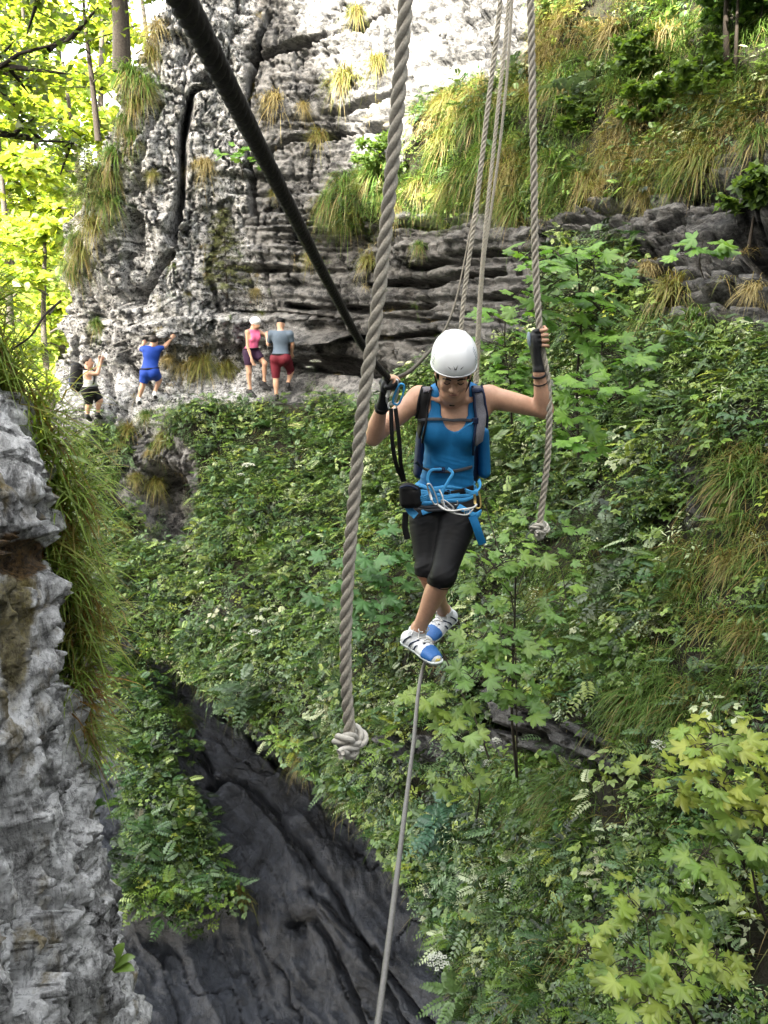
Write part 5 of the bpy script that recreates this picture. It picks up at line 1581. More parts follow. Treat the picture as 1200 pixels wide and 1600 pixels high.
K = Field(pc - .45, pc + .45, .014); K.tube([pc + (.02, 0, .2), pc, pc + (-.02, 0, -.18)], [.12, .15, .14], [.12, .13, .12], (0, 1, 0), .03); K.build('bag', M['black'], pk, pb)
K = Field(pc - .45, pc + .45, .014); K.tube([pc + (-.1, 0, -.02), pc + (-.1, 0, -.14)], [.1, .1], [.06, .06], (0, 1, 0), .02); K.build('front_pocket', M['navy'], pk, pb)
mb = MB()
for s_, sg in (('sr', -1), ('sl', 1)):
    a_ = J4[s_]; mb.tube(smooth_path([pc + (.06, .09 * sg, .2), a_ + (-.02, -.03 * sg, .075), a_ + (.10, -.03 * sg, -.02), a_ + (.09, -.02 * sg, -.2), pc + (.05, .1 * sg, -.15)], 20), .02, 6)
local(mb.build('shoulder_strap', M['black'], pk), pb)
# ------------------------------------------------------------------ plants
def unit(a): return a / (np.linalg.norm(a, axis=-1, keepdims=True) + 1e-12)

class Veg:
    """collects leaves and blades as one mesh with a colour per leaf"""
    def __init__(s): s.v, s.q, s.t, s.c, s.n = [], [], [], [], 0
    def put(s, v, c, q=None, t=None):
        if q is not None: s.q.append(q + s.n)
        if t is not None: s.t.append(t + s.n)
        s.v.append(v); s.c.append(c); s.n += len(v)
    def blades(s, o, d, L, droop, w, c0, c1):
        """arching blades: origins o, directions d (n,3), lengths, droop, widths, base and tip colours (n,3)"""
        n = len(o); T = np.array([0, .3, .58, .82, 1.0])
        g = np.array([0, 0, -1.0])
        ctr = o[:, None] + (L[:, None] * T)[..., None] * d[:, None] + (L * droop)[:, None, None] * (T ** 2)[None, :, None] * g
        sd = unit(np.cross(d, np.array([0, 0, 1.0]) + .01))
        tw = rng.uniform(-.6, .6, n)[:, None]
        sd = unit(sd + tw * unit(np.cross(sd, d)))
        W = np.array([.7, 1, .8, .45])[None, :, None] * w[:, None, None] * .5
        l = ctr[:, :4] - sd[:, None] * W; r = ctr[:, :4] + sd[:, None] * W
        v = np.concatenate([np.stack([l, r], 2).reshape(n, 8, 3), ctr[:, 4:]], 1)
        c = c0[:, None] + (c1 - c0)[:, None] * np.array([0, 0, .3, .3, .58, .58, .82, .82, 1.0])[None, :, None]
        b = (np.arange(n) * 9)[:, None, None]
        q = (b + np.array([[0, 1, 3, 2], [2, 3, 5, 4], [4, 5, 7, 6]])[None]).reshape(-1, 4)
        t = (b + np.array([[6, 7, 8]])[None]).reshape(-1, 3)
        s.put(v.reshape(-1, 3), c.reshape(-1, 3), q, t)
    def leaves(s, proto, o, y, nrm, size, col, wid=1.0):
        pv, pt = proto
        y = unit(y); x = unit(np.cross(y, nrm)); z = np.cross(x, y)
        sz = np.broadcast_to(size, (len(o),))[:, None, None]
        v = o[:, None] + sz * (pv[None, :, 0:1] * wid * x[:, None] + pv[None, :, 1:2] * y[:, None] + pv[None, :, 2:3] * z[:, None])
        t = (pt[None] + (np.arange(len(o)) * len(pv))[:, None, None]).reshape(-1, 3)
        cc = np.repeat(col, len(pv), 0)
        if len(pv) > 20:                      # paler along the middle, edges a little yellower
            k_ = np.tile(np.r_[1.22, rng.uniform(.86, 1.06, len(pv) - 1)], len(o))[:, None]
            cc = cc * k_
        s.put(v.reshape(-1, 3), cc, None, t)
    def tubes(s, paths, r0, r1, col, sides=4):
        """thin stems: paths (n,k,3)"""
        paths = np.asarray(paths, float); n, k = paths.shape[:2]
        T = unit(np.gradient(paths, axis=1)); u = unit(np.cross(T, np.array([.31, .9, .2]))); w = np.cross(T, u)
        th = np.arange(sides) * 2 * math.pi / sides
        rr = (np.linspace(0, 1, k)[None] * (np.asarray(r1) - np.asarray(r0))[..., None] + np.asarray(r0)[..., None]) if np.ndim(r0) else (np.linspace(r0, r1, k)[None] + np.zeros((n, 1)))
        v = paths[:, :, None] + rr[:, :, None, None] * (np.cos(th)[None, None, :, None] * u[:, :, None] + np.sin(th)[None, None, :, None] * w[:, :, None])
        i = np.arange(k - 1)[:, None]; j = np.arange(sides)[None]
        q = np.stack([i * sides + j, i * sides + (j + 1) % sides, (i + 1) * sides + (j + 1) % sides, (i + 1) * sides + j], -1).reshape(-1, 4)
        q = (q[None] + (np.arange(n) * k * sides)[:, None, None]).reshape(-1, 4)
        s.put(v.reshape(-1, 3), np.broadcast_to(col, (n * k * sides, 3)), q)
    def mesh(s, name, mat, off=None):
        v = np.concatenate(s.v)
        if off is not None: v = v - np.asarray(off)
        f = []
        if s.q: f.append(np.concatenate(s.q))
        if s.t: f.append(np.concatenate(s.t))
        return mesh_np(name, v, f, mat, False, tint=np.concatenate(s.c))

def proto(outline, z=None):
    """leaf from a half outline of (x, y): a fan on each side of the midrib"""
    o = np.array(outline, float)
    mid = np.array([(0, 0), (0, .5), (0, 1.0)])
    return o
LEAF4 = (np.array([[0, 0, 0], [-.26, .42, .07], [0, .45, -.02], [.26, .42, .07], [0, 1, -.12]]), np.array([[0, 2, 1], [0, 3, 2], [1, 2, 4], [2, 3, 4]]))
LEAF6 = (np.array([[0, 0, 0], [-.24, .25, .06], [-.27, .5, .07], [-.13, .8, .0], [0, 1, -.12], [.13, .8, .0], [.27, .5, .07], [.24, .25, .06], [0, .3, 0], [0, .62, -.03]]),
         np.array([[0, 8, 1], [0, 7, 8], [1, 8, 2], [8, 7, 6], [2, 8, 9], [8, 6, 9], [2, 9, 3], [9, 6, 5], [3, 9, 4], [9, 5, 4]]))
LANCE = (np.array([[0, 0, 0], [-.09, .4, .03], [0, .4, 0], [.09, .4, .03], [0, 1, -.15]]), LEAF4[1])
def maple_proto(seed):
    r_ = np.random.default_rng(seed)
    half = [(0, 1.0), (7, .84), (10, .86), (15, .72), (19, .74), (27, .47), (38, .74), (43, .73), (50, .92), (57, .78), (61, .79), (72, .60), (80, .44), (92, .58), (100, .56), (108, .66), (118, .50), (128, .50), (150, .24), (172, .16)]
    pts = [(a_, r * (1 + r_.uniform(-.05, .05))) for a_, r in half]
    full = [(-a_, r) for a_, r in pts[::-1]] + [(a_, r * (1 + r_.uniform(-.05, .05))) for a_, r in pts[1:]]
    v = [[0, .28, .04]]
    for a_, r in full:
        x, y = r * math.sin(R(a_)), .28 + r * .72 * math.cos(R(a_))
        sag = -.13 * r * r + .07 * math.cos(R(a_) * 6.5) * r + r_.uniform(-.015, .015)
        v.append([x * .72, y, sag])
    n = len(full)
    t = [[0, k + 1, k] for k in range(1, n)]
    return np.array(v), np.array(t)
MAPLES = [maple_proto(k) for k in range(4)]

# candidate growing points on the gorge wall
wc = (WALL_V[:-1, :-1] + WALL_V[1:, 1:]) / 2
wn_ = grid_normals(WALL_V)[:-1, :-1]
wn_ = np.where(np.sum(wn_ * wc, -1, keepdims=True) > 0, -wn_, wn_)
wa = np.linalg.norm(np.cross(WALL_V[1:, :-1] - WALL_V[:-1, :-1], WALL_V[:-1, 1:] - WALL_V[:-1, :-1]), axis=-1)
wx_, wy_ = PIX(wc)
wv_ = WALL_VEG[:-1, :-1]
inside = (wx_ > -60) & (wx_ < 1290) & (wy_ > -130) & (wy_ < 1720) & (wc[..., 1] > 1.8)
GRASS_ZONE = [[(840, 345), (880, 300), (1000, 320), (1220, 260), (1350, 220), (1350, -200), (870, -200), (835, 40), (770, 112), (700, 130), (650, 200), (620, 335)],
              [(500, 340), (480, 300), (560, 250), (640, 250), (690, 330)],
              [(980, 420), (1100, 420), (1140, 520), (1050, 560)], [(1120, 690), (1300, 680), (1300, 860), (1130, 840)], [(930, 1010), (1090, 1000), (1110, 1160), (950, 1150)],
              [(800, 860), (960, 860), (1000, 1000), (820, 1040)], [(600, 625), (660, 625), (660, 740), (590, 740)], [(1050, 850), (1250, 850), (1250, 1050), (1060, 1050)], [(780, 1190), (960, 1210), (930, 1330), (780, 1290)],
              [(1130, 130), (1300, 130), (1300, 330), (1150, 330)]]
gz = smooth_mask(wx_, wy_, GRASS_ZONE, 22, (18 * fbm(wc * .7, 3, 201), 18 * fbm(wc * .7, 3, 202)))
upper = smooth_mask(wx_, wy_, VEG_POLYS[1:3], 8, (0, 0))
patch = sstep(-.25, .15, fbm(wc * 1.1, 3, 203))
bare = sstep(.16, .38, fbm(wc * 1.15, 4, 204))            # gaps where soil and rock show
def pick(weight, n):
    w = (weight * wa * inside).ravel(); w = w / w.sum()
    k = rng.choice(len(w), n, p=w)
    o = wc.reshape(-1, 3)[k] + rng.normal(0, .012, (n, 3)); nn_ = wn_.reshape(-1, 3)[k]
    return o, nn_, k

PAL = np.array([(.042, .080, .014), (.075, .135, .022), (.135, .21, .036), (.050, .105, .036), (.21, .28, .08), (.24, .29, .045), (.11, .175, .08), (.014, .028, .008), (.38, .42, .26)])
def cols(n, w, jit=.16):
    w = np.array(w, float); c = PAL[rng.choice(len(PAL), n, p=w / w.sum())]
    return c * rng.uniform(1 - jit, 1 + jit, (n, 1)) * rng.uniform(.94, 1.06, (n, 3))
Z = np.array([0, 0, 1.0])

def herbs(vg, o, nn_, kind, H, LEN, m, col, protoL=LEAF4):
    n = len(o)
    A = unit(.55 * nn_ + .75 * Z + rng.normal(0, .22, (n, 3)))
    u = unit(np.cross(A, np.array([.2, 1, .1]))); w = np.cross(A, u)
    Hn = H * rng.uniform(.55, 1.25, n)
    vg.tubes(np.stack([o - A * .03, o + A * (Hn * .5)[:, None], o + A * Hn[:, None]], 1), .0035, .002, np.array([.06, .08, .03]), 3)
    if kind == 'bushy':
        t = rng.uniform(.15, 1.0, (n, m)); az = np.arange(m)[None] * 2.4 + rng.uniform(0, 6, (n, 1)) + rng.normal(0, .3, (n, m))
        rad = np.cos(az)[..., None] * u[:, None] + np.sin(az)[..., None] * w[:, None]
        ext = (.16 + .9 * (1 - t)) * rng.uniform(.15, .55, (n, m)) * Hn[:, None]
        pos = o[:, None] + A[:, None] * (t * Hn[:, None])[..., None] + rad * ext[..., None]
        y = unit(rad + A[:, None] * rng.uniform(-.35, .5, (n, m))[..., None] - Z * .15)
        nr = unit(A[:, None] + .35 * Z + rng.normal(0, .28, (n, m, 3)))
        sz = LEN * rng.uniform(.6, 1.2, (n, m)) * (1.1 - .4 * t)
        vg.leaves(protoL, pos.reshape(-1, 3), y.reshape(-1, 3), nr.reshape(-1, 3), sz.ravel(), np.repeat(col, m, 0) * rng.uniform(.8, 1.2, (n * m, 1)))
    elif kind == 'pinnate':
        fr, pr = m
        az = np.arange(fr)[None] * (6.283 / fr) + rng.uniform(0, 6, (n, 1)) + rng.normal(0, .25, (n, fr))
        rad = np.cos(az)[..., None] * u[:, None] + np.sin(az)[..., None] * w[:, None]
        d = unit(rad + A[:, None] * rng.uniform(.2, 1.0, (n, fr))[..., None])
        base = o[:, None] + A[:, None] * (Hn[:, None] * rng.uniform(.2, .95, (n, fr)))[..., None]
        L = H * rng.uniform(.55, 1.0, (n, fr))
        for side in (-1, 1):
            t = np.linspace(.25, .97, pr)
            c = base[:, :, None] + (L[..., None] * t)[..., None] * d[:, :, None] - (L[..., None] * t * t * .35)[..., None] * Z
            fn = unit(np.cross(d, np.cross(Z + .2 * A[:, None], d)) * 1.0)
            fn = unit(Z + .3 * A[:, None] - d * np.sum((Z + .3 * A[:, None]) * d, -1, keepdims=True))
            sd = np.cross(d, fn) * side
            y = unit(sd[:, :, None] * 1.0 + d[:, :, None] * .45 - Z * .12 + 0 * c)
            sz = LEN * np.sin(np.pi * np.clip(t * .85 + .12, 0, 1)) ** .6
            vg.leaves(protoL, c.reshape(-1, 3), y.reshape(-1, 3), (fn[:, :, None] + 0 * c + rng.normal(0, .12, c.shape)).reshape(-1, 3), np.broadcast_to(sz, c.shape[:3]).ravel() * rng.uniform(.85, 1.1, c[..., 0].size), np.repeat(col, fr * pr, 0) * rng.uniform(.88, 1.12, (n * fr * pr, 1)))
    elif kind == 'trifoliate':
        az = np.arange(m)[None] * 2.4 + rng.uniform(0, 6, (n, 1)); t = rng.uniform(.3, 1, (n, m))
        rad = np.cos(az)[..., None] * u[:, None] + np.sin(az)[..., None] * w[:, None]
        tip = o[:, None] + A[:, None] * (t * Hn[:, None])[..., None] + rad * (Hn[:, None] * rng.uniform(.2, .6, (n, m)))[..., None]
        nr = unit(Z * .9 + .5 * nn_[:, None] + rng.normal(0, .25, (n, m, 3)))
        for k in (-1.05, 0, 1.05):
            s_ = np.cross(nr, rad)
            y = unit(rad * math.cos(k) + s_ * math.sin(k) - .12 * Z)
            vg.leaves(protoL, tip.reshape(-1, 3), y.reshape(-1, 3), nr.reshape(-1, 3), LEN * rng.uniform(.7, 1.15, n * m), np.repeat(col, m, 0) * rng.uniform(.85, 1.15, (n * m, 1)), 1.25)

dens = np.clip(wv_, 0, 1) ** 1.5 * (.35 + .65 * patch) * (1 - .8 * bare) * (1 - .62 * gz) * (1 - .0 * upper)
dens = dens * np.where(wy_ > 1300, 1.5, 1.0) + .10 * np.clip(wv_, 0, 1) * (1 - gz)
dens *= 1 - .8 * ((wx_ > 1130) & (wx_ < 1180) & (wy_ > 720) & (wy_ < 820))
ug = Veg()
sizes = [('bushy', 3000, .28, .062, 30, LEAF4, (4, 5, 3, 2, 1, 1, 2, 3, .5)), ('bushy', 2600, .20, .042, 34, LEAF4, (3, 4, 3, 3, 2, 1, 3, 2, 2)),
         ('pinnate', 2100, .32, .060, (5, 8), LEAF4, (4, 4, 2, 4, 1, .5, 4, 3, 1)), ('trifoliate', 1300, .28, .070, 12, LEAF6, (3, 5, 4, 3, 2, 1, 2, 2, .8)),
         ('trifoliate', 1700, .20, .045, 14, LEAF4, (2, 4, 4, 2, 3, 3, 2, 1, 2)), ('bushy', 1500, .40, .085, 30, LANCE, (3, 4, 2, 4, 1, .5, 3, 2, 1)), ('bushy', 200, .16, .13, 9, LEAF6, (2, 4, 3, 2, 0, .5, 1, 1, 0)),
         ('bushy', 520, .30, .022, 60, LEAF4, (0, 0, 0, 0, 1, 1, 0, 0, 5)), ('pinnate', 260, .26, .042, (6, 8), LEAF4, (0, 1, 1, 0, 3, 0, 2, 0, 2))]
for kind, n, H, LEN, m, pr_, w_ in sizes:
    o, nn_, k = pick(dens, n)
    sc = np.clip(o[:, 1] / 7.5, .55, 1.05)
    half = o[:, 1] > 5.2
    for msk, f in ((half, 1.0), (~half, .72)):
        if msk.sum(): herbs(ug, o[msk], nn_[msk], kind, H * f, LEN * f, m, cols(int(msk.sum()), w_), pr_)
# small leaves on the low rib beside the wet slab
sc_ = (SLAB_V[:-1, :-1] + SLAB_V[1:, 1:]) / 2; sn_ = grid_normals(SLAB_V)[:-1, :-1]; sn_ = np.where(sn_[..., 2:3] < 0, -sn_, sn_)
w_ = (SLAB_RAMP[:-1, :-1] ** 1.2).ravel(); w_ /= w_.sum()
for kind, n, H, LEN, m, pr_, wt in (('bushy', 480, .26, .052, 32, LEAF4, (4, 5, 3, 4, 1, .5, 2, 3, 0)), ('trifoliate', 300, .24, .058, 13, LEAF6, (3, 5, 3, 3, 1, 1, 2, 2, 0)), ('pinnate', 130, .38, .09, (5, 7), LEAF4, (4, 4, 2, 4, 1, .5, 4, 3, 0))):
    k = rng.choice(len(w_), n, p=w_)
    herbs(ug, sc_.reshape(-1, 3)[k], sn_.reshape(-1, 3)[k], kind, H, LEN, m, cols(n, wt), pr_)
tag(link('undergrowth', ug.mesh('undergrowth', M['leaf'])), 'dense green herbs covering the slope of the gorge', 'undergrowth', kind='stuff')

# grass
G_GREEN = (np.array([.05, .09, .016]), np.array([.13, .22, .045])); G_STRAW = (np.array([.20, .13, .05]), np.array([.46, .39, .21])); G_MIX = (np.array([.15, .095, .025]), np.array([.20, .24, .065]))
def tuft_blades(vg, o, nn_, nb, L, w, pal, droop=(.35, .9), spread=1.0, rad=.06):
    """nb blades from each of the points o"""
    n = len(o); N_ = np.repeat(nn_, nb, 0)
    az = rng.normal(0, 1, (n * nb, 3)) * spread
    d = unit(az * .75 + N_ * .55 + Z * .85)
    oo = np.repeat(o, nb, 0) + rng.normal(0, 1, (n * nb, 3)) * rad * np.array([1, 1, .6])
    Ls = np.repeat(L, nb) * rng.uniform(.45, 1.15, n * nb)
    dr = rng.uniform(*droop, n * nb)
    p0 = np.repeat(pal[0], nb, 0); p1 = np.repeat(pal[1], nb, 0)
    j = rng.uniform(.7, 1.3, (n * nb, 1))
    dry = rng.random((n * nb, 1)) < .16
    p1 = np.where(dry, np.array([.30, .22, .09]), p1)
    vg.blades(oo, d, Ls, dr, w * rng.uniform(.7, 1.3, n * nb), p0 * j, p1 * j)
gv_ = Veg()
gd = np.clip(wv_, 0, 1) * gz * (.22 + .78 * patch) * (1 - .85 * sstep(.18, .36, fbm(wc * 1.3, 3, 206)))
o, nn_, k = pick(gd, 3000)
def gpal(n, wg, wm, ws, pos=None):
    c = rng.choice(3, n, p=np.array([wg, wm, ws]) / (wg + wm + ws))
    if pos is not None:
        f_ = fbm(pos * .85, 3, 207) + rng.normal(0, .10, n)
        th_ = np.quantile(f_, np.cumsum([wg, wm]) / (wg + wm + ws)); c = np.searchsorted(th_, f_)
    A0 = np.array([G_GREEN[0], G_MIX[0], G_STRAW[0]])[c]; A1 = np.array([G_GREEN[1], G_MIX[1], G_STRAW[1]])[c]
    return A0, A1
up_ = o[:, 2] > 1.2
for msk, mixw in ((up_, (5.6, 2.1, 1.3)), (~up_, (9, 1.0, .12))):
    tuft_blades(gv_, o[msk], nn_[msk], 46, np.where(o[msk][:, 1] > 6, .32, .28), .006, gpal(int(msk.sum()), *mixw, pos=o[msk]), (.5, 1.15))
o, nn_, k = pick(np.clip(wv_, 0, 1) * (1 - gz) * (.15 + patch * .85), 1500)
tuft_blades(gv_, o, nn_, 26, np.full(len(o), .30), .005, gpal(len(o), 4, 2, 1.0), (.4, 1.0))
# stray grass on rock ledges
flat = sstep(.15, .55, wn_[..., 2]) * (wv_ < .3) * (wy_ < 900) * sstep(.1, .4, fbm(wc * .8, 3, 205))
o, nn_, k = pick(flat + 1e-9, 150)
tuft_blades(gv_, o, nn_, 30, np.full(len(o), .28), .006, gpal(len(o), 2, 3, 3), (.6, 1.2), rad=.04)
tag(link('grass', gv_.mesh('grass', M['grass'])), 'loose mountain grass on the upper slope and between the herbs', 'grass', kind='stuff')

# single tussocks: (px, py, width in px, colour)
TUSS = [(432, 158, 56, 's'), (472, 168, 30, 's'), (497, 210, 46, 'm'), (396, 135, 30, 'm'), (540, 120, 62, 'm'), (590, 95, 50, 'm'), (560, 20, 46, 'm'), (578, 405, 40, 'm'), (488, 400, 34, 'm'), (515, 315, 56, 'g'), (545, 290, 80, 'g'), (590, 270, 66, 'g'),
        (620, 320, 50, 'm'), (540, 340, 40, 'g'), (700, 300, 60, 'm'), (735, 265, 80, 'g'), (770, 245, 80, 'g'), (812, 320, 70, 'g'), (795, 290, 50, 'm'), (880, 130, 80, 'g'), (920, 285, 80, 'm'), (870, 255, 70, 'g'), (950, 245, 60, 'm'),
        (990, 175, 70, 's'), (1040, 62, 90, 's'), (965, 50, 80, 's'), (1095, 250, 80, 'm'), (1015, 415, 46, 's'), (1055, 455, 90, 'm'), (1020, 500, 90, 'g'), (1090, 500, 90, 'g'), (1185, 215, 70, 'g'), (1180, 450, 60, 's'), (655, 385, 30, 'g'), (675, 360, 30, 's'),
        (246, 42, 50, 's'), (205, 118, 70, 'g'), (215, 160, 56, 'm'), (192, 190, 46, 'g'), (168, 312, 64, 'g'), (146, 350, 60, 'm'), (128, 395, 60, 'm'), (320, 258, 44, 's'), (240, 272, 26, 'm'), (318, 565, 62, 'm'), (290, 570, 46, 's'), (352, 572, 46, 'm'),
        (112, 470, 56, 'g'), (152, 505, 36, 'g'), (205, 672, 50, 'm'), (228, 648, 32, 'g'), (156, 676, 34, 'g'), (260, 684, 40, 'm'), (231, 708, 18, 's'), (242, 752, 46, 'm'), (212, 745, 30, 'm'), (172, 740, 48, 'g'), (192, 822, 40, 'm'), (135, 700, 50, 'g'), (150, 790, 56, 'g'), (110, 760, 50, 'm'), (215, 870, 50, 'g'), (130, 860, 50, 'g'), (185, 690, 40, 'm'), (245, 700, 40, 'g'), (262, 560, 30, 's'), (402, 455, 22, 's'), (430, 300, 24, 'm'), (700, 590, 26, 'g'),
        (1165, 750, 130, 'g'), (1062, 905, 92, 'g'), (1000, 1085, 100, 'g'), (900, 1065, 66, 'm'), (862, 935, 70, 'm'), (1150, 880, 80, 'm'), (1185, 990, 90, 'm'), (935, 1015, 66, 'g'), (880, 1235, 90, 'g'), (650, 655, 60, 'g'), (615, 660, 56, 'g'), (985, 790, 70, 'm'),
        (905, 720, 60, 'm'), (1120, 660, 90, 'g'), (1170, 600, 80, 'g'), (980, 560, 50, 'g'), (1150, 1080, 90, 'g'), (340, 1040, 60, 'g'), (270, 1120, 60, 'g'), (370, 1400, 60, 'm'), (285, 1380, 50, 'm'), (478, 1180, 50, 'm'), (550, 1225, 60, 'g'), (750, 1540, 70, 'm'), (770, 1500, 90, 'g'), (850, 1560, 110, 'g'), (1000, 1330, 80, 'g'), (675, 1330, 56, 'm'), (605, 1270, 46, 'm'), (180, 240, 60, 'g'), (160, 268, 60, 'g'), (140, 300, 56, 'g'), (112, 422, 56, 'g'), (104, 448, 46, 'g'), (106, 530, 46, 'g'), (225, 132, 56, 'g'), (236, 84, 46, 'm'), (122, 372, 50, 'g'), (175, 275, 46, 'm'), (205, 215, 40, 'g'), (660, 170, 56, 'g'), (700, 220, 66, 'm'), (660, 290, 60, 'm'), (745, 190, 66, 'g'), (700, 160, 50, 'm')]
TPROTO = {}
for kind, (c0, c1) in (('g', G_GREEN), ('m', G_MIX), ('s', G_STRAW)):
    for v_ in range(3):
        vg = Veg(); nb = 300
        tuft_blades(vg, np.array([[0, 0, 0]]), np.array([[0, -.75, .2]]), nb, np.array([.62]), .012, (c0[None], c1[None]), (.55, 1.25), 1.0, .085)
        dead = 70
        tuft_blades(vg, np.array([[0, -.03, -.06]]), np.array([[0, -.9, -.7]]), dead, np.array([.5]), .011, (G_STRAW[0][None], G_STRAW[1][None] * .8), (1.0, 1.5), .8, .07)
        TPROTO[kind + str(v_)] = vg.mesh('tussock_' + {'g': 'green', 'm': 'mixed', 's': 'straw'}[kind], M['grass'])
CW = {'g': 'green', 'm': 'green and straw mixed', 's': 'straw yellow'}
def region(px, py):
    if py < 230 and px > 840: return 'on the grassy upper right slope'
    if px > 690 and py < 350: return 'on the wall behind the thin ropes'
    if px > 840 and py < 560: return 'by the layered rock bands at the right'
    if px < 290 and py < 240: return 'on the top left shoulder of the rock pillar'
    if px < 215 and py < 540: return 'on the left flank of the rock pillar'
    if px < 420 and py < 600: return 'on the pale rock near the climbers'
    if px < 300 and py < 900: return 'below the climbers on the left'
    if py < 430: return 'on the mid wall by the thick rope'
    if px < 480 and py > 1000: return 'beside the dark wet slab'
    if py > 1180: return 'on the lower slope under the woman'
    if px < 720: return 'on the slope right behind the woman'
    return 'on the right slope'
rows = {}
objs = []
for i, (px, py, w, c) in enumerate(TUSS):
    h = hit(px, py, (BV_WALL, BV_SLAB))
    if h is None: continue
    p, n_, _ = h
    u_, dy_, dz_ = ray(px, py); depth = p[1] / dy_
    wid = w * depth / F_PX
    o = bpy.data.objects.new('grass_tussock', TPROTO[c + str(i % 3)]); COL.objects.link(o)
    o.location = p + n_ * .02; o.scale = (wid / .78,) * 3
    o.rotation_euler = (0, 0, math.atan2(n_[0], -n_[1]) + random.uniform(-.5, .5))
    rows.setdefault((region(px, py), c), []).append((px, o))
ORD = ['leftmost', 'second from the left', 'third from the left', 'fourth from the left', 'fifth from the left', 'sixth from the left', 'seventh from the left', 'eighth from the left', 'ninth from the left', 'tenth from the left', 'eleventh from the left', 'twelfth from the left']
for (rg, c), lst in rows.items():
    lst.sort(key=lambda t_: t_[0])
    for k, (_x, o) in enumerate(lst):
        lab = (f'{CW[c]} grass tussock {rg}' if len(lst) == 1 else f'{CW[c]} tussock, {ORD[k]} {rg}').replace('green and straw mixed', 'mixed').replace('from the left', 'from left')
        tag(o, lab, 'grass tussock', 'grass tussocks on the gorge walls')

# long grass on the edge of the near rock
def near_pt(px, py, dx=0.0):
    h = hit(px, py, (BV_NEAR,))
    return h[0] if h is not None else None
i_c = int(np.argmax((pl[:, 1] > 2.46)))
def near_at(z_, dc=0):
    r_i = int(np.argmin(np.abs(zt - z_))) + 11
    return NF[r_i, min(NF.shape[1] - 1, i_c + int(dc * .6) - 4)]
NEAR_T = []
for k, (z_, dc, c) in enumerate([(.24, 40, 'g'), (.22, 12, 'm'), (.10, 30, 'g'), (.02, 18, 'g'), (-.10, 36, 'g'), (-.18, 16, 'g'), (-.27, 34, 'm'), (-.36, 14, 'g'), (-.45, 30, 'g'), (-.54, 12, 'g'), (-.62, 26, 'g'), (-.70, 10, 'm'), (-.78, 24, 'g'), (-.86, 12, 'g'), (-.94, 26, 'g'), (-1.02, 12, 'm'), (-1.10, 22, 'g'), (-1.18, 10, 'g'), (-1.26, 14, 's'), (-1.34, 8, 'm'), (-1.46, 14, 'g')]):
    p_ = near_at(z_, dc); NEAR_T.append((p_[0], p_[1], p_[2], c))
for k, (r_i, dc, c) in enumerate([(9, -10, 'g'), (7, -30, 'g'), (8, 15, 'm'), (6, 0, 'g'), (9, -50, 'm'), (4, -20, 'g')]):
    p_ = NF[r_i, i_c + dc]; NEAR_T.append((p_[0], p_[1], p_[2], c))
CNT = ['topmost', 'second from the top', 'third from the top', 'fourth from the top', 'fifth from the top', 'sixth from the top', 'seventh from the top', 'eighth from the top', 'ninth from the top', 'tenth from the top', 'eleventh from the top', 'twelfth from the top', 'thirteenth from the top', 'ninth from the bottom', 'eighth from the bottom', 'seventh from the bottom', 'sixth from the bottom', 'fifth from the bottom', 'fourth from the bottom', 'third from the bottom', 'lowest']
NL = ['on the near rock edge, ' + c_ for c_ in CNT] + ['tuft on top of the near rock, closest to its corner', 'tuft on top of the near rock, second from its corner', 'tuft on top of the near rock, just behind its corner', 'tuft in the middle of the near rock top', 'tuft on top of the near rock, nearest to the viewer', 'tuft on top of the near rock, farthest from its edge']
NT_P = {}
for kind, (c0, c1) in (('g', (np.array([.15, .19, .035]), np.array([.31, .43, .085]))), ('m', (np.array([.26, .18, .045]), np.array([.30, .38, .10]))), ('s', (np.array([.22, .09, .02]), np.array([.33, .20, .06])))):
    vg = Veg(); nb = 230
    d0 = np.array([[.9, -.55, -.05]])
    tuft_blades(vg, np.array([[0, 0, 0]]), d0, nb, np.array([.25]), .0058, (c0[None], c1[None]), (.15, .75), .85, .05)
    tuft_blades(vg, np.array([[.03, -.02, -.03]]), np.array([[.35, -.35, -.9]]), 26, np.array([.14]), .0045, (np.array([[.24, .09, .015]]), np.array([[.32, .18, .05]])), (.8, 1.5), .6, .03)
    NT_P[kind] = vg.mesh('edge_grass', M['grass'])
for (x, y, z_, c), lb in zip(NEAR_T, NL):
    o = bpy.data.objects.new('edge_grass_tussock', NT_P[c]); COL.objects.link(o)
    o.location = (x + .02, y, z_); o.rotation_euler = (0, 0, random.uniform(-.5, .3)); s_ = random.uniform(.85, 1.2) * (.85 if z_ < -.9 else 1.0) * (1.35 if z_ > .26 else 1); o.scale = (s_, s_, s_)
    tag(o, ('long ' + {'g': 'green', 'm': 'green and orange', 's': 'orange'}[c] + ' grass ' if not lb.startswith('orange') else '') + lb, 'grass tussock', 'long grass on the edge of the near rock')

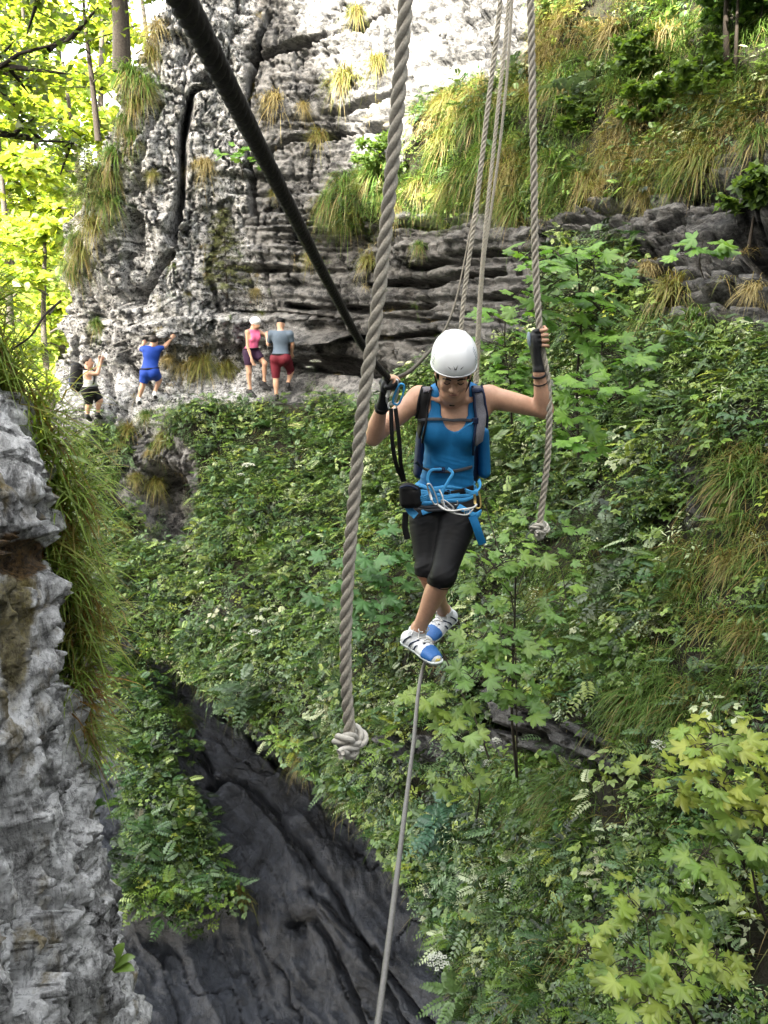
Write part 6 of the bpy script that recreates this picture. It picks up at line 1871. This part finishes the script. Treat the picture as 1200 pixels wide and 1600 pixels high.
# saplings: a woody stem with paired leaves on long stalks
def sapling(name, label, cat, base, top, spots, lsize, tint, n_leaf, mats=('maple',), bend=.1, stem_r=.009, kind='maple', tilt=.55):
    """spots: list of (centre, radii) clouds that the leafy twigs reach"""
    root = empty(name, base, label, cat)
    st = Veg(); lf = Veg()
    b, t_ = np.asarray(base), np.asarray(top)
    stem = smooth_path([b - (0, 0, .05), b * .66 + t_ * .34 + rng.normal(0, bend * .3, 3), b * .33 + t_ * .67 + rng.normal(0, bend * .3, 3), t_], 14)
    st.tubes(stem[None], stem_r, stem_r * .45, np.array([1., 1, 1]), 7)
    tw = []; O, Yv, Nv, Sz, Cc = [], [], [], [], []
    for (c, rad), nl in zip(spots, n_leaf):
        c = np.asarray(c); rad = np.asarray(rad)
        j = np.argmin(np.linalg.norm(stem - (c - (0, 0, .1)), axis=1)); j = max(2, min(j - 1, 13))
        s0 = stem[j]
        nt = max(2, nl // 5)
        hub = c - np.array([0, 0, rad[2] * .3])
        tw.append(np.array([s0, s0 * .6 + hub * .4 + (0, 0, .03), s0 * .2 + hub * .8 + (0, 0, .02), hub]))
        for q_ in range(nt):
            e = c + rng.uniform(-1, 1, 3) * rad * .8
            tw.append(np.array([hub, hub * .6 + e * .4 + (0, 0, .02), hub * .25 + e * .75 + (0, 0, .015), e]))
            nlq = int(math.ceil(nl / nt))
            ax = unit(e - hub + 1e-6)
            for r_ in range(nlq):
                f = 1 - (r_ // 2) * .30
                p0 = hub + (e - hub) * f
                a_ = rng.uniform(0, 6.28)
                dirv = unit(np.array([math.cos(a_), math.sin(a_), rng.uniform(-.1, .45)]) + .5 * ax)
                pl = lsize * rng.uniform(.5, 1.0)
                p1 = p0 + dirv * pl
                tw.append(np.array([p0, p0 + dirv * pl * .35 + (0, 0, .01), p0 + dirv * pl * .7 + (0, 0, .012), p1]))
                O.append(p1); Yv.append(unit(dirv * np.array([1, 1, .2]) + np.array([0, 0, -.25])))
                Nv.append(unit(np.array([0, -tilt, 1.0]) + rng.normal(0, .28, 3)))
                Sz.append(lsize * rng.uniform(.65, 1.2)); Cc.append(np.asarray(tint[rng.integers(len(tint))]) * rng.uniform(.85, 1.15))
    st.tubes(np.array(tw), stem_r * .30, stem_r * .18, np.array([1., 1, 1]), 4)
    O, Yv, Nv, Sz, Cc = map(np.array, (O, Yv, Nv, Sz, Cc))
    for k in range(4):
        m_ = np.arange(len(O)) % 4 == k
        if m_.any(): lf.leaves(MAPLES[k], O[m_] - Yv[m_] * Sz[m_][:, None] * .05, Yv[m_], Nv[m_], Sz[m_], Cc[m_], rng.uniform(.95, 1.1))
    link('stem', st.mesh('sapling_stem', M['twig'], base), root)
    lo_ = link('leaves', lf.mesh('maple_leaves', M['maple'], base), root)
    lo_['kind'] = 'stuff'
    return root
MG = [(.14, .26, .05), (.17, .29, .06), (.11, .22, .05)]; MY = [(.28, .34, .06), (.33, .36, .075), (.21, .30, .065)]; MD = [(.085, .18, .07), (.10, .20, .075)]
def at(px, py, Y): return P(px, py, Y)
def spot(px, py, Y, rx, ry, rd):
    k_ = Y / F_PX * 1.05
    return (P(px, py, Y), (rx * k_, rd, ry * k_))
sapling('maple_sapling', 'tall bright green maple sapling to the right of the raised hand', 'sapling', at(905, 705, 6.3), at(900, 395, 5.9),
        [spot(850, 405, 5.8, 45, 20, .3), spot(930, 415, 5.9, 50, 25, .3), spot(885, 455, 5.8, 45, 20, .3), spot(940, 480, 5.8, 45, 25, .3), spot(830, 475, 6.0, 35, 22, .2), spot(940, 545, 5.7, 50, 30, .3), spot(975, 555, 5.9, 35, 20, .2), spot(905, 605, 5.5, 40, 20, .25), spot(950, 620, 5.6, 40, 25, .2), spot(880, 660, 5.4, 45, 25, .25), spot(900, 690, 5.5, 40, 20, .2), spot(930, 510, 6.0, 60, 20, .2)],
        .148, MG, [22, 24, 20, 22, 15, 22, 15, 20, 16, 20, 15, 18], stem_r=.014)
sapling('maple_sapling', 'maple sapling behind the raised arm with leaves reaching the white helmet', 'sapling', at(800, 655, 8.2), at(790, 480, 7.9),
        [spot(775, 492, 7.8, 35, 16, .3), spot(800, 560, 7.7, 40, 20, .3), spot(770, 590, 7.8, 35, 22, .3), spot(815, 610, 7.6, 35, 20, .3), spot(785, 535, 7.8, 30, 16, .3)], .15, MG, [18, 20, 20, 18, 16], stem_r=.012)
sapling('maple_sapling', 'slender maple sapling with a long bare stem below the right hanging knot', 'sapling', at(808, 1205, 5.3), at(806, 880, 5.0),
        [spot(760, 890, 4.9, 50, 25, .3), spot(830, 860, 5.2, 40, 22, .3), spot(745, 925, 5.0, 30, 20, .2), spot(885, 925, 5.0, 30, 40, .2), spot(770, 990, 4.8, 45, 28, .25), spot(800, 1020, 4.7, 40, 25, .2), spot(750, 1060, 4.6, 40, 22, .2), spot(805, 1100, 4.7, 45, 30, .2), spot(850, 815, 5.4, 40, 18, .2), spot(840, 1020, 4.8, 25, 30, .2)],
        .118, [(.18, .28, .065), (.14, .24, .065), (.15, .26, .08)], [22, 16, 12, 16, 20, 16, 16, 16, 12, 8], stem_r=.012)
sapling('maple_sapling', 'small yellowish maple sapling right of the foot cable under the shoes', 'sapling', at(745, 1270, 5.4), at(715, 1150, 4.6),
        [spot(715, 1150, 4.5, 35, 35, .2), spot(690, 1095, 4.6, 40, 25, .2), spot(650, 1085, 4.7, 35, 18, .2), spot(712, 1200, 4.5, 30, 25, .2)], .11, [(.24, .32, .08), (.19, .28, .08)], [16, 14, 10, 10], stem_r=.008)
sapling('maple_sapling', 'large yellow green maple branch at the right frame edge', 'sapling', at(1240, 1330, 3.0), at(1150, 1160, 2.9),
        [spot(1080, 1180, 2.75, 45, 35, .15), spot(1130, 1150, 2.8, 60, 30, .15), spot(1180, 1210, 2.8, 50, 40, .15), spot(1110, 1230, 2.7, 55, 30, .15), spot(1020, 1225, 2.9, 40, 20, .1), spot(1190, 1150, 2.9, 40, 30, .1), spot(1165, 1260, 2.7, 50, 25, .1)], .092, MY, [14, 16, 16, 16, 8, 12, 12], stem_r=.009)
sapling('maple_sapling', 'green maple sapling directly under the yellow green branch on the right', 'sapling', at(1220, 1460, 2.75), at(1140, 1330, 2.7),
        [spot(1110, 1320, 2.6, 45, 35, .12), spot(1165, 1350, 2.6, 45, 40, .12), spot(1195, 1300, 2.65, 30, 30, .1)], .09, [(.16, .26, .06), (.20, .28, .07)], [14, 18, 10], stem_r=.008)
sapling('maple_sapling', 'low yellow green maple sapling with many leaves at the bottom right', 'sapling', at(1100, 1640, 2.55), at(1000, 1480, 2.5),
        [spot(920, 1440, 2.6, 35, 35, .12), spot(900, 1490, 2.65, 30, 30, .1), spot(1010, 1430, 2.6, 50, 30, .15), spot(1060, 1460, 2.55, 45, 35, .15), spot(995, 1500, 2.45, 50, 35, .15), spot(1080, 1510, 2.45, 45, 35, .15), spot(1040, 1555, 2.4, 60, 25, .1), spot(960, 1550, 2.45, 35, 25, .1), spot(1120, 1480, 2.5, 40, 30, .1)],
        .08, [(.22, .30, .06), (.27, .33, .07), (.16, .25, .055)], [10, 8, 13, 14, 15, 15, 12, 10, 10], stem_r=.008)
sapling('maple_sapling', 'blue green maple sapling left of the woman behind the thick rope', 'sapling', at(610, 1000, 9.3), at(590, 850, 8.9),
        [spot(540, 870, 8.8, 45, 25, .4), spot(600, 850, 8.7, 45, 25, .4), spot(620, 900, 8.6, 40, 25, .4), spot(575, 920, 8.6, 50, 25, .4), spot(530, 940, 8.8, 35, 25, .3), spot(600, 970, 8.4, 45, 25, .3)], .19, MD, [18, 18, 16, 18, 14, 16], stem_r=.014)
sapling('maple_sapling', 'small maple seedling clinging to the rock bands right of the gripped rope', 'sapling', at(1100, 425, 7.7), at(1098, 375, 7.5),
        [spot(1095, 390, 7.4, 22, 18, .15), spot(1080, 400, 7.4, 15, 10, .1)], .17, MG, [10, 5], stem_r=.007)
sapling('maple_sapling', 'leafy maple seedling high on the pale pillar under the diagonal hand line', 'sapling', at(380, 275, 16.6), at(372, 240, 16.4),
        [spot(370, 235, 16.2, 18, 12, .3), spot(388, 250, 16.2, 14, 10, .3)], .24, MG, [12, 8], stem_r=.014)

def pinnate_bush(label, px, py, Y, H, LEN, col, fr=9, pr=7, name='ash_sapling', cat='sapling'):
    h = hit(px, py, (BV_WALL, BV_SLAB)); p, n_ = h[0], h[1]
    root = empty(name, p, label, cat)
    for k in range(3):
        lf = Veg(); o = (p + rng.normal(0, H * .25, 3) * np.array([1, .5, .4]))[None]
        herbs(lf, o, n_[None], 'pinnate', H, LEN, (fr, pr), np.array([col]) * rng.uniform(.9, 1.1), LEAF6)
        lo_ = link('frond_cluster', lf.mesh('fronds', M['leaf'], p), root); lo_['kind'] = 'stuff'
    return root
pinnate_bush('blue green ash sapling with feathery leaves right of the foot cable', 722, 1310, 5, .42, .085, (.055, .12, .075), 10, 8)
pinnate_bush('pale feathery ash seedling on the upper right slope', 915, 185, 11, .55, .13, (.14, .19, .13), 8, 6)
pinnate_bush('silvery feathery plant on the lower slope by the maple stem', 960, 950, 5, .34, .07, (.15, .18, .13), 7, 6, 'feathery_plant', 'plant')
pinnate_bush('dark feathery plant above the wet slab on the left', 395, 1110, 10, .6, .12, (.09, .14, .08), 8, 7, 'feathery_plant', 'plant')
pinnate_bush('feathery fern growing beside the gripped rope under the arm', 800, 740, 8, .6, .09, (.08, .12, .04), 8, 10, 'fern', 'fern')
pinnate_bush('spiky bright plant at the bottom centre edge of the slope', 745, 1575, 4, .30, .06, (.11, .18, .06), 6, 9, 'feathery_plant', 'plant')
pinnate_bush('pale leafy plant in the middle of the right slope', 985, 860, 5, .30, .08, (.15, .19, .12), 7, 5, 'feathery_plant', 'plant')

# white umbels on thin stalks
def umbel(label, px, py, Y, r, col=(.62, .63, .56), group='white umbel flowers on the slope'):
    h = hit(px, py + 40, (BV_WALL, BV_SLAB)); p = h[0]; head = P(px, py, p[1] - .12 if Y is None else Y)
    root = empty('umbel_flower', p, label, 'flower', group)
    st = Veg(); st.tubes(np.array([[p, p * .5 + head * .5 + (0, 0, .03), head - (0, 0, r * .5)]]), .004, .0025, np.array([.07, .11, .04]), 4)
    pe = Veg(); n = 16; a_ = np.arange(n) * 2.4; rr = r * np.sqrt((np.arange(n) + .5) / n)
    c = head + np.stack([np.cos(a_) * rr, np.sin(a_) * rr * .9, -.35 * rr * rr / r + rng.uniform(-.1, .1, n) * r], -1)
    st.tubes(np.stack([np.repeat((head - (0, 0, r * .5))[None], n, 0), c - (0, 0, .002)], 1), .0016, .0012, np.array([.09, .14, .05]), 3)
    for k in range(7):
        d = np.array([math.cos(k * .9), math.sin(k * .9), rng.uniform(-.1, .3)])
        q_ = c + d * r * .09 * rng.uniform(.3, 1.3, (n, 1))
        pe.leaves(LEAF4, q_, np.repeat(d[None], n, 0) + rng.normal(0, .3, (n, 3)), np.repeat(np.array([[0, -.3, 1.]]), n, 0) + rng.normal(0, .25, (n, 3)), r * .20, np.repeat(np.array([col]), n, 0) * rng.uniform(.85, 1.1, (n, 1)), 1.6)
    link('stalk', st.mesh('umbel_stalk', M['leaf'], p), root); link('flower_head', pe.mesh('umbel_head', M['petal'], p), root)
UM = [('large loose white umbel over the dark slab at the bottom', 684, 1497, 3.6, .062), ('white umbel nearest the foot cable below the shoes', 741, 1150, None, .05), ('white umbel second right of the foot cable', 776, 1155, None, .045), ('white umbel below the pair right of the foot cable', 752, 1168, None, .045), ('lowest white umbel right of the foot cable', 764, 1190, None, .05),
      ('white umbel on the slope under the pink climber', 388, 724, None, .12), ('small white umbel beside the larger one under the pink climber', 376, 740, None, .07), ('white umbel left of the thick rope at mid height', 398, 985, None, .10), ('white umbel right of the grey shirt climber', 492, 562, None, .12), ('small white umbel right of the grey shirt climber', 483, 572, None, .08), ('cream umbel below the ledge left of the thick rope', 462, 662, None, .14),
      ('faded umbel on the right slope below the hanging knot', 990, 835, None, .07), ('umbel between the maple saplings on the lower right slope', 1030, 1160, None, .05), ('greenish umbel low on the slope above the bottom edge', 745, 1490, None, .06), ('white umbel left of the big rope knot', 515, 1205, None, .08)]
for lb, x, y, Y, r in UM:
    umbel(lb, x, y, Y, r, (.45, .45, .2) if 'cream' in lb else ((.4, .45, .3) if 'greenish' in lb or 'faded' in lb else (.66, .66, .60)))

# rosettes with broad leaves
def rosette(label, p, L, n, col, wid=.55, up=.5, lean=(0, -.3, 1)):
    root = empty('broad_leaf_plant', p, label, 'plant')
    for k in range(n):
        vg = Veg(); a_ = k * 2.4 + .3; d = unit(np.array([math.cos(a_), math.sin(a_) * .8, up + .25 * math.sin(k)]) + np.array(lean) * .3)
        m_ = 7; T = np.linspace(0, 1, m_); ctr = p + L * (T[:, None] * d - (T ** 2)[:, None] * .4 * Z)
        sd = unit(np.cross(d, Z)); w = L * wid * .5 * np.sin(np.pi * np.clip(T * .93 + .05, 0, 1)) ** .8
        rows_ = np.stack([ctr - sd * w[:, None] + Z * w[:, None] * .25, ctr, ctr + sd * w[:, None] + Z * w[:, None] * .25], 1)
        i_ = np.arange(m_ - 1)[:, None]; j_ = np.arange(2)[None]
        q_ = np.stack([i_ * 3 + j_, i_ * 3 + j_ + 1, (i_ + 1) * 3 + j_ + 1, (i_ + 1) * 3 + j_], -1).reshape(-1, 4)
        vg.put(rows_.reshape(-1, 3), np.repeat(np.array([col]) * rng.uniform(.85, 1.15), m_ * 3, 0), q_)
        link('broad_leaf', vg.mesh('broad_leaf', M['leaf'], p), root)
rosette('broad leaved plant at the foot of the near rock at the bottom left', near_at(-2.46, 14) + np.array([.03, -.03, 0]), .16, 8, (.17, .26, .05), .34, .9)
rosette('broad leaved plant left of the thick rope level with the hanging knot', hit(508, 838)[0], .42, 7, (.09, .18, .05), .45)
rosette('pair of big leaves among the long grass on the near rock edge', near_at(-.44, 14) + np.array([.02, -.02, 0]), .15, 3, (.20, .31, .05), .36, .25, (.9, -.4, .3))
rosette('broad leaves under the pink climber on the slope', hit(420, 668)[0], .45, 6, (.07, .15, .05), .5)
rosette('green leafy plant low on the dark slope beside the near rock edge', near_at(-1.42, 14) + np.array([.02, -.02, 0]), .07, 5, (.08, .15, .03), .45)
rosette('tiny leafy plant growing out of the near rock face', hit(150, 1262)[0] if hit(150, 1262) else P(150, 1262, 2.2), .05, 5, (.07, .14, .03), .5)

# young spruce on the pale rock
def spruce(label, px, py, hgt, name='young_spruce'):
    h = hit(px, py, (BV_WALL,)) or hit(px + 25, py, (BV_WALL,)); b = h[0] + h[1] * .1
    root = empty(name, b, label, 'tree')
    st = Veg(); st.tubes(np.array([[b, b + (.02, -.05, hgt * .5), b + (.0, -.05, hgt)]]), .022, .006, np.array([1., 1, 1]), 6)
    lf = Veg(); tw, O, D = [], [], []
    for k in range(46):
        z_ = hgt * (.12 + .86 * (k / 46)); a_ = k * 2.4; L = (hgt - z_) * .42 + .08
        s0 = b + np.array([0, -.05, z_]); d = unit(np.array([math.cos(a_), math.sin(a_), -.12]))
        e = s0 + d * L + (0, 0, .03); tw.append(np.array([s0, (s0 + e) / 2 - (0, 0, .02), e]))
        m_ = int(48 * L / .5) + 12
        t_ = rng.uniform(.1, 1, m_); O.append(s0 + d * (L * t_)[:, None] + rng.normal(0, .015, (m_, 3)) * (1 + t_)[:, None])
        sd = np.cross(d, Z) * rng.choice([-1, 1], m_)[:, None]
        D.append(unit(sd + d * .7 + rng.normal(0, .35, (m_, 3)) - Z * .2))
    st.tubes(np.array(tw), .007, .003, np.array([1., 1, 1]), 4)
    O = np.concatenate(O); D = np.concatenate(D)
    lf.leaves(LANCE, O, D, rng.normal(0, 1, O.shape) + Z, .11, np.array([[.12, .13, .05]]) * rng.uniform(.6, 1.5, (len(O), 1)), .7)
    link('trunk', st.mesh('spruce_trunk', M['twig'], b), root); o = link('needles', lf.mesh('spruce_needles', M['leaf'], b), root); o['kind'] = 'stuff'
spruce('young thin spruce standing against the pale rock above the pink climber', 352, 470, 1.9)
spruce('little spruce on the left flank of the pillar', 118, 330, 1.3)

# trees
def tree(name, label, base, top, r0, crown, nleaf, lsize, tint, bark='bark', limbs=14, low=.35, seed=0, bare=False, lcol=None):
    r_ = np.random.default_rng(seed)
    b, t_ = np.asarray(base, float), np.asarray(top, float); Hh = np.linalg.norm(t_ - b)
    root = empty(name, b, label, 'tree', None)
    stem = smooth_path([b - (0, 0, .3), b * .7 + t_ * .3 + r_.normal(0, Hh * .02, 3), b * .35 + t_ * .65 + r_.normal(0, Hh * .025, 3), t_], 16)
    st = Veg(); st.tubes(stem[None], r0, r0 * .25, np.array([1., 1, 1]), 9)
    tw, C = [], []
    for k in range(limbs):
        f = low + (1 - low) * (k + .5) / limbs; s0 = b + (t_ - b) * f
        a_ = k * 2.4 + seed; L = crown * (1.15 - .55 * f) * r_.uniform(.65, 1.1)
        d = unit(np.array([math.cos(a_), math.sin(a_), r_.uniform(.0, .45)]))
        e = s0 + d * L - (0, 0, .06 * L)
        mid = s0 * .5 + e * .5 + (0, 0, .08 * L) + r_.normal(0, .06 * L, 3)
        tw.append(np.array([s0, s0 * .7 + mid * .3, mid, mid * .4 + e * .6, e]))
        for q_ in range(5):
            u_ = r_.uniform(.3, 1); p = s0 * (1 - u_) + e * u_
            e2 = p + r_.normal(0, .30 * L, 3) * np.array([1, 1, .45]); C.append((p, e2)); tw.append(np.array([p, p * .7 + e2 * .3, p * .45 + e2 * .55, p * .2 + e2 * .8, e2]))
    st.tubes(np.array(tw[:]), r0 * .22, r0 * .05, np.array([1., 1, 1]), 5)
    link('trunk', st.mesh('tree_trunk', M[bark], b), root)
    lf = Veg(); k = r_.integers(len(C), size=nleaf); P0 = np.array([c[0] for c in C])[k]; P1 = np.array([c[1] for c in C])[k]
    u_ = r_.uniform(.1, 1.08, (nleaf, 1)); o = P0 * (1 - u_) + P1 * u_ + r_.normal(0, .055 * crown, (nleaf, 3)) * np.array([1, 1, .5])
    cl = np.asarray(tint)[r_.integers(len(tint), size=nleaf)] * r_.uniform(.75, 1.25, (nleaf, 1))
    lf.leaves(LEAF6 if lsize > .2 else LEAF4, o, r_.normal(0, 1, (nleaf, 3)) * np.array([1, 1, .5]), np.array([0, -.2, 1.]) + r_.normal(0, .45, (nleaf, 3)), lsize * r_.uniform(.6, 1.2, nleaf), cl, 1.3)
    o = link('crown', lf.mesh('tree_crown', M['tree_leaf'], b), root); o['kind'] = 'stuff'
    return root
TG = [(.20, .27, .04), (.27, .32, .05), (.15, .22, .04), (.33, .35, .08)]; TD = [(.05, .10, .025), (.07, .12, .03)]
def ground_at(x, y):
    return float(-11 + (y - 24) * .26 - (x + 20) * .06)
FT_ = [((55, 31), 13, 4.2, 'bright tree just left of the pillar foot'), ((15, 36), 17, 5.0, 'sunny tree at the left frame edge level with the climbers'), ((120, 38), 19, 4.6, 'sunny tree half hidden behind the left edge of the pillar'), ((70, 45), 22, 5.5, 'tall bright tree in the middle of the gap'), ((-40, 42), 20, 5.5, 'bright tree cut off by the left frame edge'),
       ((190, 46), 25, 5.2, 'tree top showing behind the top left shoulder of the rock'), ((30, 55), 27, 6.0, 'far pale tree high in the gap'), ((130, 58), 29, 6.0, 'far tree right of the dark trunk'), ((-20, 62), 30, 6.0, 'farthest tree at the upper left'), ((240, 60), 31, 6.0, 'far tree beside the top of the pillar')]
for i, ((px, Y), hgt, cr, lb) in enumerate(FT_):
    x = float(P(px, 500, Y)[0]); b = np.array([x, Y, ground_at(x, Y)])
    tree('deciduous_tree', 'sunlit yellow green ' + lb, b, b + np.array([random.uniform(-1, 1), random.uniform(-1, 1), hgt]), .16 + .006 * hgt, cr, 5600, .26 + .004 * Y, TG, 'bark', 15, .18, seed=i + 3)
ff = Veg(); n = 26000
x = rng.uniform(-60, -3, n); y = rng.uniform(40, 105, n); zz = -11 + (y - 24) * .26 - (x + 20) * .06 + np.abs(rng.normal(0, 2.6, n))
ff.leaves(LEAF6, np.stack([x, y, zz], -1), rng.normal(0, 1, (n, 3)), np.array([0, -.3, 1.]) + rng.normal(0, .5, (n, 3)), rng.uniform(.5, 1.0, n), np.array(TG)[rng.integers(4, size=n)] * rng.uniform(.7, 1.2, (n, 1)), 1.3)
tag(link('far_forest', ff.mesh('far_forest', M['tree_leaf'])), 'sunny forest on the far hillside seen through the gap', 'forest', kind='stuff')
# trees on the shoulder of the pillar and on the upper slope
tree('slender_tree', 'dark thin trunk with side branches left of the pillar top', P(152, 200, 21), P(128, -60, 20.5), .085, 3.0, 900, .22, TG, 'darkbark', 9, .25, 31)
tree('leaning_tree', 'thick pale trunk leaning left on the top left shoulder of the rock', P(188, 90, 19.5), P(160, -190, 19), .20, 3.2, 1300, .22, TG, 'bark', 8, .5, 32)
tree('leaning_tree', 'second trunk standing close right of the thick leaning trunk', P(196, 92, 19.8), P(186, -190, 19.6), .13, 2.6, 900, .22, TG, 'bark', 8, .55, 33)
tree('overhanging_tree', 'darker leafy tree overhanging the top left corner', P(-230, 330, 14) * np.array([1, 1, 0]) + np.array([0, 0, -8.5]), P(-10, -120, 13), .2, 3.4, 2600, .17, [(.07, .11, .025), (.10, .13, .03)], 'darkbark', 10, .74, 34)
hb = hit(1142, 100, (BV_WALL,))[0]
tree('slender_tree', 'thin double stemmed young tree at the top right', hb, P(1132, -120, hb[1] - .3), .045, .9, 700, .13, [(.07, .13, .035), (.10, .16, .04)], 'twig', 9, .5, 35)
hb = hit(1152, 100, (BV_WALL,))[0]
tree('slender_tree', 'thinner stem right beside the young tree at the top right', hb, P(1160, -90, hb[1] - .3), .03, .7, 400, .12, [(.07, .13, .035), (.10, .16, .04)], 'twig', 7, .55, 36)
for (x_, y_), r_, lb in (((1180, 60), .8, 'dark leafy bush at the top right corner'), ((1010, 205), .5, 'dark green bush in the middle of the upper right slope'), ((900, 215), .45, 'small green bush beside the pale ash seedling'), ((1085, 165), .5, 'leafy bush below the thin stems at the top right'), ((985, 120), .4, 'low green bush high on the upper right slope'), ((1130, 80), .55, 'green bush behind the thin stems at the top right'), ((590, 285), .7, 'light green bush on the wall right of the thick rope'), ((1175, 340), .35, 'small bush over the dark hollow at the right edge')):
    hb = hit(x_, y_, (BV_WALL,)); 
    tree('shrub', lb, hb[0], hb[0] + np.array([0, -.15, r_ * 1.1]), .02, r_, 1500, .10, [(.05, .10, .03), (.07, .13, .035)] if r_ > .5 and x_ > 700 else [(.09, .15, .04), (.11, .17, .05)], 'twig', 9, .15, int(x_))
# a bare thin stem hanging down the slope right of the woman
def thin_stem(label, pxs, Ys, r=.006):
    pts = smooth_path([P(a_, b_, y_) for (a_, b_), y_ in zip(pxs, Ys)], 24); mb = MB(); mb.tube(pts, np.linspace(r * .6, r, 24), 6); tag(mb.build('bare_branch', M['twig'], loc=pts[-1]), label, 'branch')
thin_stem('thin bare branch curving down the slope right of the black leggings', [(757, 782), (770, 830), (786, 880), (802, 950), (806, 1060), (808, 1205)], [5.4, 5.3, 5.2, 5.2, 5.2, 5.35])
thin_stem('bare branch slanting down to the outcrop below the shoes', [(690, 1015), (720, 1080), (745, 1130), (762, 1180), (775, 1215)], [6.4, 6.3, 6.2, 6.1, 6.1], .011)
thin_stem('dry twig crossing the grass at the left edge', [(20, 545), (45, 528), (72, 490), (95, 470)], [2.3, 2.3, 2.35, 2.4], .004)
